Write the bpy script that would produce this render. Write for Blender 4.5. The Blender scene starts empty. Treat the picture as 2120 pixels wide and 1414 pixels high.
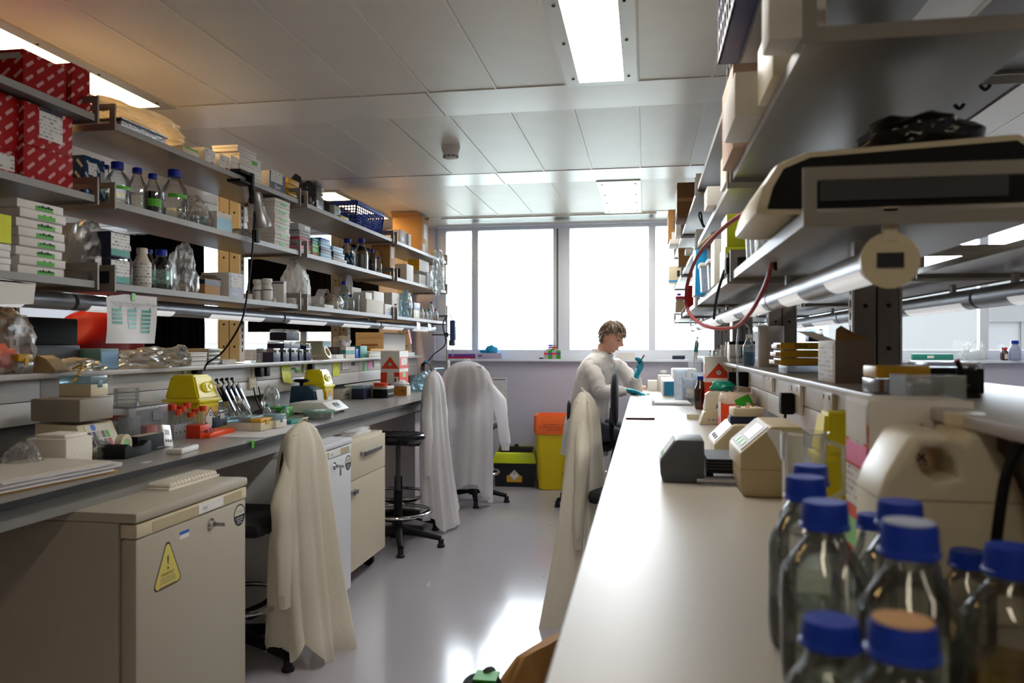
import bpy, bmesh, math, random
from mathutils import Vector, Matrix, noise
random.seed(7)
SC = bpy.context.scene
COL = SC.collection
# ---------------------------------------------------------------- camera
F = 1610.0; TH = math.atan(276 / 1610); ZC = 1.29; V0 = 714.0
S_, C_ = math.sin(TH), math.cos(TH)
cam = bpy.data.cameras.new('camera'); co = bpy.data.objects.new('camera', cam); COL.objects.link(co)
cam.sensor_width = 36; cam.lens = F / 2120 * 36; cam.clip_start = .05; cam.clip_end = 600
cam.shift_y = (V0 - 707) / 2120
co.location = (0, 0, ZC); co.rotation_euler = (math.pi / 2, 0, TH)
cam.dof.use_dof = True; cam.dof.focus_distance = 4.6; cam.dof.aperture_fstop = 4.0
SC.camera = co
# ---------------------------------------------------------------- world, exposure
w = bpy.data.worlds.new('overcast_sky'); SC.world = w; w.use_nodes = True
nt = w.node_tree; bg = nt.nodes['Background']
tc = nt.nodes.new('ShaderNodeTexCoord'); sx = nt.nodes.new('ShaderNodeSeparateXYZ'); rp = nt.nodes.new('ShaderNodeValToRGB')
nt.links.new(tc.outputs['Generated'], sx.inputs[0]); nt.links.new(sx.outputs['Z'], rp.inputs[0]); nt.links.new(rp.outputs[0], bg.inputs[0])
rp.color_ramp.elements[0].position = 0.0; rp.color_ramp.elements[0].color = (.80, .86, .95, 1)
rp.color_ramp.elements[1].position = .5; rp.color_ramp.elements[1].color = (.88, .94, 1.0, 1)
bg.inputs[1].default_value = 9.0
SC.view_settings.view_transform = 'Standard'; SC.view_settings.look = 'None'; SC.view_settings.gamma = 1
SC.view_settings.exposure = 1.05; SC.view_settings.use_curve_mapping = False
SC.cycles.use_denoising = True
SC.cycles.max_bounces = 10; SC.cycles.diffuse_bounces = 6; SC.cycles.glossy_bounces = 4
SC.cycles.transmission_bounces = 8; SC.cycles.transparent_max_bounces = 24
SC.cycles.caustics_reflective = False; SC.cycles.caustics_refractive = False
SC.cycles.sample_clamp_indirect = 6.0
LAMP_COOL, LAMP_WARM = 15.0, 15.0        # strength of the ceiling light diffusers
# ---------------------------------------------------------------- picture geometry -> room geometry
def onX(u, X):
    t = (u - 1060) / F; d = X / (t * C_ - S_); return d * (t * S_ + C_)
def onY(u, Y):
    t = (u - 1060) / F; d = Y / (t * S_ + C_); return d * (t * C_ - S_)
def onZ(u, v, z):
    d = (ZC - z) * F / (v - V0); t = (u - 1060) / F
    return d * (t * C_ - S_), d * (t * S_ + C_)
def dep(X, Y): return -X * S_ + Y * C_
def vz(v, X, Y): return ZC - (v - V0) * dep(X, Y) / F
# ---------------------------------------------------------------- materials
def lin(c):
    if isinstance(c, str): c = tuple(int(c[i:i + 2], 16) / 255 for i in (0, 2, 4))
    return tuple(x / 12.92 if x <= .04045 else ((x + .055) / 1.055) ** 2.4 for x in c) + (1,)
MATS = {}
def mat(name, c='888888', r=.5, m=0, var=.06, bump=0, sc=30, spec=.5, tr=0, ior=1.45, em=0, sub=0, alpha=1, st=None):
    if name in MATS: return MATS[name]
    M = bpy.data.materials.new(name); M.use_nodes = True; n = M.node_tree.nodes; l = M.node_tree.links
    p = n['Principled BSDF']; col = lin(c)
    p.inputs['Base Color'].default_value = col; p.inputs['Roughness'].default_value = r; p.inputs['Metallic'].default_value = m
    p.inputs['Specular IOR Level'].default_value = spec; p.inputs['IOR'].default_value = ior
    p.inputs['Transmission Weight'].default_value = tr; p.inputs['Alpha'].default_value = alpha
    if em: p.inputs['Emission Color'].default_value = col; p.inputs['Emission Strength'].default_value = em
    if sub: p.inputs['Subsurface Weight'].default_value = sub; p.inputs['Subsurface Radius'].default_value = (.02, .01, .008)
    if var or bump:
        t = n.new('ShaderNodeTexCoord'); z = n.new('ShaderNodeTexNoise'); z.inputs['Scale'].default_value = sc; z.inputs['Detail'].default_value = 4
        if st:
            mp = n.new('ShaderNodeMapping'); mp.inputs['Scale'].default_value = st; l.new(t.outputs['Object'], mp.inputs[0]); l.new(mp.outputs[0], z.inputs['Vector'])
        else: l.new(t.outputs['Object'], z.inputs['Vector'])
        if var:
            x = n.new('ShaderNodeMix'); x.data_type = 'RGBA'
            x.inputs[6].default_value = tuple(a * (1 - var) for a in col[:3]) + (1,); x.inputs[7].default_value = tuple(min(1, a * (1 + var)) for a in col[:3]) + (1,)
            l.new(z.outputs[0], x.inputs[0]); l.new(x.outputs[2], p.inputs['Base Color'])
        if bump:
            b = n.new('ShaderNodeBump'); b.inputs['Strength'].default_value = bump; b.inputs['Distance'].default_value = .01
            l.new(z.outputs[0], b.inputs['Height']); l.new(b.outputs[0], p.inputs['Normal'])
    MATS[name] = M; return M
def clear(name, c='ffffff', k=.12, r=.03, edge='b8c4c4', haze=0):
    """thin clear sheet (window pane, bottle wall, plastic bag): straight-through light plus a Fresnel gloss, denser where seen edge-on"""
    if name in MATS: return MATS[name]
    M = bpy.data.materials.new(name); M.use_nodes = True; n = M.node_tree.nodes; l = M.node_tree.links
    n.remove(n['Principled BSDF']); out = n['Material Output']
    t = n.new('ShaderNodeBsdfTransparent'); g = n.new('ShaderNodeBsdfGlossy'); g.inputs['Roughness'].default_value = r
    lw = n.new('ShaderNodeLayerWeight'); lw.inputs['Blend'].default_value = .35
    x = n.new('ShaderNodeMix'); x.data_type = 'RGBA'; x.inputs[6].default_value = lin(c); x.inputs[7].default_value = lin(edge)
    l.new(lw.outputs['Facing'], x.inputs[0]); l.new(x.outputs[2], t.inputs[0])
    f = n.new('ShaderNodeFresnel'); f.inputs[0].default_value = 1.45; mu = n.new('ShaderNodeMath'); mu.operation = 'MULTIPLY_ADD'
    mu.inputs[1].default_value = .8; mu.inputs[2].default_value = k * .25; l.new(f.outputs[0], mu.inputs[0])
    s = n.new('ShaderNodeMixShader'); l.new(mu.outputs[0], s.inputs[0]); l.new(t.outputs[0], s.inputs[1]); l.new(g.outputs[0], s.inputs[2])
    last = s
    if haze:
        d = n.new('ShaderNodeBsdfDiffuse'); d.inputs[0].default_value = lin(c); tl = n.new('ShaderNodeBsdfTranslucent'); tl.inputs[0].default_value = lin(c)
        a = n.new('ShaderNodeMixShader'); l.new(d.outputs[0], a.inputs[1]); l.new(tl.outputs[0], a.inputs[2])
        nz = n.new('ShaderNodeTexNoise'); nz.inputs['Scale'].default_value = 9; nz.inputs['Detail'].default_value = 3
        mr = n.new('ShaderNodeMapRange'); mr.inputs[1].default_value = .3; mr.inputs[2].default_value = .7; mr.inputs[3].default_value = haze * .8; mr.inputs[4].default_value = min(1, haze * 1.2)
        l.new(nz.outputs[0], mr.inputs[0])
        s2 = n.new('ShaderNodeMixShader'); l.new(mr.outputs[0], s2.inputs[0]); l.new(s.outputs[0], s2.inputs[1]); l.new(a.outputs[0], s2.inputs[2]); last = s2
    l.new(last.outputs[0], out.inputs[0]); MATS[name] = M; return M
def lamp_mat(name, c, s):
    M = bpy.data.materials.new(name); M.use_nodes = True; n = M.node_tree.nodes; n.remove(n['Principled BSDF'])
    e = n.new('ShaderNodeEmission'); e.inputs[0].default_value = lin(c); e.inputs[1].default_value = s
    M.node_tree.links.new(e.outputs[0], n['Material Output'].inputs[0]); MATS[name] = M; return M
def cloth(name, c, trans=.35):
    if name in MATS: return MATS[name]
    M = mat(name, c, .85, var=.05, bump=.15, sc=60, spec=.15); n = M.node_tree.nodes; l = M.node_tree.links
    tl = n.new('ShaderNodeBsdfTranslucent'); tl.inputs[0].default_value = lin(c); s = n.new('ShaderNodeMixShader'); s.inputs[0].default_value = trans
    l.new(n['Principled BSDF'].outputs[0], s.inputs[1]); l.new(tl.outputs[0], s.inputs[2]); l.new(s.outputs[0], n['Material Output'].inputs[0]); return M
def dashes(name, base, dash, sc=(16, 30), rot=.7, ln=.55, wd=.38):
    """card printed with rows of short slanted dashes"""
    M = mat(name, base, .6, var=.05, spec=.2); n = M.node_tree.nodes; l = M.node_tree.links; p = n['Principled BSDF']
    tcn = n.new('ShaderNodeTexCoord'); sp = n.new('ShaderNodeSeparateXYZ'); l.new(tcn.outputs['Object'], sp.inputs[0])
    ad = n.new('ShaderNodeMath'); ad.operation = 'ADD'; l.new(sp.outputs[0], ad.inputs[0]); l.new(sp.outputs[1], ad.inputs[1])
    cb = n.new('ShaderNodeCombineXYZ'); l.new(ad.outputs[0], cb.inputs[0]); l.new(sp.outputs[2], cb.inputs[1])
    mp = n.new('ShaderNodeMapping'); mp.inputs['Rotation'].default_value = (0, 0, -rot); l.new(cb.outputs[0], mp.inputs[0])
    br = n.new('ShaderNodeTexBrick'); br.offset = .5; br.inputs['Scale'].default_value = 1; br.inputs['Brick Width'].default_value = 1 / sc[0]; br.inputs['Row Height'].default_value = 1 / sc[1]
    br.inputs['Mortar Size'].default_value = .0115; br.inputs['Color1'].default_value = lin(dash); br.inputs['Color2'].default_value = lin(dash); br.inputs['Mortar'].default_value = lin(base)
    br.inputs['Mortar Smooth'].default_value = 0
    l.new(mp.outputs[0], br.inputs['Vector']); l.new(br.outputs[0], p.inputs['Base Color']); return M
def lines_mat(name, paper, ink, n=9, dens=.6):
    """paper with rows of tiny print"""
    if name in MATS: return MATS[name]
    M = mat(name, paper, .6, var=.02); nn = M.node_tree.nodes; l = M.node_tree.links; p = nn['Principled BSDF']
    tcn = nn.new('ShaderNodeTexCoord'); br = nn.new('ShaderNodeTexBrick'); br.offset = .37
    sp = nn.new('ShaderNodeSeparateXYZ'); l.new(tcn.outputs['Object'], sp.inputs[0]); ad = nn.new('ShaderNodeMath'); ad.operation = 'ADD'
    l.new(sp.outputs[0], ad.inputs[0]); l.new(sp.outputs[1], ad.inputs[1]); cb = nn.new('ShaderNodeCombineXYZ'); l.new(ad.outputs[0], cb.inputs[0]); l.new(sp.outputs[2], cb.inputs[1])
    l.new(cb.outputs[0], br.inputs['Vector']); br.inputs['Scale'].default_value = 1; br.inputs['Brick Width'].default_value = .022; br.inputs['Row Height'].default_value = .11 / n
    br.inputs['Mortar Size'].default_value = .11 / n * (1 - dens) * .5; br.inputs['Mortar Smooth'].default_value = .2
    br.inputs['Color1'].default_value = lin(ink); br.inputs['Color2'].default_value = lin(paper); br.inputs['Mortar'].default_value = lin(paper); br.inputs['Bias'].default_value = 0
    l.new(br.outputs[0], p.inputs['Base Color']); return M
# ---------------------------------------------------------------- mesh building
class B:
    def __init__(s): s.bm = bmesh.new(); s.ms = []
    def mi(s, m):
        if isinstance(m, str): m = MATS[m]
        if m not in s.ms: s.ms.append(m)
        return s.ms.index(m)
    def add(s, vs, fs, m, T=None):
        k = s.mi(m); V = [s.bm.verts.new(T @ Vector(v) if T else v) for v in vs]; out = []
        for f in fs:
            try: fc = s.bm.faces.new([V[i] for i in f]); fc.material_index = k; out.append(fc)
            except ValueError: pass
        return out
    def box(s, x0, x1, y0, y1, z0, z1, m, bev=0, T=None, tp=0, seg=2):
        x0, x1 = min(x0, x1), max(x0, x1); y0, y1 = min(y0, y1), max(y0, y1); z0, z1 = min(z0, z1), max(z0, z1)
        vs = [(x0, y0, z0), (x1, y0, z0), (x1, y1, z0), (x0, y1, z0), (x0 + tp, y0 + tp, z1), (x1 - tp, y0 + tp, z1), (x1 - tp, y1 - tp, z1), (x0 + tp, y1 - tp, z1)]
        fs = s.add(vs, [(3, 2, 1, 0), (4, 5, 6, 7), (0, 1, 5, 4), (1, 2, 6, 5), (2, 3, 7, 6), (3, 0, 4, 7)], m, T)
        if bev:
            es = {e for f in fs for e in f.edges}; bmesh.ops.bevel(s.bm, geom=list(es), offset=bev, segments=seg, profile=.6, affect='EDGES', clamp_overlap=True)
        return s
    def lathe(s, pr, m, c=(0, 0, 0), n=20, T=None, cap=True, sx=1, sy=1):
        vs = []; fs = []; N = len(pr)
        for r, z in pr:
            for k in range(n):
                a = 2 * math.pi * k / n; vs.append((c[0] + r * math.cos(a) * sx, c[1] + r * math.sin(a) * sy, c[2] + z))
        for i in range(N - 1):
            for k in range(n): fs.append((i * n + k, i * n + (k + 1) % n, (i + 1) * n + (k + 1) % n, (i + 1) * n + k))
        if cap:
            if pr[0][0] > 1e-6: fs.append(tuple(reversed(range(n))))
            if pr[-1][0] > 1e-6: fs.append(tuple((N - 1) * n + k for k in range(n)))
        s.add(vs, fs, m, T); return s
    def cyl(s, a, b, r, m, n=14, r2=None):
        a, b = Vector(a), Vector(b); d = b - a; q = d.to_track_quat('Z', 'Y').to_matrix().to_4x4(); q.translation = a
        return s.lathe([(r, 0), (r if r2 is None else r2, d.length)], m, n=n, T=q)
    def tube(s, pts, r, m, n=8, close=False):
        P = [Vector(p) for p in pts]; N = len(P); vs = []; fs = []; up = None
        for i, p in enumerate(P):
            t = ((P[(i + 1) % N] if close or i < N - 1 else P[i]) - (P[i - 1] if close or i else P[i])).normalized()
            if up is None: up = Vector((0, 0, 1)) if abs(t.z) < .9 else Vector((1, 0, 0))
            x = t.cross(up)
            if x.length < 1e-4: x = t.cross(Vector((1, .3, 0)))
            x.normalize(); y = x.cross(t).normalized(); up = y
            rr = r[i] if isinstance(r, (list, tuple)) else r
            for k in range(n): a = 2 * math.pi * k / n; vs.append(p + x * math.cos(a) * rr + y * math.sin(a) * rr)
        for i in range(N if close else N - 1):
            j = (i + 1) % N
            for k in range(n): fs.append((i * n + k, j * n + k, j * n + (k + 1) % n, i * n + (k + 1) % n))
        if not close: fs.append(tuple(range(n))); fs.append(tuple(reversed(range((N - 1) * n, N * n))))
        s.add(vs, fs, m); return s
    def prism(s, poly, ax, a0, a1, m, bev=0, T=None):
        f = {'x': lambda p, a: (a, p[0], p[1]), 'y': lambda p, a: (p[0], a, p[1]), 'z': lambda p, a: (p[0], p[1], a)}[ax]; n = len(poly)
        vs = [f(p, a0) for p in poly] + [f(p, a1) for p in poly]
        fs = s.add(vs, [tuple(range(n)), tuple(reversed(range(n, 2 * n)))] + [(i, i + n, (i + 1) % n + n, (i + 1) % n) for i in range(n)], m, T)
        if bev:
            es = {e for q in fs for e in q.edges}; bmesh.ops.bevel(s.bm, geom=list(es), offset=bev, segments=2, profile=.6, affect='EDGES', clamp_overlap=True)
        return s
    def quad(s, ps, m): s.add(ps, [tuple(range(len(ps)))], m); return s
    def grid(s, fn, nu, nv, m, wrap=False):
        vs = [fn(i / nu, j / nv) for j in range(nv + 1) for i in range(nu if wrap else nu + 1)]; W = nu if wrap else nu + 1
        s.add(vs, [(j * W + i, j * W + (i + 1) % W, (j + 1) * W + (i + 1) % W, (j + 1) * W + i) for j in range(nv) for i in range(nu)], m); return s
    def ring(s, x0, x1, z0, z1, y0, y1, t, m):
        """rectangular loop standing in the x-z plane"""
        s.box(x0, x1, y0, y1, z0, z0 + t, m); s.box(x0, x1, y0, y1, z1 - t, z1, m); s.box(x0, x0 + t, y0, y1, z0 + t, z1 - t, m); s.box(x1 - t, x1, y0, y1, z0 + t, z1 - t, m); return s
    def wrinkle(s, amp, sc=(14, 14, 14), seed=0):
        bmesh.ops.recalc_face_normals(s.bm, faces=s.bm.faces); s.bm.normal_update(); o = Vector((seed, seed * 2.3, 0))
        for v, n in [(v, v.normal.copy()) for v in s.bm.verts]:
            p = Vector((v.co.x * sc[0], v.co.y * sc[1], v.co.z * sc[2])) + o; v.co += n * amp * (1 - 2.4 * abs(noise.noise(p)) + .5 * noise.noise(p * 2.1))
        return s
    def obj(s, name, par=None, loc=(0, 0, 0), rz=0, label=None, cat=None, group=None, kind=None, rot=None, ang=32, mods=None, fix=True):
        if fix: bmesh.ops.recalc_face_normals(s.bm, faces=s.bm.faces)
        ca = math.radians(ang)
        for f in s.bm.faces: f.smooth = True
        for e in s.bm.edges:
            if len(e.link_faces) == 2 and e.calc_face_angle(0) > ca: e.smooth = False
        me = bpy.data.meshes.new(name); s.bm.to_mesh(me); s.bm.free()
        for m in s.ms: me.materials.append(m)
        o = bpy.data.objects.new(name, me); COL.objects.link(o); o.location = loc; o.rotation_euler = rot or (0, 0, rz)
        if par: o.parent = par
        return tag(o, label, cat, group, kind)
def tag(o, label=None, cat=None, group=None, kind=None):
    if label: o['label'] = label
    if cat: o['category'] = cat
    if group: o['group'] = group
    if kind: o['kind'] = kind
    return o
def thing(name, label, cat, loc=(0, 0, 0), rz=0, group=None):
    o = bpy.data.objects.new(name, None); COL.objects.link(o); o.location = loc; o.rotation_euler = (0, 0, rz); o.empty_display_size = .05
    return tag(o, label, cat, group)
def dup(o, loc, rz=None, label=None, group=None):
    def cp(q, par):
        c = q.copy(); COL.objects.link(c); c.parent = par
        for ch in q.children: cp(ch, c)
        return c
    c = cp(o, None); c.location = loc
    if rz is not None: c.rotation_euler = (0, 0, rz)
    return tag(c, label, None, group)
def text(s, size, par, loc, rot, m, name='lettering', ex=0, al='CENTER'):
    cu = bpy.data.curves.new(name, 'FONT'); cu.body = s; cu.size = size; cu.align_x = al; cu.align_y = 'CENTER'; cu.extrude = ex; cu.resolution_u = 3
    cu.materials.append(MATS[m] if isinstance(m, str) else m); q = bpy.data.objects.new(name, cu); me = bpy.data.meshes.new_from_object(q); bpy.data.objects.remove(q)
    o = bpy.data.objects.new(name, me); COL.objects.link(o); o.location = loc; o.rotation_euler = rot
    if par: o.parent = par
    return o
HP = math.pi / 2
RX = (HP, 0, HP)      # text that faces +X (into the aisle from the left)
RY = (HP, 0, 0)       # text that faces -Y (towards the near end)
RXN = (HP, 0, -HP)    # text that faces -X
# ---------------------------------------------------------------- palette
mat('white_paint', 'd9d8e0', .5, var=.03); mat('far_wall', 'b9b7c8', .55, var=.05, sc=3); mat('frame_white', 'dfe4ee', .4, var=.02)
mat('ceil_tile', 'e4dfd6', .38, var=.07, sc=4); mat('ceil_strip', 'eeeae2', .28, var=.03, sc=4); mat('ceil_seam', 'ece8e0', .4); mat('ceil_gap', '6d675f', .8)
mat('steel', 'a8a8a8', .32, m=.9, var=.1, sc=8, st=(1, 30, 1)); mat('steel_dull', '8c8882', .45, m=.6, var=.05)
mat('shelf_grey', '8b8884', .38, m=.35, var=.06, sc=6); mat('shelf_edge', '8f8c89', .45); mat('bracket', '87827b', .45, m=.3)
mat('lamp_frame', 'c4c1bb', .32, m=.35, var=.04); mat('alu', '94969a', .4, m=.6, var=.04); mat('tube_lens', 'f4f4f6', .35, var=.02, em=.22); mat('post_warm_lit', '9f9a8c', .55, var=.05); mat('post_grey', '7c7771', .5, m=.2, var=.05)  # tube_lens glows faintly only to look whiter than its housing
mat('hole', '1b1916', .8); mat('bench_left', '8f8a86', .3, var=.07, sc=14); mat('bench_right', 'aea69b', .36, var=.03, sc=9); mat('bench_edge', '201f22', .5); mat('frame_grey', '85827f', .45, var=.04)
mat('panel', 'cfcbc8', .4, var=.03); mat('ledge', 'b9b4b0', .33, var=.04); mat('black', '121214', .62, spec=.25); mat('black_soft', '1c1d22', .75, bump=.1); mat('black_gloss', '0c0c0f', .2); mat('dark_grey', '3a3b40', .5)
mat('white', 'e2e0dc', .5); mat('white_gloss', 'e8e6e2', .25); mat('offwhite', 'cfc7b8', .45); mat('cream', 'd2c6a8', .4); mat('beige', 'b8a98a', .45); mat('beige_dark', '94866c', .5)
mat('card', '9c7448', .75, var=.08, bump=.05); mat('card_dark', '73502e', .8, var=.1); mat('card_light', 'b58a58', .7, var=.08); mat('white_card', 'dedad4', .6, var=.03); mat('grey_card', 'b1aeae', .6)
mat('blue_cap', '08289a', .4, var=.05, spec=.3); mat('green_tape', '4fae2c', .5); mat('green_light', '86c97e', .5); mat('teal', '2f8c7e', .45); mat('navy', '161c3e', .45); mat('blue', '2a5fc0', .4); mat('sky_blue', '9ecbe4', .5); mat('bright_blue', '1690cf', .4)
mat('red', 'b00c0a', .45); mat('red_orange', 'd63c14', .45); mat('orange', 'ee5420', .4); mat('crimson', 'b01c4a', .45); mat('pink', 'ee7fb0', .5); mat('purple', '6a3b9c', .5); mat('yellow', 'd8c80e', .4); mat('yellow_deep', 'd2a01a', .4); mat('note', 'd9de1e', .6)
mat('ink', '26262c', .7, var=0); mat('ink_grey', '6f6f76', .7, var=0); mat('foam', 'ece6da', .85, bump=.25, sc=120); mat('paper', 'd8d6d8', .7, var=.02); mat('chrome', 'd4d4d4', .12, m=1); mat('rubber', '17171a', .7)
mat('fridge', 'b4ac9c', .42, var=.02, spec=.3); mat('fridge_white', 'd9dbe0', .35, var=.02); mat('cab_cream', 'd2c5ae', .42, var=.02); mat('red_dark', '8a0508', .6, bump=.1, spec=.2)  # first fridge tone: white casing with its shade put into the colour
clear('pane', 'fdffff', .1, .01, edge='d0dcdc'); clear('glass', 'fbfdfd', .15, .02, edge='d0d8d8'); clear('plastic', 'f8fafa', .3, .16, edge='d2d8d8', haze=.10); clear('bag', 'fafaf8', .3, .28, edge='e0e0de', haze=.10); clear('bag_white', 'efece6', .3, .3, edge='d8d4cc', haze=.7)
clear('bag_cream', 'f6efdf', .3, .3, edge='d0c8b4', haze=.75); clear('plastic_green', 'd2f2e6', .25, .15, edge='9fd0be', haze=.25); clear('plastic_blue', 'cfe6ee', .25, .15, edge='8fb2c0', haze=.3); clear('plastic_frost', 'e2e8f0', .2, .3, edge='aab6c4', haze=.5)
clear('plastic_dark', '6b6c72', .3, .2, edge='2c2d32', haze=.1); clear('amber', '9a5a1c', .3, .1, edge='4a2508')
clear('liquid', 'fafcf6', .1, .02, edge='eef2ea'); mat('liquid_dark', '1e1a22', .15); clear('liquid_yellow', 'ecd9a0', .1, .02, edge='c8ac60')
cloth('coat', 'f0eef0', .36); cloth('coat_warm_lit', 'ece6d8', .34); mat('print_small', '77777c', .7, var=0)  # second coat cloth: same white with warm light put into the colour
lines_mat('print_white', 'dedcd8', '8a8890', 9, .5); lines_mat('print_note', 'd9de1e', 'a8a810', 10, .35); lines_mat('print_paper', 'd6d4d8', '9a98a4', 14, .4)
dashes('red_dash', '9c0507', 'd0999a', (17, 30)); dashes('blue_dash', '133458', 'b0bcc4', (17, 30), rot=-.9)
# ================================================================ the room
YW = 7.35; ZCL = 2.455; XL, XR, YB = -5.9, 4.3, -1.6
def struct(b, name, **k): return b.obj(name, kind='structure', **k)
def floor_mat():
    M = mat('floor_vinyl', 'a5a1a9', .17, var=.10, sc=260); n = M.node_tree.nodes; l = M.node_tree.links; p = n['Principled BSDF']
    z = n.new('ShaderNodeTexNoise'); z.inputs['Scale'].default_value = 3; z.inputs['Detail'].default_value = 8
    t = n.new('ShaderNodeTexCoord'); l.new(t.outputs['Object'], z.inputs['Vector'])
    mr = n.new('ShaderNodeMapRange'); mr.inputs[3].default_value = .07; mr.inputs[4].default_value = .2; l.new(z.outputs[0], mr.inputs[0]); l.new(mr.outputs[0], p.inputs['Roughness'])
    b = n.new('ShaderNodeBump'); b.inputs['Strength'].default_value = .03; l.new(z.outputs[0], b.inputs['Height']); l.new(b.outputs[0], p.inputs['Normal']); return M
b = B(); b.box(XL, XR, YB, YW + .3, -.1, 0, floor_mat()); struct(b, 'floor')
# ceiling: metal planks 0.318 m wide in bays, plain strips between the bays
b = B(); b.box(XL, XR, YB, YW + .3, ZCL + .012, ZCL + .1, 'ceil_gap')
XT0, TW = -.03, .318
bays = [(-1.27, .07), (.43, 1.77), (2.13, 3.47), (3.83, 5.17), (5.53, 6.87)]
LIGHTS = [(-1, 2), (-1, 4), (-8, 2), (-8, 4), (6, 2), (6, 4), (-15, 4), (-15, 2), (-1, 0), (6, 0)]
for bi, (y0, y1) in enumerate(bays):
    for k in range(-18, 13):
        x0 = XT0 + k * TW; x1 = x0 + TW
        if (k, bi) in LIGHTS or x0 < XL or x1 > XR: continue
        if bi == 3 and k == -4: b.box(x0 + .008, x1 - .008, y0 + .004, y1 - .004, ZCL - .002, ZCL + .012, 'ceil_tile'); continue
        b.box(x0 + .004, x1 - .004, y0 + .004, y1 - .004, ZCL, ZCL + .014, 'ceil_tile')
    for k in range(-18, 14):
        x0 = XT0 + k * TW
        b.box(x0 - .008, x0 + .003, y0, y1, ZCL - .003, ZCL + .012, 'ceil_seam')
ys = [(YB, -1.27)] + [(bays[i][1], bays[i + 1][0]) for i in range(4)] + [(6.87, YW + .02)]
for y0, y1 in ys:
    for x0, x1 in ((XL, -3.2), (-3.195, -1.0), (-.995, 2.2), (2.205, XR)): b.box(x0, x1, y0, y1, ZCL - .004, ZCL + .012, 'ceil_strip')
struct(b, 'ceiling')
# linear air grille in the last strip
b = B(); gx0, gx1 = onY(921, 6.93), onY(1352, 6.93)
b.box(gx0 - .03, gx1 + .03, 6.92, 6.95, ZCL - .016, ZCL - .004, 'ceil_strip'); b.box(gx0 - .03, gx1 + .03, 7.13, 7.16, ZCL - .016, ZCL - .004, 'ceil_strip')
b.box(gx0 - .03, gx0, 6.95, 7.13, ZCL - .016, ZCL - .004, 'ceil_strip'); b.box(gx1, gx1 + .03, 6.95, 7.13, ZCL - .016, ZCL - .004, 'ceil_strip')
b.box(gx0, gx1, 6.95, 7.13, ZCL - .006, ZCL - .004, 'hole')
for i in range(8): b.box(gx0, gx1, 6.955 + i * .0225, 6.966 + i * .0225, ZCL - .014, ZCL - .005, 'steel')
b.obj('air_grille', label='long slotted metal air grille in the ceiling above the window', cat='air vent')
# far wall: low wall, sill, pier, glazing
ZS, ZH = 1.145, 2.435
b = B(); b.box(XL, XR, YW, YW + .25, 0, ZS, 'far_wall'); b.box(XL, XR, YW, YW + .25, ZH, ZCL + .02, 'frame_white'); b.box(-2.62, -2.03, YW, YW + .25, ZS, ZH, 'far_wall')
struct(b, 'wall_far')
b = B(); b.box(-2.03, XR, YW - .05, YW + .06, ZS - .012, ZS + .012, 'frame_white', .004); b.box(XL, -2.62, YW - .05, YW + .06, ZS - .012, ZS + .012, 'frame_white', .004); struct(b, 'trim_1')
def window(n, x0, x1, bars, wide=()):
    f = B(); y0, y1 = YW + .07, YW + .14
    f.box(x0, x1, y0, y1, ZS, ZS + .10, 'frame_white', .006); f.box(x0, x1, y0, y1, ZH - .03, ZH, 'frame_white')
    edges = []
    for xb, wd in [(x0 + .05, .1)] + bars + [(x1 - .03, .06)]:
        f.box(xb - wd / 2, xb + wd / 2, y0, y1, ZS + .1, ZH - .03, 'frame_white', .006)
        if wd > .13: f.box(xb - wd * .28, xb - wd * .18, y0 - .004, y0 + .02, ZS + .1, ZH - .03, 'ceil_gap')
        edges.append((xb - wd / 2, xb + wd / 2))
    o = struct(f, 'window_%d' % n)
    for i in range(len(edges) - 1):
        p = B(); p.box(edges[i][1], edges[i + 1][0], YW + .10, YW + .106, ZS + .1, ZH - .03, 'pane'); p.obj('pane', o)
YG = YW + .07
window(1, -2.03, XR, [(onY(983, YG), .065), (onY(1162, YG), .16), (onY(1350, YG), .066), (1.0, .16), (1.9, .066), (onY(2038, YG), .07)])
window(2, XL, -2.62, [(-4.25, .16), (-3.42, .066), (-5.1, .066)])
b = B(); b.box(XL - .2, XL, YB, YW + .25, 0, ZCL + .02, 'white_paint'); struct(b, 'wall_left')
b = B(); b.box(XR, XR + .2, YB, YW + .25, 0, ZCL + .02, 'white_paint'); struct(b, 'wall_right')
b = B(); b.box(XL, XR, YB - .2, YB, 0, ZCL + .02, mat('back_low_bounce', '8d8378', .6)); struct(b, 'wall_back')  # unseen wall coloured dark so it bounces less light
# recessed ceiling lights
lamp_mat('lamp_cool', 'fffbf2', LAMP_COOL); lamp_mat('lamp_back', 'fff0d4', LAMP_COOL * .42); lamp_mat('lamp_warm', 'ffd08a', LAMP_WARM); lamp_mat('lamp_side', 'fff0da', LAMP_WARM * .12)
def ceiling_light(k, bi, label, lm):
    y0, y1 = bays[bi]; x0 = XT0 + k * TW; x1 = x0 + TW; t = thing('ceiling_light', label, 'ceiling light', (0, 0, 0), group='recessed ceiling lights')
    f = B(); mx = .062; my = .045
    f.box(x0 + .004, x0 + mx, y0, y1, ZCL - .012, ZCL + .012, 'lamp_frame'); f.box(x1 - mx, x1 - .004, y0, y1, ZCL - .012, ZCL + .012, 'lamp_frame')
    f.box(x0 + mx, x1 - mx, y0, y0 + my, ZCL - .012, ZCL + .012, 'lamp_frame'); f.box(x0 + mx, x1 - mx, y1 - my, y1, ZCL - .012, ZCL + .012, 'lamp_frame')
    f.obj('frame', t)
    d = B(); d.box(x0 + mx, x1 - mx, y0 + my, y1 - my, ZCL - .002, ZCL + .006, lm); d.obj('diffuser', t)
    for yy in (y0 + .1, y0 + .5, y1 - .5, y1 - .1):
        for xx in (x0 + .04, x1 - .04): s = B(); s.lathe([(.006, 0), (.006, .003)], 'ink', (xx, yy, ZCL - .015), n=8); s.obj('screw', t)
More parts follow.
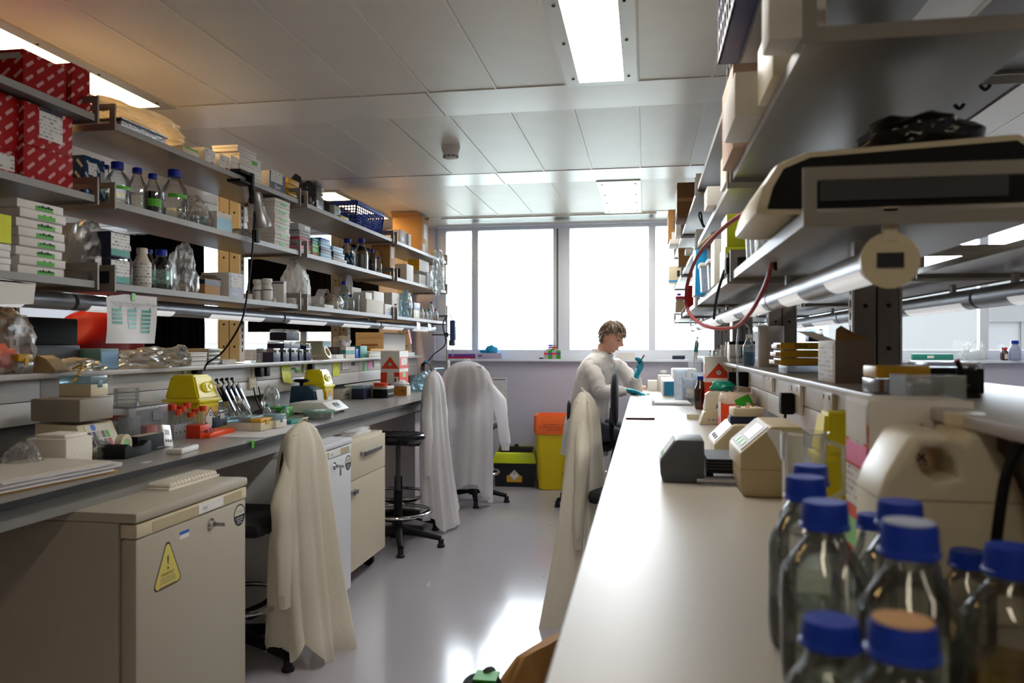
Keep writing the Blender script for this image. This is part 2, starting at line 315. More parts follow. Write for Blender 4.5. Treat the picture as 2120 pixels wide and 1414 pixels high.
for k, bi, lb, m in [(-1, 2, 'bright ceiling light at the top, above the aisle in front of the viewer', 'lamp_cool'), (-1, 4, 'smaller looking ceiling light over the aisle close to the window', 'lamp_cool'),
    (-8, 2, 'warm glowing ceiling light above the red dashed cartons', 'lamp_warm'), (-8, 4, 'warm ceiling light above the blue crate on the top shelf', 'lamp_warm')]:
    ceiling_light(k, bi, lb, m)
for k, bi in [(6, 2), (6, 4)]: ceiling_light(k, bi, 'ceiling light beyond the right shelves, hidden by them', 'lamp_cool')
for k, bi, q in [(-1, 0, 'above'), (6, 0, 'right of')]: ceiling_light(k, bi, 'ceiling light behind the viewer, %s the aisle' % q, 'lamp_back')
for k, bi in [(-15, 4), (-15, 2)]: ceiling_light(k, bi, 'ceiling light beyond the left shelves, hidden by them', 'lamp_side')
# smoke detector
sx, sy = onZ(933, 303, ZCL)
t = thing('smoke_detector', 'round white smoke detector on the ceiling', 'smoke detector', (sx, sy, 0))
b = B(); b.lathe([(.055, ZCL - .001), (.055, ZCL - .02), (.05, ZCL - .024), (.05, ZCL - .034)], 'white', n=28); b.obj('base', t)
b = B(); b.lathe([(.046, ZCL - .034), (.046, ZCL - .055), (.036, ZCL - .062), (.030, ZCL - .074), (.012, ZCL - .079), (0, ZCL - .079)], 'white', n=28)
for k in range(10):
    a = k * .628; b.box(-.008, .008, .040, .0455, ZCL - .06, ZCL - .066, 'ink_grey', T=Matrix.Rotation(a, 4, 'Z'))
b.obj('sensor_head', t)
# outside: hazy ground, a concrete block to the right, low town and trees, a facade to the left
mat('ground', '8f9590', .9); mat('town', '9aa0a4', .9, var=.1); mat('concrete', '343332', .8, var=.1, sc=.4); mat('concrete_line', '272625', .8); mat('tree_far', '343d26', .9, var=.3, sc=.6); mat('facade_warm', '584f48', .8); mat('glass_dark', '5b6b78', .2)
b = B(); b.box(-400, 400, 9, 500, -16.2, -16, 'ground'); b.obj('ground_outside', kind='structure')
b = B(); b.box(8.8, 20, 22.5, 40, -16, 3.2, 'concrete')
for i in range(12): b.box(8.8 + i * .95, 8.86 + i * .95, 22.44, 22.5, -16, 2.2, 'concrete_line')
b.box(8.7, 20.1, 22.4, 22.5, 1.9, 2.3, 'concrete_line'); b.obj('concrete_building', label='pale concrete panelled building outside the right window', cat='building')
b = B(); b.box(-22, -10.2, 22, 34, -16, 2.0, 'facade_warm')
for i in range(7): b.box(-21.5 + i * 1.6, -20.5 + i * 1.6, 21.93, 22, -.6, 1.3, 'glass_dark')
b.obj('brown_building', label='brown building outside the left windows, behind the dark curtains', cat='building')
for i in range(26):
    x = -60 + i * 5.2; y = 110 + (i * 37 % 60); h = random.uniform(10, 17)
    b = B(); b.box(x - random.uniform(1.2, 2.4), x + random.uniform(1.2, 2.4), y, y + 8, -16, -16 + h, 'town'); b.obj('town_block', label='hazy far town block on the skyline outside the window', cat='building', group='hazy skyline blocks')
b = B(); b.box(10, 15, 60, 66, -16, 8, 'town')
for i in range(8):
    for j in range(4): b.box(10.3 + j * 1.2, 11.1 + j * 1.2, 59.9, 60, -2 + i * 1.2, -1.2 + i * 1.2, 'glass_dark')
b.obj('tower_block', label='far tower block of many windows seen between the right rack posts', cat='building')
for i in range(7):
    b = B(); x = 18 + i * 3.6; yy = 55 + 8 * (i % 2); r0 = random.uniform(1.4, 2.0); vs = []
    g = bmesh.ops.create_icosphere(b.bm, subdivisions=3, radius=1); b.mi('tree_far')
    for v in g['verts']: v.co *= 1 + .35 * noise.noise(v.co * 2.3 + Vector((i, 0, 0))); v.co = Vector((v.co.x * r0, v.co.y * r0, v.co.z * r0 * 1.1))
    o = b.obj('distant_tree', label='far green tree outside the right window, beside the concrete building', cat='tree', group='distant trees', loc=(x, yy, .2))
    k = B(); k.cyl((0, 0, -16.2), (0, 0, -1), .25, 'card_dark', n=8); k.obj('trunk', o)
# dark curtains and blind hanging inside the left part of the window
mat('curtain_black', '08080c', .9, var=.2, sc=40, spec=.1)
def curtain(x0, x1, z0, z1, label, y=YW - .03, amp=.03):
    b = B(); n = int((x1 - x0) / .012)
    b.grid(lambda s, q: (x0 + (x1 - x0) * s + .01 * q * math.sin(s * 9), y - .04 + amp * math.sin(s * (x1 - x0) * 75 + 2 * math.sin(s * 13)) * (.6 + .4 * q), z1 + (z0 - z1) * q), n, 6, 'curtain_black')
    b.obj('curtain', label=label, cat='curtain', group='black curtains at the window')
curtain(-5.3, -4.43, ZS + .03, 2.43, 'pleated black curtain far left, behind the blue-capped bottles')
curtain(-3.02, -2.58, ZS + .03, 2.43, 'pleated black curtain behind the archive box, next to the pier')
curtain(-3.95, -3.04, 1.42, 2.16, 'short black curtain across the middle of the left window', amp=.015)
# ================================================================ racks
ZA, ZB, ZCC = 2.085, 1.805, 1.51        # tops of the three shelf levels
SPL, SPR = -2.30, .67                   # centre lines of the two racks
LBAY = [(.9, 2.41), (2.49, 4.01), (4.09, 5.61), (5.69, 7.22)]
RBAY = [(1.31, 2.41), (2.49, 4.01), (4.09, 5.61), (5.69, 7.10)]
def shelf(name, front, back, y0, y1, z, label, group):
    """steel shelf board with a rectangular loop bracket standing at each end"""
    t = thing(name, label, 'shelf', (0, 0, 0), group=group); s = 1 if front > back else -1
    b = B(); b.box(back, front - s * .004, y0 + .012, y1 - .012, z - .018, z, 'shelf_grey', .002); b.box(front - s * .003, front, y0 + .012, y1 - .012, z - .023, z + .0005, 'shelf_edge'); b.obj('board', t)
    for yy in (y0, y1):
        k = B(); a0, a1 = sorted((front + s * .008, back)); k.ring(a0, a1, z - .03, z + .065, yy - .004 + (.004 if yy == y0 else -.004), yy + .004 + (.004 if yy == y0 else -.004), .021, 'bracket'); k.obj('bracket', t)
wh = ['near', 'second', 'third', 'window end']
lev = [('top', ZA), ('middle', ZB), ('bottom', ZCC)]
for ln, z in lev:
    for i, (y0, y1) in enumerate(LBAY): shelf('steel_shelf', -1.87, -2.20, y0, y1, z, '%s grey steel shelf of the left rack, %s bay' % (ln, wh[i]), 'grey steel shelves of the left rack')
    for i, (y0, y1) in enumerate(RBAY): shelf('steel_shelf', .258, .63, y0, y1, z, '%s grey steel shelf of the right rack, %s bay' % (ln, wh[i]), 'grey steel shelves of the right rack')
for i, (y0, y1) in enumerate(RBAY): shelf('steel_shelf', 1.10, .77, y0, y1, ZCC, 'grey steel shelf on the far side of the right rack, %s bay' % wh[i], 'grey steel shelves on the far side')
for i, (y0, y1) in enumerate(RBAY[:2]): shelf('steel_shelf', 1.10, .77, y0, y1, ZA, 'upper steel shelf on the far side of the right rack, %s bay' % wh[i], 'grey steel shelves on the far side')
def post(xc, y, m, label, group):
    t = thing('rack_post', label, 'rack post', (xc, y, 0), group=group); h = 2.20
    b = B()
    for x0, x1 in ((-.062, -.002), (.002, .062)): b.box(x0, x1, -.02, .02, 1.195, h, m, .003)
    b.box(-.003, .003, -.014, .014, 1.195, h, 'hole')
    for i in range(7):
        for xx in (-.032, .032): b.lathe([(.0065, 0), (.0065, .002)], 'hole', n=8, T=Matrix.Translation((xx, -.0205, 1.28 + i * .125)) @ Matrix.Rotation(HP, 4, 'X'))
    b.obj('upright', t)
    for sx in (-1, 1):
        k = B(); k.box(sx * .063, sx * .069, -.022, .022, 1.195, h, 'panel')
        for i in range(24): k.box(sx * .069, sx * .0695, -.006, .006, 1.25 + i * .038, 1.272 + i * .038, 'hole')
        k.obj('slotted_strip', t)
for i, y in enumerate((2.45, 4.05, 5.65, 7.24)):
    post(SPL, y, 'post_warm_lit', 'warm-light tinted perforated rack post of the left rack, %s from the viewer' % ['first', 'second', 'third', 'fourth'][i], 'warm-light tinted posts of the left rack')  # warm light is put into the colour of the left posts
    if i < 3: post(SPR, y, 'post_grey', 'grey perforated rack post of the right rack, %s from the viewer' % ['first', 'second', 'third', 'fourth'][i], 'grey posts of the right rack')
post(SPR, 7.12, 'post_grey', 'grey perforated rack post of the right rack, nearest the window', 'grey posts of the right rack')
def strip_light(x, z, spans, label, group, r=.03, cap=None):
    for i, (y0, y1) in enumerate(spans):
        t = thing('strip_light', label % wh[i], 'strip light', (x, 0, z), group=group)
        b = B(); b.cyl((0, y0, 0), (0, y1, 0), r, 'alu', n=24); b.obj('housing', t)
        L = (y1 - y0) / 2
        for k in range(2):
            a0 = y0 + .06 + k * L; a1 = y0 + L - .22 + k * L; s = 1 if x < 0 else -1; l = B()
            l.grid(lambda p, v: (s * (r + .0015) * math.cos(-.35 - p * 1.2), a0 + (a1 - a0) * v, (r + .0015) * math.sin(-.35 - p * 1.2)), 8, 1, 'tube_lens')
            l.obj('lens', t)
        for yy in (y0 + .2, y1 - .2):
            k = B(); k.box(-.006, .006, yy - .012, yy + .012, r - .002, ZCC - .03 - z, 'panel'); k.obj('hanger', t)
        if cap and i == 0:
            k = B(); k.cyl((0, y0 - .006, 0), (0, y0, 0), .045, 'cream', n=32); k.box(-.02, .02, y0 - .009, y0 - .006, -.012, .012, 'ink'); k.box(-.011, .011, y0 - .008, y0, .03, .085, 'cream'); k.lathe([(.004, 0), (.004, .003)], 'ink', n=8, T=Matrix.Translation((0, y0 - .008, .07)) @ Matrix.Rotation(HP, 4, 'X')); k.obj('end_cap', t)
strip_light(-2.0, 1.442, [(.9, 2.43), (2.45, 4.03), (4.05, 5.63), (5.65, 7.2)], 'round aluminium strip light under the bottom left shelf, %s bay', 'strip lights under the left shelves')
strip_light(.385, 1.425, [(1.33, 2.43), (2.45, 4.03), (4.05, 5.63), (5.65, 7.05)], 'round aluminium strip light under the bottom right shelf, %s bay', 'strip lights under the right shelves', cap=1)
strip_light(.955, 1.425, [(1.27, 2.43), (2.45, 4.03), (4.05, 5.63), (5.65, 7.05)], 'aluminium strip light on the far side of the right rack, %s bay', 'strip lights on the far side')
# ================================================================ benches
ZBN = .90
def bench(name, xf, xb, y0, y1, top, label, legs=()):
    t = thing(name, label, 'bench', (0, 0, 0)); s = 1 if xf > xb else -1
    b = B(); b.box(xb, xf - s * .001, y0, y1, ZBN - .017, ZBN, top); b.obj('worktop', t)
    b = B(); b.box(xf - s * .001, xf + s * .001, y0, y1, ZBN - .018, ZBN - .0005, 'bench_edge'); b.box(xb, xf, y0, y1, ZBN - .02, ZBN - .0172, 'bench_edge'); b.obj('edge_band', t)
    b = B(); b.box(xf - s * .03, xf - s * .07, y0, y1, ZBN - .08, ZBN - .02, 'frame_grey'); b.obj('front_rail', t)
    for y in legs: b = B(); b.box(xf - s * .10, xf - s * .19, y - .03, y + .03, 0, ZBN - .02, 'frame_grey', .003); b.obj('leg', t)
bench('lab_bench', -1.56, -2.25, .9, 7.25, 'bench_left', 'long grey laboratory bench with black edge along the left side', (2.62, 4.49))
bn = [o for o in bpy.data.objects if o.get('label', '').startswith('long grey laboratory bench')][0]
for y in (2.51, 3.74):
    b = B(); b.box(-1.68, -1.62, y - .03, y + .03, .823, .882, 'frame_grey', .003); b.obj('spacer', bn)
bench('lab_bench', -.113, .62, .1, 7.15, 'bench_right', 'long pale laboratory bench along the right side', (2.6, 5.0, 6.9))
bench('lab_bench', 1.45, .74, .1, 7.15, 'bench_left', 'bench on the far side of the right rack, dark edged', (2.6, 5.0))
def spine(sp, xf, xb, y0, y1, label):
    """raised service trunking on the back of the bench with a reagent ledge on top"""
    t = thing('service_spine', label, 'trunking', (0, 0, 0)); s = 1 if xf > sp else -1
    b = B(); b.box(min(xf, xb), max(xf, xb), y0, y1, 1.170, 1.19, 'ledge', .004); b.obj('ledge', t)
    for x in (xf - s * .07, xb + s * .07):
        yy = y0
        while yy < y1 - .01:
            e = min(yy + 1.6, y1); b = B()
            for z0, z1 in ((1.005, 1.085), (1.088, 1.169)): b.box(x - s * .03 if x == xf - s * .07 else x + s * .03, x, yy + .002, e - .002, z0, z1, 'panel', .002)
            b.obj('cover_panel', t); yy = e
    b = B(); b.box(sp - .06, sp + .06, y0, y1, ZBN + .001, 1.17, 'frame_grey'); b.obj('core', t)
spine(SPL, -2.10, -2.50, .9, 7.24, 'service trunking with reagent ledge along the back of the left bench')
spine(SPR, .45, .89, .3, 7.12, 'service trunking with reagent ledge along the back of the right bench')
# ================================================================ builders for the small things
def sticker(t, bx, face, a0, a1, b0, b1, m, name='label_sticker', lab=None):
    """printed label on one face of a carton; a along the face, b up, as fractions"""
    x0, x1, y0, y1, z0, z1 = bx; e = .0008; b = B(); A = lambda p, q, f: p + (q - p) * f
    if face == 'x': b.box(x1, x1 + e, A(y0, y1, a0), A(y0, y1, a1), A(z0, z1, b0), A(z0, z1, b1), m)
    elif face == 'X': b.box(x0 - e, x0, A(y0, y1, a0), A(y0, y1, a1), A(z0, z1, b0), A(z0, z1, b1), m)
    elif face == 'y': b.box(A(x0, x1, a0), A(x0, x1, a1), y0 - e, y0, A(z0, z1, b0), A(z0, z1, b1), m)
    else: b.box(A(x0, x1, a0), A(x0, x1, a1), A(y0, y1, b0), A(y0, y1, b1), z1, z1 + e, m)
    o = b.obj(name, t)
    if lab: o['label'] = lab
    return o
def carton(name, label, cat, bx, m, lid=0, lidm=None, st=(), group=None, bev=.002, ov=.0015, tp=0, flaps=None, rz=0):
    x0, x1, y0, y1, z0, z1 = bx; cx, cy = (x0 + x1) / 2, (y0 + y1) / 2
    L = (x0 - cx, x1 - cx, y0 - cy, y1 - cy, 0, z1 - z0)
    if not (lid or st or flaps):
        b = B(); b.box(*L, m, bev, tp=tp); return b.obj(name, loc=(cx, cy, z0), rz=rz, label=label, cat=cat, group=group)
    t = thing(name, label, cat, (cx, cy, z0), rz, group)
    hb = L[5] - lid
    b = B(); b.box(L[0], L[1], L[2], L[3], 0, hb - (.0008 if lid else 0), m, bev, tp=tp); b.obj('body', t)
    if lid: b = B(); b.box(L[0] - ov + tp, L[1] + ov - tp, L[2] - ov + tp, L[3] + ov - tp, hb, L[5], lidm or m, bev); b.obj('lid', t)
    if flaps:
        for sg in (-1, 1):
            b = B(); y = L[3] if sg > 0 else L[2]
            b.quad([(L[0], y, L[5]), (L[1], y, L[5]), (L[1], y + sg * flaps * .8, L[5] + flaps * .5), (L[0], y + sg * flaps * .8, L[5] + flaps * .5)], m); b.obj('flap', t, mods=1)
    e = ov if lid else 0
    for s in st: sticker(t, (L[0] - e, L[1] + e, L[2] - e, L[3] + e, 0, L[5]), *s)
    return t
def LS(z, u0, u1, vt, dx=.18, xf=-1.9, vb=None):
    """box on a left shelf: near and far columns of its aisle face, row of the near top corner"""
    y0, y1 = onX(u0, xf), onX(u1, xf)
    zb = z if vb is None else vz(vb, xf, y0)
    return (xf - dx, xf, y0, y1, zb, vz(vt, xf, y0))
def RS(z, u0, u1, vt, dx=.2, xf=.27, vb=None):
    y0, y1 = onX(u0, xf), onX(u1, xf); zb = z if vb is None else vz(vb, xf, y0)
    return (xf, xf + dx, y0, y1, zb, vz(vt, xf, y0))
def BX(u, v, ub, u1, vt, z=.9, vb=None):
    """box on a level top: foot of its near corner, columns of the two visible faces' far ends, row of the corner's top"""
    X, Y0 = onZ(u, v, z); Y1 = onX(u1, X); X2 = onY(ub, Y0)
    return (min(X, X2), max(X, X2), Y0, Y1, z, vz(vt, X, Y0))
def bottle(name, label, x, y, z, h, r, cap='blue_cap', gl='glass', liq=None, lm='liquid', tape=None, tm='green_tape', group=None, neck=.42, capr=.52, rib=0, lbl=None, sq=0, cat='bottle'):
    t = thing(name, label, cat, (x, y, z), group=group); n = 28 if h * r > .004 else 18; nr = r * neck; ch = min(.16 * h, r * .62)
    pr = [(r * .86, 0), (r * .97, .008 * h / .2), (r, .03 * h / .2), (r, .58 * h), (r * .93, .65 * h), (r * .72, .72 * h), (nr * 1.1, h - ch - .045 * h), (nr, h - ch - .02 * h), (nr, h - ch * .4)]
    b = B(); b.lathe(pr, gl, n=n, cap=False); b.lathe([(0, .002), (r * .86, 0)], gl, n=n, cap=False); b.obj('glass' if gl in ('glass', 'amber') else 'body', t)
    b = B()
    if rib:
        cr = r * capr; N = 72; P = [(cr * 1.06, h - ch), (cr * 1.06, h - ch * .86), (cr, h - ch * .8), (cr * .96, h - .004), (cr * .9, h), (0, h)]; vs = []; fs = []
        for i, (q, zz) in enumerate(P):
            for k in range(N): a = 2 * math.pi * k / N; qq = q * (.975 if k % 2 and 1 < i < 4 else 1); vs.append((qq * math.cos(a), qq * math.sin(a), zz))
        for i in range(len(P) - 1):
            for k in range(N): fs.append((i * N + k, i * N + (k + 1) % N, (i + 1) * N + (k + 1) % N, (i + 1) * N + k))
        b.add(vs, fs, cap)
    else: b.lathe([(r * capr * 1.04, h - ch), (r * capr, h - ch * .8), (r * capr, h - .003), (r * capr * .92, h), (0, h)], cap, n=20)
    b.obj('cap', t)
    if liq:
        b = B(); q = r * .95; top = h * liq; P = [(0, .004), (q * .9, .004), (q, .03 * h / .2)]
        P += [(q, min(top, .57 * h))]
        if top > .66 * h: P += [(q * .9, .65 * h), (q * .66, min(top, .73 * h))]
        P += [(0, P[-1][1])]; b.lathe(P, lm, n=n); b.obj('liquid', t)
    if tape:
        z0, z1 = tape; b = B(); a0 = -1.5; b.grid(lambda s, q: ((r + .0012) * math.cos(a0 + 2.4 * s), (r + .0012) * math.sin(a0 + 2.4 * s), (z0 + (z1 - z0) * q) * h), 12, 1, tm); b.obj('tape', t)
    if lbl:
        z0, z1, m = lbl; b = B(); a0 = -1.9; b.grid(lambda s, q: ((r + .0014) * math.cos(a0 + 2.2 * s), (r + .0014) * math.sin(a0 + 2.2 * s), (z0 + (z1 - z0) * q) * h), 12, 1, m); b.obj('label_sticker', t)
    return t
def LBt(z, u, vt, wp, X=-1.96):
    Y = onX(u, X); d = dep(X, Y); return X, Y, z, vz(vt, X, Y) - z, wp / 2 * d / F
def crumple(name, label, cat, c, s, m, seed=0, amp=.3, fr=1.6, flat=True, group=None, sub=4, rz=0, par=None, sharp=1, base=None):
    """crumpled bag or cloth: a lump creased by ridged noise, resting on its flat foot"""
    b = B(); g = bmesh.ops.create_icosphere(b.bm, subdivisions=sub, radius=1); b.mi(m); o = Vector((seed * 3.1, seed * 1.7, seed)); cr = isinstance(m, str) and m in ('bag', 'plastic', 'plastic_blue', 'plastic_dark', 'bag_cream', 'foil', 'bag_white')
    for v in g['verts']:
        n = v.co.normalized(); k = 1 + amp * (.9 * noise.noise(n * fr * .8 + o) + sharp * .35 * (1 - 2.6 * abs(noise.noise(n * fr * 1.1 + o))) - .1)
        if cr: k *= 1 + .11 * (noise.noise(n * 6.1 + o) + .7 * (1 - 3 * abs(noise.noise(n * 3.7 - o))) * .5)
        z = n.z * k; z = max(z, -.62) if flat else z
        v.co = Vector((n.x * k * s[0], n.y * k * s[1], (z + .62 if flat else z) * s[2]))
    return b.obj(name, par, loc=c, rz=rz, label=label, cat=cat, group=group, ang=14 if cr else 60)
def cable(name, label, pts, r, m, cat='cable', par=None, n=6, res=8, group=None):
    P = [Vector(p) for p in pts]; Q = [P[0]] + P + [P[-1]]; out = []
    for i in range(1, len(Q) - 2):
        for k in range(res):
            t = k / res; a, b_, c, d = Q[i - 1], Q[i], Q[i + 1], Q[i + 2]
            out.append(.5 * ((2 * b_) + (c - a) * t + (2 * a - 5 * b_ + 4 * c - d) * t * t + (3 * b_ - a - 3 * c + d) * t ** 3))
    out.append(P[-1]); b = B(); b.tube(out, r, m, n); return b.obj(name, par, label=label, cat=cat, group=group)
# ================================================================ left rack, top shelf
R = 'red cartons printed with white dashes'
carton('reagent_carton', 'large red dashed carton on the top left shelf, furthest left', 'carton', LS(ZA, 48, 137, 100, .2, -1.92), 'red_dash', .002, st=(('y', .55, .95, .78, .92, 'grey_card'),), group=R)
carton('reagent_carton', 'red dashed carton at the end of the top left shelf, beside the bracket', 'carton', LS(ZA, 148, 187, 129, .16, -1.92), 'red_dash', group=R)
bx = LS(ZB, 48, 151, 295, .22, -1.91); carton('reagent_carton', 'lower red dashed carton of the middle left shelf, beside the bracket', 'carton', bx, 'red_dash', group=R)
b2 = LS(ZB, 49, 150, 206, .22, -1.912); b2 = b2[:4] + (bx[5] + .001, min(b2[5], 2.06))
carton('reagent_carton', 'upper red dashed carton with a white printed label, middle left shelf', 'carton', b2, 'red_dash', st=(('x', .3, .78, .25, .92, 'print_white', 'label_sticker'), ('x', .3, .78, .9, .98, 'navy', 'label_sticker')), group=R)
bx = LS(ZB, -70, 40, 285, .22, -1.93); carton('reagent_carton', 'lower red dashed carton with white label at the left edge of the photo', 'carton', bx, 'red_dash', st=(('x', .5, .9, .25, .85, 'print_white'),), group=R)
b2 = bx[:4] + (bx[5] + .001, 2.06); carton('reagent_carton', 'upper red dashed carton at the left edge of the photo, middle shelf', 'carton', b2, 'red_dash', group=R)
# foil tray under a loose cream bag
x, y = -1.95, onX(300, -1.95); y0, y1 = onX(236, -1.93), onX(330, -1.93)
t = thing('foil_tray', 'silver foil tray lying under a cream plastic bag on the top left shelf', 'tray', (-2.0, (y0 + y1) / 2, ZA)); mat('foil', 'b8b8bc', .25, m=.9, bump=.8, sc=70)
b = B(); b.box(-.1, .1, -(y1 - y0) / 2, (y1 - y0) / 2, 0, .035, 'foil', .008); b.obj('tray_body', t); b = B(); b.box(-.11, .11, -(y1 - y0) / 2 - .01, (y1 - y0) / 2 + .01, .0355, .041, 'foil', .002); b.obj('rim', t)
crumple('plastic_bag', 'loose cream plastic bag lying over the foil tray on the top left shelf', 'bag', (-2.01, (y0 + y1) / 2 + .02, ZA + .042), (.12, .30, .055), 'bag_cream', 3, .45, 1.8)
carton('carton', 'cream carton with a green strip on top, beside the loose cream bag', 'carton', LS(ZA, 378, 412, 300, .14, -1.89), 'cream', st=(('x', .15, .95, .82, 1.0, 'green_tape'),))
carton('carton', 'low open cream tray box between the cream bag and the green striped carton', 'carton', LS(ZA, 348, 374, 306, .14, -1.9), 'cream')
G = 'small white printed cartons on the top left shelf'
carton('kit_box', 'white printed kit box next to the green striped carton', 'box', LS(ZA, 424, 446, 304, .1, -1.89), 'white_card', st=(('x', .1, .9, .3, .9, 'print_white'), ('x', .55, .85, .1, .2, 'red')), group=G)
carton('kit_box', 'white printed kit box second from the green striped carton', 'box', LS(ZA, 455, 476, 317, .1, -1.89), 'white_card', st=(('x', .1, .9, .35, .9, 'print_white'), ('x', .55, .85, .12, .22, 'red')), group=G)
for i, vb in enumerate((344, 333, 322)):
    carton('slide_box', ['lowest', 'middle', 'topmost'][i] + ' white flat box of the small stack behind the clamp lamp', 'box', (-2.02, -1.9, onX(478, -1.9), onX(493, -1.9), ZA + i * .03, ZA + i * .03 + .029), 'white_card', group='small stack of flat white boxes')
zz = ZA
for i, (u0, u1, h) in enumerate([(497, 541, .042), (497, 541, .042), (496, 540, .04), (492, 531, .03)]):
    carton('freezer_box', ['lowest', 'second', 'third', 'topmost'][i] + ' white lidded box of the top shelf stack above the clamp lamp', 'box', (-2.03 - .0 * i, -1.9, onX(u0, -1.9) + .0, onX(u1, -1.9), zz, zz + h - .001), 'white_card', lid=.014, st=(('x', .55, .8, .15, .6, 'green_tape'),) if i == 2 else (), group='white boxes stacked above the clamp lamp'); zz += h
bx = LS(ZA, 558, 591, 352, .14, -1.91); t = carton('glove_box', 'navy and white glove box on the top left shelf near the clamp lamp', 'box', bx, 'white_card', st=(('x', 0, 1, 0, 1, 'navy', 'printed_face'),))
w_ = bx[3] - bx[2]; b = B(); b.box(.0705, .0712, -.42 * w_, .3 * w_, .055, .115, 'print_white'); b.obj('label_sticker', t)
text('Glove', .028, t, (.0715, -.2 * w_, .035), RX, 'white', al='LEFT'); text('Gloves', .026, t, (.0715, -.2 * w_, .014), RX, 'sky_blue', al='LEFT')
for i in range(4): carton('wooden_block', ['lowest', 'second', 'third', 'topmost'][i] + ' flat golden box in the stack beside the navy glove box', 'box', (-2.02, -1.93, onX(597, -1.93), onX(603, -1.93) + .1 - .0, ZA + i * .032, ZA + i * .032 + .028), 'yellow_deep', group='golden boxes beside the glove box')
y = onX(636, -1.97); crumple('plastic_bag', 'dark crumpled plastic bag at the start of the third top bay', 'bag', (-2.02, y - .02, ZA), (.09, .05, .11), 'plastic_dark', 5, .4)
y = onX(650, -1.95); t = thing('wrapped_pack', 'dark grooved pack wrapped in clear plastic film standing on the top shelf', 'pack', (-1.99, y + .06, ZA))
b = B()
for i in range(7): b.box(-.055, .05, -.05 + i * .0, .05, .005 + i * .026, .026 + i * .026, 'dark_grey', .003)
b.obj('trays', t); b = B(); b.box(-.06, .056, -.056, .056, 0, .195, 'plastic', .012); b.obj('film', t)
for i, (u, s, lb) in enumerate([(676, (.05, .05, .07), 'grey'), (690, (.05, .05, .06), 'silvery')]): crumple('wrapped_item', lb + ' film wrapped item lying beside the grooved dark pack', 'pack', (-1.98, onX(u, -1.98) + .02, ZA), s, 'plastic_dark' if i == 0 else 'foil', 8 + i, .35)
carton('carton', 'grey green carton beside the blue crate on the top shelf', 'carton', LS(ZA, 692, 704, 424, .1, -1.92), mat('sage', 'a9b8a8', .5), st=(('x', .1, .9, .1, .5, 'sky_blue'),))
carton('carton', 'small yellow carton in front of the blue crate', 'carton', LS(ZA, 706, 722, 445, .05, -1.885), 'yellow')
# blue lattice crate
def crate(label, x0, x1, y0, y1, z, h, m, nx, ny, nz, fl=.02):
    t = thing('plastic_crate', label, 'crate', ((x0 + x1) / 2, (y0 + y1) / 2, z)); X, Y = (x1 - x0) / 2, (y1 - y0) / 2; w = .0045
    P = lambda s, q: None
    b = B(); b.box(-X + fl, X - fl, -Y + fl, Y - fl, 0, .005, m); b.obj('floor_panel', t)
    for nm, ax, sg in (('side_panel', 'x', 1), ('side_panel', 'x', -1), ('end_panel', 'y', 1), ('end_panel', 'y', -1)):
        b = B(); N = ny if ax == 'x' else nx; L = Y if ax == 'x' else X; D = X if ax == 'x' else Y
        pt = lambda a, q: ((sg * (D - fl * (1 - q)), a * (L - fl * (1 - q)), q * h) if ax == 'x' else (a * (L - fl * (1 - q)), sg * (D - fl * (1 - q)), q * h))
        for i in range(N + 1): a = -1 + 2 * i / N; b.tube([pt(a, 0), pt(a, 1)], w if 0 < i < N else w * 1.8, m, 4)
        for k in range(nz + 1): q = k / nz; b.tube([pt(-1, q), pt(1, q)], w * (3 if k in (0, nz) else 1), m, 4)
        b.obj(nm, t)
    b = B(); r = .008
    for sg in (-1, 1): b.box(sg * (X - .002), sg * (X + .012), -Y - .012, Y + .012, h - .016, h + .004, m, .002); b.box(-X - .012, X + .012, sg * (Y - .002), sg * (Y + .012), h - .016, h + .004, m, .002)
    b.obj('rim', t); return t
mat('crate_blue', '2447b8', .4); mat('crate_navy', '1b2558', .45)
y0, y1 = onX(737, -1.905), onX(793, -1.905); crate('blue plastic lattice crate on the top left shelf', -2.16, -1.9, y0, y1, ZA, vz(418, -1.9, y0) - ZA, 'crate_blue', 12, 14, 9)
# window end bay, top shelf
bx = LS(ZA, 872, 886, 449, .26, -1.93); t = carton('cardboard_box', 'tall brown cardboard box with open flap at the window end of the top shelf', 'box', bx, 'card_light', flaps=.07, st=(('x', .35, .8, .45, .85, 'print_white'), ('x', .2, .6, .05, .3, 'paper')))
carton('carton', 'white carton with blue print in front of the tall cardboard box', 'carton', LS(ZA, 829, 843, 475, .12, -1.92), 'white_card', st=(('x', .15, .6, .3, .6, 'blue'),))
carton('carton', 'small white carton with a barcode between white carton and cardboard box', 'carton', LS(ZA, 846, 851, 484, .08, -1.9), 'white_card', st=(('x', .1, .9, .1, .9, 'print_white'),))
# ================================================================ left rack, middle shelf
bx = LS(ZB, 174, 217, 320, .13, -2.0); carton('reagent_carton', 'dark blue dashed carton beside the blue-capped bottles', 'carton', bx, 'blue_dash', st=(('x', .2, .6, .62, .88, 'print_white'), ('x', .78, .98, .35, .75, 'grey_card')))
GB = 'blue-capped laboratory bottles'
bottle('lab_bottle', 'clear blue-capped bottle next to the dark blue dashed carton, green tape low on it', *LBt(ZB, 243, 336, 47), tape=(.38, .46), liq=.3, group=GB)
bottle('lab_bottle', 'clear blue-capped bottle second from the dark blue dashed carton', *LBt(ZB, 284, 348, 36, -1.98), liq=.45, group=GB)
bottle('lab_bottle', 'blue-capped bottle of dark liquid with two green tapes', *LBt(ZB, 316, 360, 33, -1.95), liq=.6, lm='liquid_dark', tape=(.22, .4), group=GB)
bottle('lab_bottle', 'largest clear blue-capped bottle with a green tape band, middle left shelf', *LBt(ZB, 361, 352, 49, -1.96), tape=(.45, .52), liq=.25, group=GB)
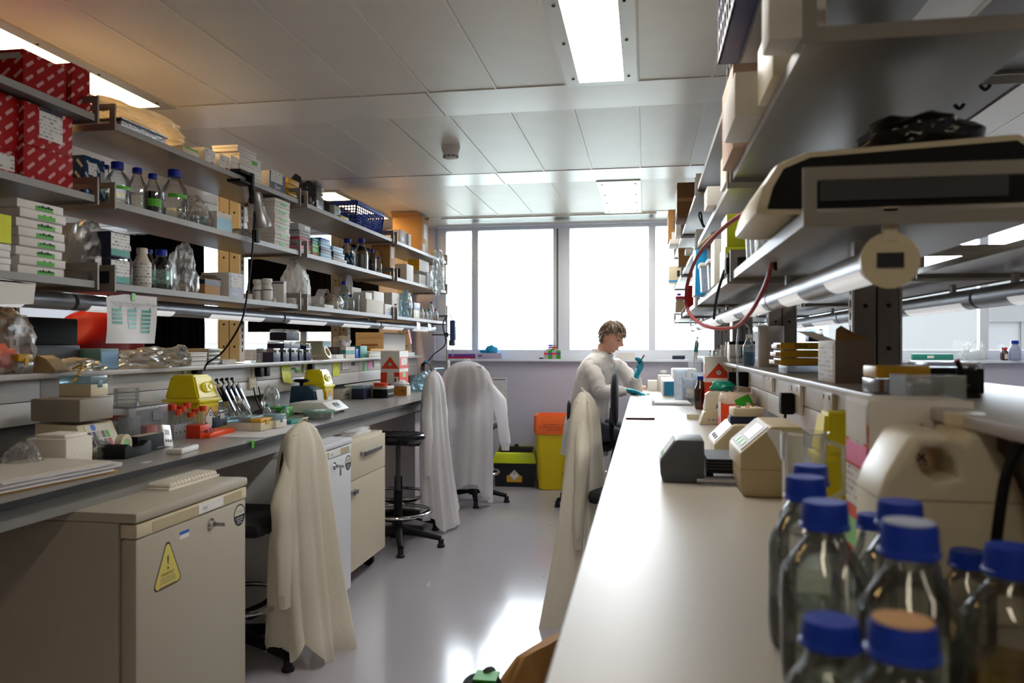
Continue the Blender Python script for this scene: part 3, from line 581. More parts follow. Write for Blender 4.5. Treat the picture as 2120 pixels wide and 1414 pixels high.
bottle('lab_bottle', 'blue-capped bottle half hidden behind the first clear bottle', *LBt(ZB, 219, 342, 26, -2.14), liq=.4, group=GB)
y = onX(402, -1.97); crumple('plastic_bag', 'clear plastic bag of dishes between the largest bottle and the tissue box', 'bag', (-1.97, y, ZB), (.07, .07, .085), 'bag', 12, .35)
for i in range(3): b = B(); b.lathe([(.042, 0), (.042, .012), (0, .012)], 'plastic', n=20); b.obj('petri_dish', loc=(-1.93, onX(392, -1.93), ZB + i * .0135), label=['lowest', 'middle', 'top'][i] + ' clear dish of the small pile by the tissue box', cat='dish', group='clear dishes on the middle shelf')
bx = LS(ZB, 449, 480, 436, .16, -1.895); carton('tissue_box', 'white cube tissue box with pale blue panels on the middle left shelf', 'box', bx, 'white_card', st=(('x', .0, 1, 0, .72, 'sky_blue', 'printed_panel'), ('y', .0, .72, 0, .72, mat('pale_teal', '7fb4c4', .5), 'printed_panel')))
crumple('glove_bag', 'flat clear bag with red contents beside the stack of white boxes', 'bag', (-1.95, onX(500, -1.95) - .02, ZB), (.06, .06, .03), 'bag', 15, .3)
zz = ZB; hh = .0415
for i in range(6):
    y0, y1 = onX(568, -1.89), onX(599, -1.89)
    carton('freezer_box', '%s white lidded box of the six-box stack on the middle left shelf' % ['lowest', 'second', 'third', 'fourth', 'fifth', 'topmost'][i], 'box', (-2.04 + .004 * (i % 2), -1.89 + .003 * (i % 2), y0, y1, zz, zz + hh - .001), 'white_card', lid=.018, st=(('x', .35, .72, .22, .62, 'green_light'),), group='white boxes in the six-box stack'); zz += hh
# third bay, middle shelf: coloured tip racks
zz = ZB
def pile(rows, xf, dx, z, grp, nm='rack_box', cat='box'):
    for (u0, u1, h, m, lb) in rows:
        carton(nm, lb, cat, (xf - dx, xf, onX(u0, xf), onX(u1, xf), z, z + h - .001), m, lid=h * .4, lidm=m, group=grp); z += h
pile([(620, 643, .035, 'white_card', 'white lowest box under the crimson boxes'), (620, 643, .03, 'pink', 'pink box in the crimson pile'), (620, 643, .035, 'crimson', 'crimson box in the pile beside the bracket'), (620, 643, .035, 'grey_card', 'grey box over the crimson box')], -1.93, .12, ZB, 'coloured boxes by the bracket')
carton('carton', 'pale grey carton topped by a white label over the coloured boxes', 'carton', (-2.05, -1.93, onX(618, -1.93), onX(643, -1.93), ZB + .136, ZB + .175), 'grey_card', st=(('x', .5, .9, .3, .8, 'white'),))
pile([(647, 661, .03, 'card_light', 'brown low box under the teal box'), (647, 661, .05, 'green_light', 'green box under the teal box'), (647, 661, .035, 'teal', 'teal box between the crimson and blue piles')], -1.92, .1, ZB, 'teal and green boxes')
pile([(664, 686, .038, 'sky_blue', 'lowest pale blue box of the blue pile'), (664, 686, .035, 'navy', 'dark blue box of the blue pile'), (664, 684, .035, 'sky_blue', 'upper pale blue box of the blue pile'), (664, 684, .022, 'blue', 'topmost blue lid box of the blue pile')], -1.91, .11, ZB, 'blue boxes in a pile')
pile([(690, 718, .03, 'white_card', 'lowest white box next to the bottles'), (690, 713, .035, 'navy', 'dark blue box next to the bottles'), (689, 710, .035, 'sky_blue', 'pale blue box on top, next to the bottles')], -1.905, .11, ZB, 'pale boxes next to the bottles')
bottle('lab_bottle', 'clear blue-capped bottle with a blue patterned label, third bay', *LBt(ZB, 719, 494, 29, -1.99), lbl=(.0, .5, 'blue_dash'), group=GB)
bottle('lab_bottle', 'tall clear blue-capped bottle with yellow label edge, third bay', *LBt(ZB, 748, 494, 27, -1.96), liq=.5, lbl=(.05, .5, 'plastic_dark'), group=GB)
bottle('lab_bottle', 'slim blue-capped bottle with yellow label between two large bottles', *LBt(ZB, 733, 512, 14, -2.06), lbl=(.05, .55, 'yellow'), group=GB)
bottle('lab_bottle', 'dark brown blue-capped bottle, third bay', *LBt(ZB, 770, 516, 18, -1.96), gl='glass', liq=.6, lm='liquid_dark', group=GB)
bottle('lab_bottle', 'smallest blue-capped bottle at the end of the third bay', *LBt(ZB, 784, 532, 13, -1.95), liq=.3, group=GB)
carton('cardboard_box', 'brown cardboard box behind the smallest bottle, middle shelf', 'box', (-2.19, -2.0, onX(792, -2.0), 5.59, ZB, ZB + .2), 'card_dark', st=(('y', .3, .9, .0, .5, 'card'),))
bx = LS(ZB, 822, 832, 512, .15, -1.93); carton('paper_sack', 'crumpled brown paper sack at the start of the window end bay', 'bag', (bx[0], bx[1], 5.72, 5.84, ZB, bx[5]), 'card_light', flaps=.02, st=(('x', .3, .8, .0, .35, 'white'), ('x', .2, .7, .6, .95, 'paper')))
carton('carton', 'white carton with black mark beside the paper sack', 'carton', LS(ZB, 842, 856, 546, .14, -1.92), 'white_card', st=(('y', .3, .6, .25, .75, 'ink'),))
carton('carton', 'lower white carton beside the hanging clear bag', 'carton', LS(ZB, 868, 881, 567, .1, -1.92), 'white_card', st=(('x', .2, .8, .2, .8, 'print_white'),), group='white cartons at the window end')
carton('carton', 'upper white carton with warm light painted on its near side, beside the hanging clear bag', 'carton', (-2.02, -1.92, onX(868, -1.92), onX(888, -1.92), 1.932, 2.03), 'white_card', st=(('y', 0, 1, 0, 1, 'yellow_deep'),), group='white cartons at the window end')  # amber side sheet stands for warm light falling on the carton
carton('carton', 'small pale carton under the hanging clear bag', 'carton', LS(ZB, 884, 897, 563, .08, -1.91), 'paper')
y = onX(905, -1.84); t = thing('hanging_bag', 'clear crinkled bag hanging from the top bracket at the window end', 'bag', (-1.83, y, 2.0))
crumple('bag_film', None, None, (0, 0, -.06), (.06, .07, .17), 'plastic', 21, .6, 2.2, flat=False, par=t); crumple('contents', None, None, (.01, -.01, -.20), (.045, .05, .06), 'bag', 22, .5, flat=False, par=t)
carton('carton', 'small dark printed carton at the window end of the top shelf', 'carton', (-1.95, -1.88, 6.96, 7.1, ZA, ZA + .09), 'grey_card', st=(('x', .5, .9, .1, .9, 'red_dark'), ('y', .1, .9, .1, .9, 'print_white')))
# ================================================================ left rack, bottom shelf
GS = 'white lidded boxes of the near stack with green tape'
y0, y1 = onX(40, -1.9), onX(134, -1.9); zz = ZCC; hh = (vz(408, -1.9, y0) - ZCC) / 8
for i in range(8):
    a = .004 * math.sin(i * 2.3); o0 = .4 + .05 * math.sin(i * 4.1)
    t = carton('freezer_box', '%s white lidded box with green tape in the tall near stack' % ['lowest', 'second lowest', 'third lowest', 'fourth lowest', 'fifth lowest', 'sixth lowest', 'second from top', 'topmost'][i], 'box', (-2.12, -1.905 + a, y0 + a, y1 + a, zz, zz + hh - .0012), 'white_card', lid=.026, st=(('x', o0, o0 + .38, .12, .6, 'green_tape', 'tape'),), group=GS)
    for k in range(5): b = B(); b.box(.1105, .1112, -.012 + k * .012, -.005 + k * .013, .012, .017 + .003 * (k % 2), 'ink'); b.obj('pen_mark', t)
    zz += hh
y0, y1 = onX(-80, -1.89), onX(24, -1.89)
for i in range(2): carton('freezer_box', ['lower', 'upper'][i] + ' white box with yellow note at the left edge, beside the tall stack', 'box', (-2.1, -1.89, y0, y1 - .005, ZCC + i * .0415, ZCC + i * .0415 + .04), 'white_card', lid=.018, group='white boxes at the left edge')
b = B(); b.box(-.0005, .0005, -.045, .045, 0, .085, 'note'); b.obj('sticky_note', loc=(-1.885, onX(-2, -1.885) - .0, ZCC + .084), label='yellow sticky note standing on the white boxes at the left edge', cat='note')
t = thing('paper_tray', 'white paper tray hanging under the bottom shelf at the left edge', 'tray', (-1.85, onX(20, -1.85), 1.42)); b = B(); b.prism([(-.2, .075), (.1, .055), (.09, -.005), (-.2, -.02)], 'x', -.03, .0, 'white_card'); b.obj('tray_front', t)
b = B(); b.box(-.03, 0, -.2, .1, .055, .06, 'white_card'); b.obj('rim', t)
bx = (-2.16, -2.02, onX(167, -2.02) - .0, onX(217, -2.02) + .0, ZCC + .12, ZCC + .2)
carton('carton', 'white carton marked in pencil behind the grey plastic bag', 'carton', (-2.18, -2.04, 2.52, 2.72, ZCC, 1.735), 'white_card', st=(('x', .15, .8, .72, .86, 'ink_grey'),))
crumple('plastic_bag', 'grey clear plastic bag of tubing beside the tall white stack', 'bag', (-2.0, onX(185, -2.0) - .0, ZCC), (.075, .13, .13), 'bag', 31, .3, 1.5)
zz = ZCC
for i, lb in enumerate(('lower', 'upper')):
    bx = (-1.98, -1.885, onX(229, -1.885), onX(269, -1.885), zz + i * .098, zz + i * .098 + .09)
    carton('kit_box', lb + ' navy, white and teal kit box of the pair on the bottom left shelf', 'box', bx, 'navy', st=(('x', .02, .98, .32, .95, 'print_white', 'label_sticker'), ('x', .02, .98, .06, .32, 'teal', 'label_sticker')), group='navy and teal kit boxes')
bottle('reagent_bottle', 'white plastic bottle with red logo and handwriting, bottom left shelf', *LBt(ZCC, 294, 514, 36, -1.93), cap='offwhite', gl='offwhite', neck=.5, capr=.6, lbl=(.1, .62, 'print_white'))
bottle('reagent_bottle', 'white capped clear bottle half hidden behind the white plastic bottle', *LBt(ZCC, 258, 509, 32, -2.06), cap='offwhite', neck=.6, capr=.75)
bottle('lab_bottle', 'wide clear blue-capped bottle on the bottom left shelf', *LBt(ZCC, 334, 517, 42, -1.94), liq=.25, lbl=(.15, .5, 'plastic_green'), group=GB)
bottle('lab_bottle', 'blue-capped bottle behind the wide clear bottle, bottom left shelf', *LBt(ZCC, 309, 517, 24, -2.07), liq=.3, group=GB)
t = crumple('plastic_bag', 'clear zip bag leaning beside the wide clear bottle', 'bag', (-1.96, onX(378, -1.96), ZCC), (.05, .085, .125), 'bag', 33, .3)
bx = LS(ZCC, 424, 456, 576, .18, -1.93); carton('cardboard_box', 'brown cardboard box with dark blue band on the bottom left shelf', 'box', bx, 'card_light', st=(('x', 0, 1, .62, .95, 'navy', 'printed_band'), ('y', 0, 1, .68, .95, 'navy', 'printed_band')))
crumple('plastic_bag', 'thin clear bag lying over the banded cardboard box', 'bag', (-2.03, onX(440, -2.03), bx[5] + .001), (.07, .1, .02), 'bag', 35, .4)
bx = LS(ZCC, 474, 504, 563, .14, -1.92); t = carton('glove_box', 'white glove box with blue grey label, upright on the bottom left shelf', 'box', bx, 'white_card', st=(('x', .05, .95, .05, .95, mat('pale_slate', '9aa2bc', .5), 'label_sticker'),))
sticker(t, (-.07, .0712, -(bx[3] - bx[2]) / 2, (bx[3] - bx[2]) / 2, 0, bx[5] - bx[4]), 'x', .12, .88, .42, .92, 'print_white'); text('Glove', .022, t, (.0725, -.045, .045), RX, 'white', al='LEFT'); text('Gloves', .02, t, (.0725, -.045, .022), RX, 'white', al='LEFT')
bottle('small_bottle', 'small dark bottle with black cap hiding beside the glove box', *LBt(ZCC, 515, 592, 13, -2.0), cap='black', gl='amber', lbl=(.1, .5, 'paper'))
for u, vt, lb in ((534, 579, 'white plastic tub with a black line, half hidden'), (553, 577, 'white plastic tub with a black line, in front')):
    x, y, z, h, r = LBt(ZCC, u, vt, 22, -1.93 - (.05 if u < 540 else 0)); bottle('reagent_tub', lb, x, y, z, h, r, cap='white', gl='white', neck=.8, capr=.95, lbl=(.5, .54, 'ink'))
carton('carton', 'white carton beside the white tubs on the bottom shelf', 'carton', LS(ZCC, 587, 593, 582, .1, -1.91), 'white_card', st=(('y', 0, 1, .88, .97, 'ink_grey'),))
bottle('small_vial', 'tiny white capped vial in front of the white carton', *LBt(ZCC, 567, 616, 8, -1.89), cap='white', gl='white')
crumple('plastic_bag', 'large beige plastic bag standing at the start of the third bay', 'bag', (-2.01, 4.27, ZCC), (.06, .16, .165), 'bag_white', 41, .3, 1.4)
t = thing('till_roll', 'white paper roll curling out beside the beige bag', 'paper roll', (-1.99, 4.52, ZCC)); b = B(); b.cyl((-.03, 0, .04), (.03, 0, .04), .04, 'paper', n=20); b.obj('roll', t); b = B(); b.grid(lambda s, q: (-.03 + .06 * q, .03 + .09 * s, .08 + .05 * math.sin(s * 2.6)), 8, 1, 'paper'); b.obj('tail', t)
carton('cardboard_box', 'small brown box between the beige bag and the clear bag, third bay', 'box', (-2.05, -1.93, 4.61, 4.69, ZCC, ZCC + .09), 'card')
carton('carton', 'flat white pad lying in front of the beige bag', 'carton', (-1.95, -1.885, 4.38, 4.52, ZCC, ZCC + .022), 'white_card')
crumple('plastic_bag', 'clear bag with white and yellow contents on the third bay of the bottom shelf', 'bag', (-1.93, onX(688, -1.93) + .02, ZCC), (.05, .11, .06), 'bag', 43, .3)
x, y, z, h, r = LBt(ZCC, 705, 581, 23, -2.02); t = bottle('lab_bottle', 'clear bottle with white tubes through its blue cap, third bay', x, y + .06, z, h, r, tape=(.35, .45), group=GB)
for k in range(2): b = B(); b.tube([(0, .02 + .03 * k, h * (1.0 - .12 * k)), (0, .05 + .04 * k, h * 1.02), (0, .07 + .045 * k, h * .55), (0, .09 + .045 * k, h * 1.0), (0, .10 + .05 * k, h * .35)], .004, 'white', 6); b.obj('white_tube', t)
bottle('lab_bottle', 'small clear blue-capped bottle before the white boxes, third bay', *LBt(ZCC, 726, 610, 15, -1.92), liq=.2, gl='plastic', group=GB)
bottle('lab_bottle', 'small green-capped bottle beside the small blue-capped one', *LBt(ZCC, 713, 609, 13, -1.96), cap='teal', gl='plastic', group=GB)
b = B(); x, y, z, h, r = LBt(ZCC, 740, 611, 9, -1.93); b.lathe([(r, 0), (r, h), (r * .9, h), (r * .9, .004), (0, .004)], 'glass', n=16); b.obj('glass_cylinder', loc=(x, y, z), label='slim clear measuring cylinder beside the white boxes', cat='cylinder')
carton('carton', 'white carton in front of the tissue box, third bay', 'carton', (-2.02, -1.93, onX(757, -1.93), onX(770, -1.93), ZCC, ZCC + .15), 'white_card')
carton('foam_box', 'long white foam box in front of the tissue box, third bay', 'box', (-1.925, -1.88, onX(759, -1.88), onX(794, -1.88), ZCC, ZCC + .098), 'foam', bev=.006)
t = carton('tissue_box', 'white tissue box with a raised tissue, third bay of the bottom shelf', 'box', (-2.17, -2.04, 5.2, 5.4, ZCC, ZCC + .19), 'white_card', st=(('y', .1, .9, .3, .7, 'sky_blue'),)); crumple('tissue', None, None, (0, -.02, .19), (.03, .05, .07), 'paper', 45, .6, par=t)
carton('carton', 'large white carton stacked behind the foam box, third bay', 'carton', (-2.03, -1.93, 5.36, 5.58, ZCC + .0, ZCC + .17), 'white_card')
carton('glove_box', 'white and slate blue box at the end of the third bay, bottom shelf', 'box', LS(ZCC, 797, 811, 629, .03, -1.88), 'white_card', st=(('x', 0, 1, 0, .35, 'pale_slate'), ('x', .1, .9, .45, .9, 'print_white')))
GW = 'small bottles at the window end of the bottom shelf'
bottle('small_bottle', 'red-capped clear bottle at the start of the window end bay', *LBt(ZCC, 819, 629, 10, -1.9), cap='red', gl='plastic', lbl=(.1, .6, 'paper'), group=GW)
carton('carton', 'white carton behind the red-capped bottle, window end bay', 'carton', (-2.05, -1.95, 5.83, 6.0, ZCC, ZCC + .19), 'white_card')
crumple('syringe_bag', 'pale blue clear bag standing between white carton and blue topped box', 'bag', (-1.93, 6.12, ZCC), (.05, .08, .13), 'plastic_blue', 47, .3)
carton('carton', 'cream carton with slate blue top and a square label, window end bay', 'carton', LS(ZCC, 857, 869, 626, .1, -1.92), 'cream', lid=.06, lidm='pale_slate', st=(('x', .25, .75, .15, .55, 'white'),))
for u, vt, cp, lb in ((873, 637, 'teal', 'first green-capped flask'), (881, 642, 'teal', 'second green-capped flask'), (889, 640, 'teal', 'third green-capped flask, next to the red cap'), (893, 625, 'blue_cap', 'tall blue-capped bottle behind the flasks'), (902, 640, 'red', 'red-capped bottle at the very end')):
    bottle('small_bottle', lb + ', window end of the bottom left shelf', *LBt(ZCC, u, vt, 11, -1.91 if cp != 'blue_cap' else -2.0), cap=cp, gl='plastic', liq=.3 if cp == 'red' else None, lm='liquid_yellow', group=GW)
for i, (u, m, lb, z) in enumerate([(866, 'white', 'white paper tag hanging from the shelf edge beside the flasks', 1.452), (889, 'white', 'tilted white paper tag under the red-capped bottle', 1.448), (871, 'pink', 'pink paper strip hanging below the strip light', 1.36)]):
    b = B(); b.prism([(-.05, .03), (.05, .02), (.06, -.035), (-.045, -.03)] if i < 2 else [(-.06, .06), (-.02, .06), (.06, -.06), (.02, -.06)], 'x', 0, .0015, m); b.obj('paper_tag', loc=(-1.855 if i < 2 else -1.95, onX(u, -1.855), z), label=lb, cat='tag', group='paper tags at the window end')
# chart sheet taped to the shelf edge
y0, y1 = onX(217, -1.855), onX(324, -1.855); zt, zb = vz(605, -1.855, y0), vz(711, -1.855, (y0 + y1) / 2); W = y1 - y0; H = zt - zb
t = thing('paper_chart', 'paper chart of teal boxes in three columns taped to the bottom left shelf', 'chart', (-1.852, y0, zb))
b = B(); b.grid(lambda s, q: (.012 * math.sin(s * 5 + q * 2) * (1 - q), W * (s * (1 - .02 * q) + .01 * q), H * q * (1 - .08 * max(0, .35 - s) * 3 * q)), 14, 10, 'paper'); b.obj('sheet', t)
b = B(); b.box(.004, .005, W * .46, W * .53, H * .88, H * 1.03, 'green_light'); b.obj('tape', t)
def chart(nm, s0, s1, q0, q1, m, par):
    b = B(); b.grid(lambda a, c: (.012 * math.sin((s0 + (s1 - s0) * a) * 5 + (q0 + (q1 - q0) * c) * 2) * (1 - (q0 + (q1 - q0) * c)) + .0018, W * (s0 + (s1 - s0) * a), H * (q0 + (q1 - q0) * c)), 4, 1, m); return b.obj(nm, par)
for c, (s0, n) in enumerate(((.09, 4), (.40, 5), (.69, 6))):
    for i in range(n): q = .645 - i * .085; chart('chart_box', s0, s0 + .185, q, q + .055, 'teal', t)
    chart('chart_marker', s0 + .145, s0 + .175, .70, .75, 'teal', t)
text('Focus Sector Gene Expression for FFPE samples', .0135, t, (.012, W * .5, H * .81), RX, 'ink_grey'); text('Project sample processing - FFPE workflow', .008, t, (.013, W * .33, H * .765), RX, 'ink_grey')
# ================================================================ left reagent ledge
ZL = 1.19
def LG(u0, u1, vt, dx=.12, xf=-2.13): y0, y1 = onX(u0, xf), onX(u1, xf); return (xf - dx, xf, y0, y1, ZL, vz(vt, xf, y0))
def tipbox(label, bx, m='navy', lid='plastic', lf=.28, group=None, cat='box', st=(), latch=1):
    """pipette tip box: solid body, clear hinged lid, latch"""
    x0, x1, y0, y1, z0, z1 = bx; cx, cy = (x0 + x1) / 2, (y0 + y1) / 2; h = z1 - z0; X, Y = (x1 - x0) / 2, (y1 - y0) / 2; hb = h * (1 - lf)
    t = thing('tip_box', label, cat, (cx, cy, z0), group=group)
    b = B(); b.box(-X, X, -Y, Y, 0, hb, m, .004); b.obj('body', t); b = B(); b.box(-X + .001, X - .001, -Y + .001, Y - .001, hb + .0008, h, lid, .006); b.obj('lid', t)
    if latch: b = B(); b.box(X, X + .003, -Y * .25, Y * .25, hb - .012, hb + .012, lid if lid != 'plastic' else 'white', .001); b.obj('latch', t)
    for s in st: sticker(t, (-X, X, -Y, Y, 0, h), *s)
    return t
crumple('plastic_bag', 'clear bag of orange caps at the left edge on the ledge', 'bag', (-2.2, onX(-10, -2.2), ZL), (.07, .16, .14), 'bag', 51, .3); crumple('orange_bungs', 'orange caps inside the clear bag at the left edge', 'caps', (-2.19, onX(0, -2.19), ZL + .02), (.035, .06, .05), 'orange', 52, .4)
t = thing('printer', 'black boxy printer standing on the left ledge', 'printer', (-2.34, 2.64, ZL))
b = B(); b.box(-.12, .1, -.13, .15, .0, .10, mat('plastic_char', '26272c', .5), .006); b.obj('base', t); b = B(); b.box(-.12, .09, -.13, .15, .1, .205, 'black', .008); b.obj('top_cover', t); b = B(); b.box(.1, .103, -.11, .13, .02, .09, 'dark_grey'); b.obj('drawer', t)
crumple('red_bag', 'red plastic bag slumped on the ledge behind the paper chart', 'bag', (-2.36, 3.06, ZL), (.12, .25, .155), 'red_dark', 53, .22, 1.3)
tipbox('tip box with an orange lid on the ledge, left of the small beige scale', LG(38, 70, 733, .1, -2.12), 'plastic', 'yellow_deep', .4, group='tip boxes on the left ledge')
t = thing('label_maker', 'small beige hand device with a curved front on the left ledge', 'device', (-2.13, onX(105, -2.13), ZL)); b = B(); b.prism([(-.05, 0), (.045, 0), (.05, .01), (.01, .05), (-.02, .062), (-.05, .06)], 'y', -.035, .035, 'beige', .003); b.obj('body', t); b = B(); b.box(-.0, .03, -.02, .02, .03, .036, 'ink_grey', T=Matrix.Rotation(.7, 4, 'Y')); b.obj('screen', t)
crumple('plastic_bag', 'clear bag with a yellow tube lying on the left ledge', 'bag', (-2.16, onX(160, -2.16) , ZL), (.055, .13, .03), 'bag', 55, .3)
carton('carton', 'blue teal carton on the left ledge below the paper chart', 'carton', LG(208, 246, 722, .16, -2.16), mat('teal_grey', '5d8a96', .5), st=(('x', .05, .95, .05, .85, mat('pale_blue', '7fa6c8', .5), 'printed_face'),))
crumple('plastic_bag', 'heap of clear crackling plastic bags on the left ledge', 'bag', (-2.15, onX(318, -2.15), ZL), (.08, .2, .055), 'plastic', 57, .45, 2.4); crumple('plastic_bag', 'second clear plastic bag pushed up against the white trays', 'bag', (-2.15, onX(366, -2.15), ZL), (.06, .04, .06), 'plastic', 58, .4, 2)
for i in range(3): t = carton('slide_tray', ['lowest', 'middle', 'topmost tilted'][i] + ' white tray of the pile on the left ledge', 'tray', (-2.27, -2.15 + .01 * i, onX(392, -2.16) - .02 * i, onX(424, -2.16) - .015 * i, ZL + .022 * i, ZL + .022 * i + .020), 'white_card', lid=.007, group='white trays on the ledge')
b = B(); b.box(-.03, .03, -.03, .03, 0, .012, 'yellow'); b.obj('yellow_clip', loc=(-2.2, 3.72, ZL + .067), label='small yellow clip lying on top of the white tray pile', cat='clip')
for i in range(4): carton('metal_rack', ['lowest', 'second', 'third', 'topmost'][i] + ' dark metal slide rack of the stack on the ledge', 'rack', (-2.26, -2.14, onX(432, -2.14) - .0, onX(456, -2.14), ZL + .021 * i, ZL + .021 * i + .019), 'steel_dull', st=(('x', .05, .95, .3, .5, 'black'),), group='dark metal racks on the ledge')
for k in range(14):
    b = B(); b.lathe([(.008, 0), (.008, .012), (.008, .013)], 'black' if k % 2 else 'white', n=10); b.lathe([(.0085, .013), (.0085, .024), (0, .024)], 'white', n=10)
    b.obj('small_vial', loc=(-2.14 - .02 * (k % 2), onX(461 + 4.0 * (k // 2), -2.14), ZL + .0 + .0245 * (k % 2 == 0) * 0), label='small white topped vial in the cluster beside the metal racks', cat='vial', group='small vials on the ledge')
for k in range(4): b = B(); b.lathe([(.004, 0), (.009, .012), (.009, .055)], 'plastic', n=12, cap=False); b.obj('clear_tube', loc=(-2.15, onX(522 + 6 * k, -2.15), ZL), label='clear open tube standing left of the navy tip boxes', cat='tube', group='clear tubes on the ledge')
GN = 'navy tip boxes piled on the ledge'
for u0, u1, vt, lb in ((566, 581, 721, 'first'), (586, 599, 721, 'second'), (603, 617, 721, 'third'), (634, 645, 721, 'fifth')): tipbox('navy tip box with clear lid, %s along the bottom row on the left ledge' % lb, LG(u0, u1, vt, .11, -2.13), group=GN)
tipbox('navy tip box with clear lid, fourth along the bottom row on the left ledge', LG(620, 631, 723, .1, -2.14), group=GN)
zz = ZL + .056; y0, y1 = onX(610, -2.14), onX(626, -2.14)
tipbox('navy tip box with clear lid, upper row above the bottom row on the left ledge', (-2.25, -2.14, onX(588, -2.14), y1 - .03, ZL + .062, ZL + .062 + .065), group=GN); tipbox('navy tip box with clear lid, uppermost of the pile on the left ledge', (-2.26, -2.15, onX(596, -2.14), y1 - .02, ZL + .128, ZL + .195), group=GN)
tipbox('small navy tip box at the right of the pile, upper row', (-2.23, -2.14, onX(634, -2.14), onX(645, -2.14), ZL + .062, ZL + .11), group=GN)
carton('carton', 'grey green carton right of the navy tip boxes on the ledge', 'carton', LG(668, 685, 706, .2, -2.2), 'sage', st=(('x', .1, .9, .1, .9, 'sky_blue'),))
for k in range(4): b = B(); b.lathe([(.022, 0), (.024, .05), (.022, .052)], 'amber', n=16, cap=False); b.lathe([(.022, .0), (.022, .02), (0, .02)], 'liquid_yellow', n=16); b.obj('amber_beaker', loc=(-2.17, onX(679 + 6.5 * k, -2.17), ZL + .033), label='small amber cup standing on the white tray beside the tape roll', cat='cup', group='amber cups on the ledge')
carton('white_tray', 'white low tray carrying the amber cups on the left ledge', 'tray', (-2.25, -2.12, onX(680, -2.12), onX(711, -2.12), ZL, ZL + .032), 'white_card', st=(('x', .3, .5, .1, .9, 'grey_card'),))
b = B(); T = Matrix.Rotation(1.15, 4, 'Y'); b.lathe([(.028, 0), (.045, 0), (.045, .024), (.028, .024), (.028, 0)], 'cream', n=28, cap=False, T=T); b.obj('tape_roll', loc=(-2.10, onX(672, -2.10), ZL + .043), label='cream roll of tape standing at the front of the left ledge', cat='tape roll')
x0 = LG(700, 734, 0, .13, -2.15); t = carton('tissue_box', 'green and white tissue box with a torn top on the left ledge', 'box', (-2.28, -2.15, onX(716, -2.15), onX(735, -2.15), ZL + .0, ZL + .085), 'white_card', st=(('x', .0, 1, .35, .7, 'teal'), ('y', 0, 1, .4, .75, 'teal'))); crumple('torn_lid', None, None, (0, 0, .085), (.06, .1, .05), 'paper', 61, .35, par=t)
carton('book', 'teal book standing on the left ledge', 'book', LG(746, 760, 716, .1, -2.14), 'teal'); carton('book', 'dark blue folder next to the teal book on the ledge', 'book', LG(737, 744, 722, .12, -2.15), 'blue')
for i, (u0, u1, m, h) in enumerate([(764, 800, 'offwhite', .028), (768, 805, 'paper', .02), (806, 862, 'paper', .03), (810, 858, 'card_light', .018), (800, 840, 'white_card', .016)]):
    zb = ZL + (0, .0285, 0, .0305, .05)[i]; carton('paper_pack', ['cream pack of envelopes, lowest', 'white papers over the cream envelopes', 'white paper pack behind the biohazard carton', 'brown envelope over the white paper pack', 'white envelope lying topmost of the paper packs'][i] + ', window end of the ledge', 'papers', (-2.3 + .01 * i, -2.12 - .008 * i, onX(u0, -2.12), onX(u1, -2.12), zb, zb + h), m, group='paper packs on the ledge')
bx = (-2.44, -2.19, onX(850, -2.15) - .02, 7.05, ZL + .07, vz(688, -2.2, 6.3)); t = carton('archive_box', 'brown and white archive box at the window end of the left ledge', 'box', (-2.45, -2.2, 6.35, 6.95, ZL + .0, vz(688, -2.2, 6.3)), mat('card_pale', 'a3937e', .7), lid=.05, lidm='card_pale', st=(('x', 0, 1, 0, .95, 'white_card', 'printed_face'), ('y', .2, .8, .45, .52, 'card_dark'), ('y', .35, .85, .25, .32, 'card_dark')))
# ---------------------------------------------------------------- sockets, switches and notes on the left trunking
XP = -2.169
def socket(label, u0, u1, v0, v1, X=XP, s=1, plugs=0, rocker=1, m='white_gloss'):
    y0, y1 = onX(u0, X), onX(u1, X); z1, z0 = vz(v0, X, y0), vz(v1, X, y0); z0 = max(z0, 1.01); t = thing('wall_socket', label, 'socket', (X, (y0 + y1) / 2, (z0 + z1) / 2), group='sockets on the trunking'); h = (z1 - z0) / 2; L = abs(y1 - y0) / 2
    b = B(); b.box(0, s * .012, -L, L, -h, h, m, .003); b.obj('plate', t)
    for sg in (-1, 1):
        k = B(); k.box(s * .012, s * .015, sg * L * .5 - .006, sg * L * .5 + .006, h * .45, h * .75, 'red' if rocker > 1 else m, .001); k.obj('rocker', t)
        for dy, dz in ((0, .1), (-.011, -.25), (.011, -.25)): k = B(); k.box(s * .012, s * .0125, sg * L * .5 + dy - .002, sg * L * .5 + dy + .002, h * dz - .003, h * dz + .003, 'ink'); k.obj('pin_hole', t)
    for j in range(plugs):
        p = B(); y = (-.5 + j) * L * (1 if plugs > 1 else 0); p.box(s * .013, s * .05, y - .022, y + .022, -h * .9, h * .35, 'black', .008); o = p.obj('plug', t)
    return t
socket('double white socket with red rockers behind the clear plastic box', 176, 229, 767, 790, rocker=2)
socket('white socket above the first yellow sharps bin', 377, 413, 759, 778, plugs=1)
socket('white socket with two black plugs left of the yellow note', 520, 546, 751, 782, plugs=2)
socket('white socket with one black plug behind the second yellow sharps bin', 626, 644, 745, 772, plugs=1)
socket('white socket right of the second long yellow note', 706, 724, 741, 766); socket('white socket right of the pink note', 772, 788, 737, 760)
socket('cream fused switch low on the trunking beside the black plugs', 513, 527, 781, 806, m='cream')
G = 'notes stuck on the left trunking'
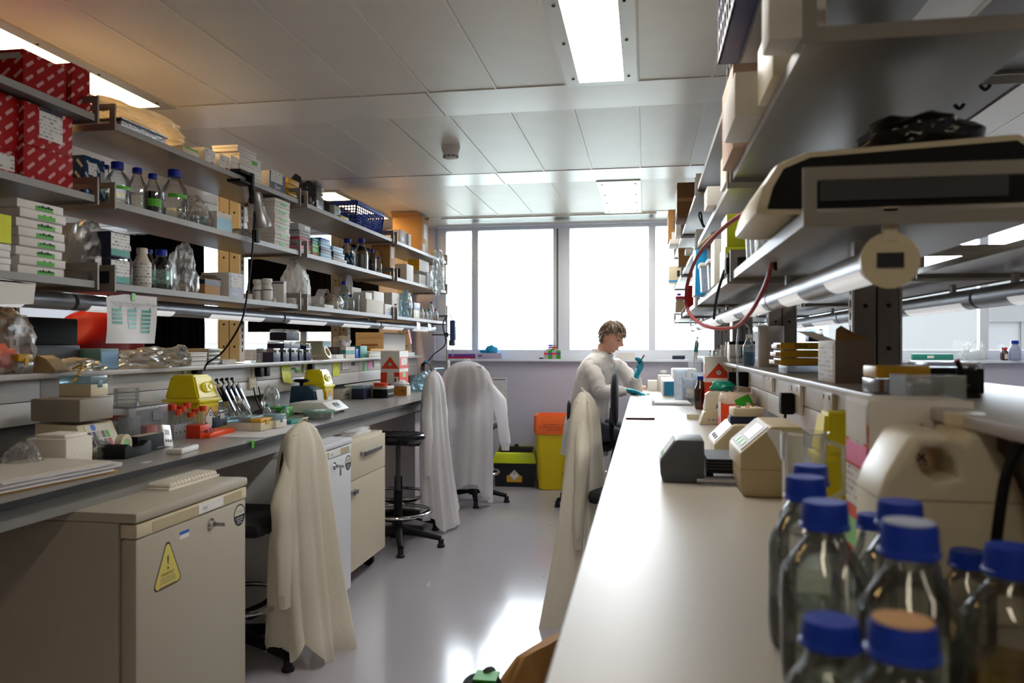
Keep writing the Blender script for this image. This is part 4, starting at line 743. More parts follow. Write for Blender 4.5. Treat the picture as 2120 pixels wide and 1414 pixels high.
for nm, lb, u0, u1, v0, v1, m in [('sticky_note', 'curled yellow paper note with writing right of the two black plugs', 581, 600, 750, 791, 'print_note'), ('sticky_note', 'long yellow paper note right of the second sharps bin', 688, 702, 745, 780, 'print_note'), ('sticky_note', 'pale green note beside the pink note', 753, 759, 745, 768, 'green_light'), ('sticky_note', 'pink note on the trunking', 760, 768, 744, 764, 'pink'), ('tape_strip', 'green tape strip above the second sharps bin', 671, 677, 743, 757, 'green_light'), ('tape_strip', 'short green tape label, upper of three beside the curled note', 603, 612, 750, 756, 'green_tape'), ('tape_strip', 'short green tape label, middle of three beside the curled note', 601, 610, 761, 765, 'green_tape'), ('tape_strip', 'short green tape label, lowest of three beside the curled note', 611, 620, 765, 770, 'green_tape'), ('sticky_note', 'grey label beside the white socket', 726, 734, 750, 757, 'ink_grey'), ('tape_strip', 'brown handwritten tape on the trunking above the clear dishes', 256, 294, 767, 776, 'beige')]:
    y0, y1 = onX(u0, XP), onX(u1, XP); z1, z0 = vz(v0, XP, y0), vz(v1, XP, y0); b = B(); c = .016 if 'curled' in lb else .001
    b.grid(lambda s, q: (c * (1 - q) ** 2, (y1 - y0) * s, (z1 - z0) * (q - 1) * (1 + .12 * s * ('curled' in lb))), 4, 5, m); b.obj(nm, loc=(XP + .003, y0, z1), label=lb, cat='note' if 'note' in nm else 'tape', group=G)
# ================================================================ left bench top
# folder of papers
t = thing('paper_stack', 'stack of loose papers and a yellow folder at the left end of the bench', 'papers', (-1.76, onX(90, -1.7), .9), -.12)
for i in range(7): b = B(); w = .14 + .004 * math.sin(i * 2); b.box(-w, w + .01 * math.sin(i * 3), -.2 + .008 * math.sin(i * 4), .2 + .02 * math.sin(i * 5), .0005 + i * .0052, .0052 + i * .0052, 'yellow_deep' if i == 0 else ('offwhite' if i == 6 else 'paper')); b.obj('folder' if i == 0 else 'sheet', t)
bx = BX(137, 971, 54, 192, 909); t = thing('foam_box', 'chipped white polystyrene box on the left bench', 'box', (bx[0], bx[2], .9)); X, Y, H = bx[1] - bx[0], bx[3] - bx[2], bx[5] - .9
b = B(); b.box(0, X, 0, Y, 0, H * .99, 'foam', .005); b.obj('body', t); b = B(); b.box(X * .15, X * .9, Y * .1, Y * .95, H * .991, H * 1.12, 'foam', .006); b.obj('lid', t)
crumple('cling_bag', 'clear bag slumped behind the polystyrene box', 'bag', (bx[0] + .07, bx[3] + .10, .9), (.05, .05, .04), 'bag', 63, .3)
x, y = onZ(30, 935, .9); t = thing('tip_box', 'black and red lidded rack at the left edge of the bench', 'box', (x - .06, y - .06, .9))
b = B(); b.box(-.06, .06, -.08, .06, 0, .045, 'black', .006); b.obj('body', t); b = B(); b.box(-.055, .055, -.075, .055, .046, .058, 'red_dark', .004); b.obj('tray', t); b = B(); b.box(-.058, .058, -.078, .058, .059, .10, 'black_gloss', .008); b.obj('lid', t)
crumple('plastic_bag', 'grey clear bag between the black rack and the polystyrene box', 'bag', (-1.86, onX(48, -1.86), .9), (.05, .05, .055), 'bag', 64, .3)
# thermal cycler
X1 = -1.9; y0 = onX(163, X1); y1 = onX(237, X1); X0 = onY(72, y0)
t = thing('thermal_cycler', 'beige thermal block instrument with a sloping keypad on the left bench', 'instrument', (X1, y0, .9)); L = y1 - y0; D = X1 - X0
b = B(); b.prism([(-D, .0), (.035, 0), (.035, .02), (-.01, .115), (-D, .12)], 'y', 0, L, 'cream', .004); b.obj('base', t)
b = B(); b.box(-D - .01, .012, -.01, L - .02, .127, .205, mat('taupe', '8f8577', .5), .008); b.obj('heated_lid', t)
N = Vector((.095, 0, .045)).normalized(); T = Matrix.Translation((.0125, 0, .0675)) @ Matrix.Rotation(-math.atan2(N.z, N.x), 4, 'Y')
b = B(); b.box(.0005, .002, .03, L - .02, -.042, .045, 'offwhite', T=T); b.obj('keypad', t)
for r in range(2):
    for c in range(5): k = B(); k.box(.002, .0035, .035 + c * (L - .07) / 5, .03 + (c + .85) * (L - .07) / 5, -.035 + r * .03, -.01 + r * .03, ['navy', 'navy', 'grey_card', 'ink_grey', ['red', 'green_tape'][r]][c], T=T); k.obj('key', t)
k = B(); k.lathe([(.012, 0), (.012, .001)], 'blue', n=16, T=T @ Matrix.Translation((.002, .07, .036)) @ Matrix.Rotation(HP, 4, 'Y')); k.obj('badge', t)
tipbox('cream pipette tip box with pale blue lid on top of the beige instrument', (X1 - .17, X1 - .04, y0 + .11, y0 + .2, .9 + .2055, .9 + .2055 + .075), 'cream', 'plastic_blue', .42)
cable('yellow_tube', 'thin yellow plastic tube arching from the ledge to the cream tip box', [(-2.1, onX(150, -2.1), 1.2), (-2.05, onX(172, -2.05), 1.215), (-2.0, y0 + .1, 1.16), (X1 - .1, y0 + .13, 1.183)], .004, 'yellow_deep')
# clear perspex things
b = B(); b.box(-.14, .0, 0, .24, 0, .155, 'plastic', .004); o = thing('perspex_box', 'clear perspex rack box with pipette basins, beside the beige instrument', 'box', (-1.87, onX(266, -1.87), .9)); b.obj('shell', o)
b = B(); b.box(-.144, .004, -.004, .244, .155, .162, 'plastic'); b.obj('lid', o); b = B(); b.box(.001, .003, .14, .2, .1, .135, 'ink_grey'); b.obj('handle', o); b = B(); b.box(-.08, -.02, .05, .1, .006, .12, 'plastic_frost', .003); b.obj('basin', o); b = B(); b.box(-.1, -.03, .15, .22, .006, .075, 'red_orange', .003); b.obj('tube_rack', o)
for i in range(4): b = B(); b.lathe([(.045, 0), (.045, .013), (.043, .014), (0, .014)], 'plastic', n=22); b.obj('petri_dish', loc=(-1.99, onX(262, -1.99), 1.063 + i * .0148), label=['lowest', 'second', 'third', 'top'][i] + ' clear dish of the pile on the perspex box', cat='dish', group='dishes on the perspex box')
for i in range(2): b = B(); b.box(-.05, .05, -.04, .04, 0, .05, 'plastic', .003); b.obj('clear_case', loc=(-1.99, onX(232, -1.99) + .04, .9 + .0505 * i), label=['lower', 'upper'][i] + ' clear plastic case left of the perspex box', cat='case', group='clear cases')
b = B(); b.box(-.03, .03, -.02, .02, 0, .02, 'orange', .002); b.obj('orange_bung', loc=(-1.97, onX(248, -1.97), 1.002), label='orange cap piece lying among the clear cases', cat='cap')
# tape dispenser
x, y = onZ(262, 950, .9); t = thing('tape_dispenser', 'black tape dispenser with a cream tape roll on the left bench', 'tape dispenser', (x - .05, y + .06, .9), .1)
b = B(); b.prism([(-.085, 0), (.085, 0), (.085, .045), (.06, .05), (.03, .03), (-.03, .03), (-.06, .05), (-.085, .04)], 'x', -.05, .05, 'black', .004); b.obj('body', t); b = B(); b.lathe([(.02, -.012), (.036, -.012), (.036, .012), (.02, .012), (.02, -.012)], 'cream', n=26, cap=False, T=Matrix.Translation((0, -.01, .042)) @ Matrix.Rotation(HP, 4, 'Y')); b.obj('tape_roll', t); b = B(); b.lathe([(.019, -.011), (.019, .011)], 'green_light', n=20, T=Matrix.Translation((0, -.01, .042)) @ Matrix.Rotation(HP, 4, 'Y')); b.obj('core', t); b = B(); b.box(-.02, .02, .086, .092, .044, .05, 'steel'); b.obj('cutter', t)
bx = BX(285, 941, 262, 340, 905); t = carton('heating_block', 'small black box instrument with a pale top on the left bench', 'instrument', bx, 'black', bev=.004, st=(('t', .1, .9, .05, .9, 'beige', 'top_plate'), ('x', .1, .35, .25, .6, 'steel', 'badge'), ('x', .72, .95, .12, .2, 'ink_grey', 'badge')))
x, y = -1.80, onX(348, -1.80); t = thing('bench_timer', 'white timer standing tilted against the black box instrument', 'timer', (x, y, .9)); t.rotation_euler = (-.15, -.25, .1)
b = B(); b.box(-.006, .006, -.03, .03, 0, .085, 'white_gloss', .003); b.obj('case', t); b = B(); b.box(.0062, .0068, -.018, .014, .045, .066, 'grey_card'); b.obj('display', t)
for k in range(3): b = B(); b.lathe([(.006, 0), (.006, .0015)], 'ink_grey', n=10, T=Matrix.Translation((.006, -.018 + .017 * k, .022)) @ Matrix.Rotation(HP, 4, 'Y')); b.obj('button', t)
x, y = onZ(388, 936, .9); t = thing('remote_timer', 'flat white timer lying on the left bench near the front edge', 'timer', (x - .02, y, .9), .15); b = B(); b.box(-.03, .03, -.07, .075, 0, .02, 'white', .007); b.obj('case', t)
for k in range(8): b = B(); b.box(-.016 + .02 * (k % 2), -.004 + .02 * (k % 2), -.045 + .028 * (k // 2), -.03 + .028 * (k // 2), .02, .0215, 'ink_grey'); b.obj('button', t)
b = B(); b.box(-.012, .012, -.02, .02, 0, .0006, 'paper'); b.obj('paper_scrap', loc=(*onZ(302, 957, .9), .9), label='tiny white paper scrap on the left bench', cat='scrap')
def sharps(label, x, y, rz, w, d, h, sg=0):
    """yellow sharps bin: flared tub, hipped lid with an oval disposal flap and a hazard label"""
    t = thing('sharps_bin', label, 'bin', (x, y, .9), rz, 'yellow sharps bins'); hb = h * .56
    b = B(); vs = [(sx * (w / 2 - f), sy * (d / 2 - f), z) for z, f in ((0, .012), (hb, 0)) for sx, sy in ((-1, -1), (1, -1), (1, 1), (-1, 1))]
    b.add(vs, [(3, 2, 1, 0), (4, 5, 6, 7)] + [(i, (i + 1) % 4, (i + 1) % 4 + 4, i + 4) for i in range(4)], 'sharps_yellow'); bmesh.ops.bevel(b.bm, geom=b.bm.edges[:], offset=.006, segments=2, affect='EDGES'); b.obj('tub', t)
    b = B(); b.box(-w / 2 - .006, w / 2 + .006, -d / 2 - .006, d / 2 + .006, hb - .01, hb + .006, 'sharps_yellow', .004); b.obj('rim', t)
    b = B(); q = d * .10; r = .16 * w; vs = [(-w / 2, -d / 2, hb + .006), (w / 2, -d / 2, hb + .006), (w / 2, d / 2, hb + .006), (-w / 2, d / 2, hb + .006), (-w / 2 + r * .8, -d / 2 + q, h), (w / 2 - r * 1.3, -d / 2 + q, h), (w / 2 - r * 1.3, d / 2 - q, h), (-w / 2 + r * .8, d / 2 - q, h)]
    b.add(vs, [(3, 2, 1, 0), (4, 5, 6, 7)] + [(i, (i + 1) % 4, (i + 1) % 4 + 4, i + 4) for i in range(4)], 'sharps_yellow'); bmesh.ops.bevel(b.bm, geom=b.bm.edges[:], offset=.008, segments=2, affect='EDGES'); b.obj('lid', t)
    nx = Vector((h - hb, 0, r * 1.3)).normalized(); T = Matrix.Translation((w / 2 - r * .62, 0, hb + .5 * (h - hb))) @ Matrix.Rotation(math.atan2(nx.x, nx.z), 4, 'Y')
    b = B(); b.lathe([(.034, 0), (.034, .006), (.028, .009), (0, .009)], 'sharps_yellow', n=26, T=T, sx=.72, sy=1.25); o = b.obj('disposal_flap', t)
    for s in (-1, 1): k = B(); k.lathe([(.008, .009), (.007, .013), (0, .013)], 'sharps_yellow', n=14, T=T @ Matrix.Translation((0, s * .015, 0)), sx=1.3); k.obj('thumb_tab', o)
    b = B(); b.box(w / 2 - .002, w / 2 + .003, -d * .36, d * .36, .01, hb * .8, 'yellow_deep'); o = b.obj('hazard_label', t); b = B(); z = hb * .42; e = d * .3
    b.prism([(0, z - e), (e, z), (0, z + e), (-e, z)], 'x', w / 2 + .003, w / 2 + .0036, 'ink'); b.prism([(0, z - e * .88), (e * .88, z), (0, z + e * .88), (-e * .88, z)], 'x', w / 2 + .0036, w / 2 + .004, 'white'); b.obj('hazard_diamond', o)
    k = B(); k.lathe([(.006, 0), (.010, 0), (.010, .0005), (.006, .0005)], 'ink', n=14, T=Matrix.Translation((w / 2 + .004, 0, z + e * .4)) @ Matrix.Rotation(HP, 4, 'Y'), cap=False); k.obj('biohazard_mark', o); return t
mat('sharps_yellow', 'e0cf0c', .35, var=.03)
yy = onX(412, -1.93); sharps('first yellow sharps bin with hazard diamond, beside the pipettes on the left bench', -2.015, yy + .085, 0, .17, .17, .255)
yy = onX(672, -1.96); sharps('second yellow sharps bin behind the blue mixer on the left bench', -2.035, yy + .075, 0, .15, .15, .235)
# racks of capped tubes
def tube_rack(label, x, y, nx, ny, p, h, m, cap, group=None):
    t = thing('tube_rack', label, 'rack', (x, y, .9), group=group); X, Y = nx * p / 2 + .004, ny * p / 2 + .004
    b = B(); b.box(-X, X, -Y, Y, 0, h * .5, m, .003); b.obj('rack', t)
    for i in range(5): b = B(); b.lathe([(.004, 0), (.004, .0006)], 'hole', n=8, T=Matrix.Translation((X, -Y + (i + .5) * 2 * Y / 5, h * .25)) @ Matrix.Rotation(HP, 4, 'Y')); b.obj('vent_hole', t)
    for i in range(nx):
        for j in range(ny):
            if (i * 3 + j * 2) % 4 == 3: continue
            cx, cy = (i - nx / 2 + .5) * p, (j - ny / 2 + .5) * p; dz = .012 * ((i + j) % 3)
            b = B(); b.lathe([(p * .36, h * .5), (p * .36, h * .8 + dz)], 'plastic', (cx, cy, 0), n=10, cap=False); o = b.obj('tube', t); k = B(); k.lathe([(p * .44, h * .8 + dz), (p * .44, h * .98 + dz), (0, h * .98 + dz)], cap, (cx, cy, 0), n=12); k.obj('cap', o)
    return t
x, y = onZ(372, 906, .9); tube_rack('white tube rack full of orange-capped tubes in front of the first sharps bin', -1.94, onX(375, -1.9), 3, 4, .034, .125, 'plastic_frost', 'red_orange')
tube_rack('orange tube rack beside the white tube rack', -1.86, onX(402, -1.86) + .02, 2, 2, .034, .11, 'red_orange', 'red_orange')
tipbox('dark navy tip box with clear lid beside the orange capped tubes', BX(440, 893, 409, 478, 852), 'navy', 'plastic', .3)
t = thing('orange_rack', 'flat orange micro tube rack on the white bench paper', 'rack', (*onZ(452, 902, .9), .9)); t.location.x -= .02
b = B(); b.prism([(-.09, 0), (.11, 0), (.11, .022), (.08, .026), (-.06, .022), (-.09, .012)], 'x', -.035, .035, 'orange', .003); b.obj('rack', t)
for k in range(5): b = B(); b.lathe([(.0045, 0), (.0045, .014), (0, .015)], 'pink' if k % 2 else 'plastic', (0.01, -.07 + .011 * k, .018), n=8); b.obj('micro_tube', t)
x0, y0 = onZ(410, 905, .9); X1, Y1 = onZ(618, 879, .9)
b = B(); b.grid(lambda s, q: (-1.565 - .25 * q, y0 + .02 + (Y1 - y0) * s, .9012 + .002 * q * math.sin(s * 5)), 10, 6, 'paper'); b.obj('bench_paper', label='sheet of white bench paper under the orange rack and tip boxes', cat='paper')
b = B(); b.box(-.002, 0, -.012, .012, -.028, .0, 'green_tape'); b.box(-.03, 0, -.012, .012, 0, .0008, 'green_tape'); b.obj('tape_strip', loc=(-1.556, onX(524, -1.556), .9025), label='green tape holding the bench paper over the bench edge', cat='tape')
tipbox('yellow-lidded clear tip box on the bench paper', BX(540, 893, 497, 566, 868, z=.9035), 'cream', 'yellow_deep', .3)
tipbox('clear tip box with pale teal lid, behind the yellow-lidded box', (-1.86, -1.74, onX(520, -1.74), onX(548, -1.74), .9035, .965), 'offwhite', 'plastic_blue', .4)
tipbox('clear and teal tip box right of the yellow-lidded box', (-1.78, -1.68, onX(572, -1.68), onX(594, -1.68), .9035, .965), 'offwhite', 'plastic_blue', .4)
tipbox('flat clear box with teal lid near the pipette stand', (-2.0, -1.88, onX(500, -1.88), onX(540, -1.88), .9035, .945), 'plastic', 'plastic_green', .4)
GC = 'green-capped clear bottles on the left bench'
bottle('small_bottle', 'green-capped clear bottle left of the pair near the balance', *LBt(.9, 553, 836, 17, -1.86), cap='teal', gl='plastic', liq=.3, group=GC); bottle('small_bottle', 'green-capped clear bottle right of the pair, next to the round tip carousel', *LBt(.9, 589, 840, 17, -1.8), cap='teal', gl='plastic', liq=.3, group=GC)
x, y = onZ(650, 869, .9); t = thing('tip_carousel', 'round pale green dish packed with clear tips at the bench edge', 'dish', (x, y + .06, .9)); b = B(); b.lathe([(.07, 0), (.078, .034), (.08, .035)], 'plastic', n=36, cap=False); b.lathe([(0, .001), (.07, .001)], 'plastic_green', n=36, cap=False); b.obj('tray', t); b = B(); b.lathe([(.084, .036), (.084, .044), (.06, .05), (0, .05)], 'plastic_green', n=36); b.obj('lid', t)
for k in range(26): a = k * .2417; b = B(); b.lathe([(.0035, 0), (.005, .032)], 'white', (.066 * math.cos(a), .066 * math.sin(a), .002), n=6); b.obj('tip', t)
b = B(); b.box(-.03, .03, -.06, .06, 0, .02, 'teal', .003); b.obj('teal_case', loc=(-1.74, onX(603, -1.74), .9), label='small teal case lying behind the round tip dish', cat='case')
b = B(); b.box(-.05, .05, -.05, .05, 0, .055, mat('grass_green', '2f9a1e', .45), .004); b.obj('green_box', loc=(-1.95, onX(580, -1.95), .9), label='bright green box behind the green-capped bottles', cat='box')
# pipette carousel with pipettes leaning
t = thing('pipette_stand', 'pipette stand holding several grey and navy pipettes next to the first sharps bin', 'pipette stand', (-1.97, onX(470, -1.95), .9)); b = B(); b.box(-.06, .06, -.11, .11, 0, .015, 'yellow', .004); b.obj('base', t); b = B(); b.tube([(-.03, -.09, .015), (-.05, -.09, .12), (-.05, .09, .12), (-.03, .09, .015)], .006, 'chrome'); b.obj('rail', t)
def pipette(label, x, y, z, rot, m='navy', L=.24):
    t = thing('pipette', label, 'pipette', (x, y, z), group='pipettes on the left bench'); t.rotation_euler = rot
    b = B(); b.lathe([(.003, 0), (.005, .07), (.008, .075), (.011, .11), (.014, .2), (.013, .225), (.006, .228)], 'white', n=12); b.obj('barrel', t); b = B(); b.box(-.012, .018, -.013, .013, .135, .215, m, .004); b.obj('grip', t); b = B(); b.lathe([(.004, .228), (.004, .245), (.009, .246), (.009, .254), (0, .254)], m, n=12); b.obj('plunger', t); b = B(); b.box(.012, .02, -.006, .006, .07, .19, 'steel'); b.obj('ejector', t)
for i, (dy, m) in enumerate([(-.075, 'navy'), (-.03, 'black'), (.015, 'navy'), (.06, 'dark_grey')]): pipette(['first', 'second', 'third', 'fourth'][i] + ' pipette from the sharps bin, leaning on the stand', -1.91, onX(470, -1.95) + dy + .1, .918, (.55, -.15, 0), m)
pipette('white grey pipette lying in front of the stand, right of the others', -1.87, onX(521, -1.87), .925, (1.05, 0, .2), 'grey_card')
crumple('black_cloth', 'heap of black cables and cloth behind the green bottles', 'cables', (-1.98, onX(545, -1.98), .9), (.06, .12, .03), 'black_soft', 66, .4); crumple('plastic_bag', 'grey clear bag leaning below the black plugs', 'bag', (-2.0, onX(560, -2.0), .93), (.04, .05, .085), 'bag', 67, .3)
for i, (u, dy) in enumerate(((531, .0), (541, .02))): y = onX(u, -2.08); cable('power_cable', ['left', 'right'][i] + ' black power cord dropping from the two black plugs', [(-2.092, y - .01, 1.06), (-2.08, y - .005, 1.0), (-2.06, y - dy, .95), (-2.0, y - .05, .915)], .004, 'black')
cable('lamp_cable', 'long black cord of the clamp lamp swooping down in front of the shelves', [(-1.845, onX(527, -1.845), 1.93), (-1.84, onX(523, -1.84), 1.75), (-1.84, onX(510, -1.84), 1.50), (-1.86, onX(496, -1.86), 1.38), (-1.95, onX(462, -1.95), 1.26), (-2.02, onX(430, -2.02), 1.205), (-2.07, onX(423, -2.07), 1.17)], .0045, 'black')
b = B(); b.box(-.012, .012, -.02, .02, -.03, .03, 'black', .004); b.obj('cord_switch', loc=(-1.843, onX(530, -1.843), vz(489, -1.843, onX(530, -1.843))), label='black inline switch on the clamp lamp cord', cat='switch')
# clamp lamp
y = onX(505, -1.85); t = thing('clamp_lamp', 'black clamp lamp with a brushed metal head on the top left shelf', 'lamp', (-1.86, y, ZA - .02))
b = B(); b.box(-.05, .02, -.05, .07, .024, .04, 'black', .006); b.box(-.05, .02, -.05, .07, -.02, -.005, 'black', .006); b.box(-.01, .025, .05, .075, -.02, .04, 'black', .004); b.obj('clamp', t); b = B(); b.tube([(.01, .06, .0), (.015, .065, -.06), (.02, .05, -.10)], .012, 'black'); b.obj('arm', t)
T = Matrix.Translation((.025, .09, -.06)) @ Matrix.Rotation(.35, 4, 'X'); b = B(); b.lathe([(0, .02), (.02, .015), (.027, 0), (.029, -.06), (.034, -.10), (.045, -.125), (.046, -.15), (.042, -.15)], 'steel', n=24, T=T, cap=False); h_ = b.obj('lamp_head', t); b = B(); b.lathe([(.02, -.146), (.02, -.13), (0, -.12)], 'white', n=16, T=T); b.obj('bulb', h_)
for k in range(4): b = B(); b.box(.0285, .0305, -.012, .014, -.05 + k * .012, -.046 + k * .012, 'ink', T=T); b.obj('vent_slot', h_)
# vortex mixer, balance, boxes
y = 4.36; t = thing('vortex_mixer', 'dark blue vortex mixer with a black cup, in front of the second sharps bin', 'mixer', (-2.0, y + .03, .9)); t.scale = (1, 1, 1.45); b = B(); b.prism([(-.09, 0), (.09, 0), (.07, .08), (.03, .10), (-.075, .10)], 'y', -.06, .06, mat('petrol', '17384c', .4), .006); b.obj('housing', t)
b = B(); b.box(-.0, .003, -.045, .045, -.035, .035, 'grey_card', T=Matrix.Translation((.0825, 0, .05)) @ Matrix.Rotation(-.24, 4, 'Y')); b.obj('control_panel', t); b = B(); b.cyl((.09, .05, .02), (.105, .05, .022), .01, 'black'); b.obj('dial', t); b = B(); b.lathe([(.012, .1), (.012, .112), (.045, .117), (.047, .124), (.04, .127), (0, .12)], 'black', (-.03, -.01, 0), n=26); b.obj('cup', t)
X1, Y0 = onZ(684, 859, .9); Y1 = onX(719, X1); X0 = onY(598, Y0)
t = thing('balance', 'white bench balance with sloped display on the left bench', 'balance', (X1, Y0, .9)); D = X1 - X0; L = Y1 - Y0
b = B(); b.prism([(-D, .008), (.0, .008), (.012, .02), (-.05, .068), (-D, .062)], 'y', 0, L, 'white', .004); b.obj('housing', t); T = Matrix.Translation((-.019, 0, .0445)) @ Matrix.Rotation(-.86, 4, 'Y')
b = B(); b.box(.001, .003, L * .42, L * .68, -.006, .02, 'ink_grey', T=T); b.obj('display', t)
for k in range(3): b = B(); b.box(.001, .003, L * (.4 + .1 * k), L * (.45 + .1 * k), -.022, -.014, 'sky_blue', T=T); b.obj('button', t)
for fx, fy in ((-.02, .03), (-.02, L - .03), (-D + .03, .03), (-D + .03, L - .03)): b = B(); b.lathe([(.012, 0), (.012, .009)], 'black', (fx, fy, 0), n=12); b.obj('foot', t)
bx = BX(711, 827, 684, 728, 806); carton('carton', 'open white carton between the second sharps bin and the navy tip box', 'carton', bx, 'white_card', st=(('t', .2, .8, .1, .5, 'ink', 'opening'), ('x', .2, .9, .35, .5, 'ink_grey')))
tipbox('navy tip box with a pale lid right of the open white carton', BX(753, 827, 727, 768, 799), 'navy', 'plastic_blue', .22)
b = B(); b.box(-.16, -.08, -.35, .35, 0, .012, 'white'); o = b.obj('bench_riser', loc=(-2.0, 5.72, .985), label='narrow white riser shelf at the back of the bench behind the open carton', cat='riser')
for s in (-.33, .33): k = B(); k.box(-.15, -.09, s - .01, s + .01, -.085, 0, 'white'); k.obj('leg', o)
t = thing('gel_tank', 'clear and amber gel tank beside the black rack', 'tank', (-2.0, 5.66, .9)); t.scale = (.8, .8, 1); b = B(); b.box(-.1, .05, -.14, .1, 0, .07, 'cream', .004); b.obj('tank', t); b = B(); b.box(-.1, .055, -.145, .1, .0705, .085, 'plastic', .003); b.obj('lid', t); b = B(); b.lathe([(.02, 0), (.02, .03)], 'amber', n=16, T=Matrix.Translation((.05, .04, .04)) @ Matrix.Rotation(HP, 4, 'Y')); b.obj('port', t); b = B(); b.box(.06, .12, -.02, .12, 0, .006, 'paper'); b.obj('plate', t)
carton('black_rack', 'black perforated tube rack with pale top near the biohazard carton', 'rack', (-1.97, -1.86, onX(786, -1.9) + .05, onX(805, -1.9), .9, .985), 'black', lid=.02, lidm='white', st=(('x', .1, .9, .3, .4, 'grey_card'),))
for i in range(2): b = B(); b.lathe([(.05, 0), (.05, .012), (0, .013)], 'red_orange', n=20); b.obj('orange_disc', loc=(-1.915, onX(792, -1.9) + .0 + .06 * 0, .9855 + .0135 * i), label=['lower', 'upper'][i] + ' orange round lid lying on the black rack', cat='lid', group='orange lids')
def hazard_carton(label, x0, x1, y0, y1, z, h, side, front_x):
    """tall carton: white gable, orange-red triangle and block, hazard roundel, printed panels"""
    t = thing('waste_carton', label, 'carton', ((x0 + x1) / 2, (y0 + y1) / 2, z)); X, Y = (x1 - x0) / 2, (y1 - y0) / 2; r = 'red_orange'
    b = B(); b.box(-X, X, -Y, Y, 0, h, 'white_card', .002); b.obj('body', t)
    e = -Y - .0006
    b = B(); b.prism([(-X * .97, h * .6), (X * .97, h * .6), (0, h * .88)], 'y', e, -Y, r); b.obj('printed_triangle', t)
    b = B(); b.prism([(-X, 0), (X, 0), (X, h * .52), (X * .42, h * .52), (X * .38, h * .26), (-X * .36, h * .26), (-X * .30, h * .52), (-X, h * .52)], 'y', e, -Y, r); b.obj('printed_block', t)
    T = Matrix.Translation((0, e, h * .70)) @ Matrix.Rotation(HP, 4, 'X'); q = X * .2
    b = B(); b.lathe([(q, 0), (q, .0006)], 'ink', n=24, T=T); b.lathe([(q * .85, 0), (q * .85, .001)], 'white', n=24, T=T); o = b.obj('roundel', t)
    for a in (.785, -.785): k = B(); k.box(-q * .7, q * .7, -q * .08, q * .08, .001, .0014, 'ink', T=T @ Matrix.Rotation(a, 4, 'Z')); k.obj('cross_stroke', o)
    b = B(); b.box(X * .45, X * .9, e - .0008, e, h * .28, h * .42, 'white'); b.obj('label_sticker', t); b = B(); b.box(X * .5, X * .65, e - .0012, e - .0008, h * .31, h * .39, 'ink'); b.obj('printed_symbol', t)
    s = front_x; f = s * X; g = s * (X + .0006)
    for nm, a0, a1, c0, c1, m in (('printed_side', -1, 1, 0, .52, r), ('printed_side', -1, 1, .6, .86, r), ('label_sticker', -.6, .7, .68, .84, 'print_white'), ('label_sticker', -.3, .4, .4, .5, 'green_light'), ('top_flap', -1, 1, .88, 1.0, 'white')):
        b = B(); b.box(f, g * (1 + .0006 * (nm != 'printed_side')) + s * .0004 * (nm != 'printed_side'), Y * a0, Y * a1, h * c0, h * c1, m); b.obj(nm, t)
    b = B(); b.prism([(-Y * .45, .0), (Y * .45, 0), (0, h * .22)], 'x', g, g + s * .0006, 'white'); b.obj('printed_triangle', t); return t
x1 = -1.87; y0 = onX(827, x1); y1 = onX(845, x1); x0 = onY(788, y0); hazard_carton('tall red and white biohazard waste carton on the left bench near the window', x0, x1, y0, y1, .9, vz(727, x1, y0) - .9, 'y', 1)
bx = BX(842, 819, 811, 850, 800); t = carton('glove_box', 'brown fronted glove box with paper on top, in front of the biohazard carton', 'box', bx, 'white_card', st=(('y', 0, 1, 0, 1, mat('ochre', 'b0741c', .5), 'printed_face'), ('y', .62, .9, .45, .55, 'cream'))); crumple('paper_towel', None, None, (-.02, .0, bx[5] - .9), (.075, .06, .03), 'paper', 71, .35, par=t)
t = thing('zip_bag', 'clear zip bag with blue seal and pink packets at the end of the left bench', 'bag', (-1.84, 6.45, .9)); crumple('bag_film', None, None, (0, 0, 0), (.12, .17, .10), 'plastic_blue', 73, .25, par=t); b = B(); b.tube([(.10, -.16, .19), (.1, .16, .185)], .006, 'bright_blue'); b.obj('zip_seal', t); b = B(); b.box(.02, .09, -.1, .05, .05, .075, 'pink', .003); b.obj('packet', t); b = B(); b.box(.02, .1, -.12, .0, .0, .045, 'bright_blue', .003); b.obj('blue_packet', t)
# overhead stirrer on a stand
y = 6.95; X = -1.80
t = thing('stirrer_stand', 'thin steel rod stand with clamp at the end of the left bench', 'stand', (X, y, .9)); b = B(); b.cyl((0, 0, 0), (0, 0, .75), .006, 'steel_dull'); b.obj('rod', t); b = B(); b.box(-.1, .06, -.06, .06, 0, .015, 'dark_grey', .004); b.obj('base', t); zc = vz(693, X, y) - .9; b = B(); b.cyl((-.14, 0, zc), (.035, 0, zc), .006, 'dark_grey'); b.obj('clamp_arm', t); b = B(); b.lathe([(.018, -.02), (.018, .02)], 'dark_grey', (0, 0, zc), n=14); b.obj('boss', t)
t = thing('overhead_stirrer', 'blue black overhead stirrer motor clamped to the steel rod', 'stirrer', (X + .055, y, .9)); z0, z1 = vz(716, X, y) - .9, vz(663, X, y) - .9; b = B(); b.box(-.022, .028, -.03, .03, z0 + .05, z1, mat('slate_blue', '2c3e63', .45), .006); b.obj('motor', t); b = B(); b.box(-.03, .022, -.028, .028, z0, z0 + .052, 'dark_grey', .005); b.obj('gearbox', t); b = B(); b.cyl((0, 0, z0 - .1), (0, 0, z0), .005, 'steel'); b.obj('shaft', t); b = B(); b.box(.028, .029, -.018, .018, z1 - .06, z1 - .03, 'white'); b.obj('badge', t)
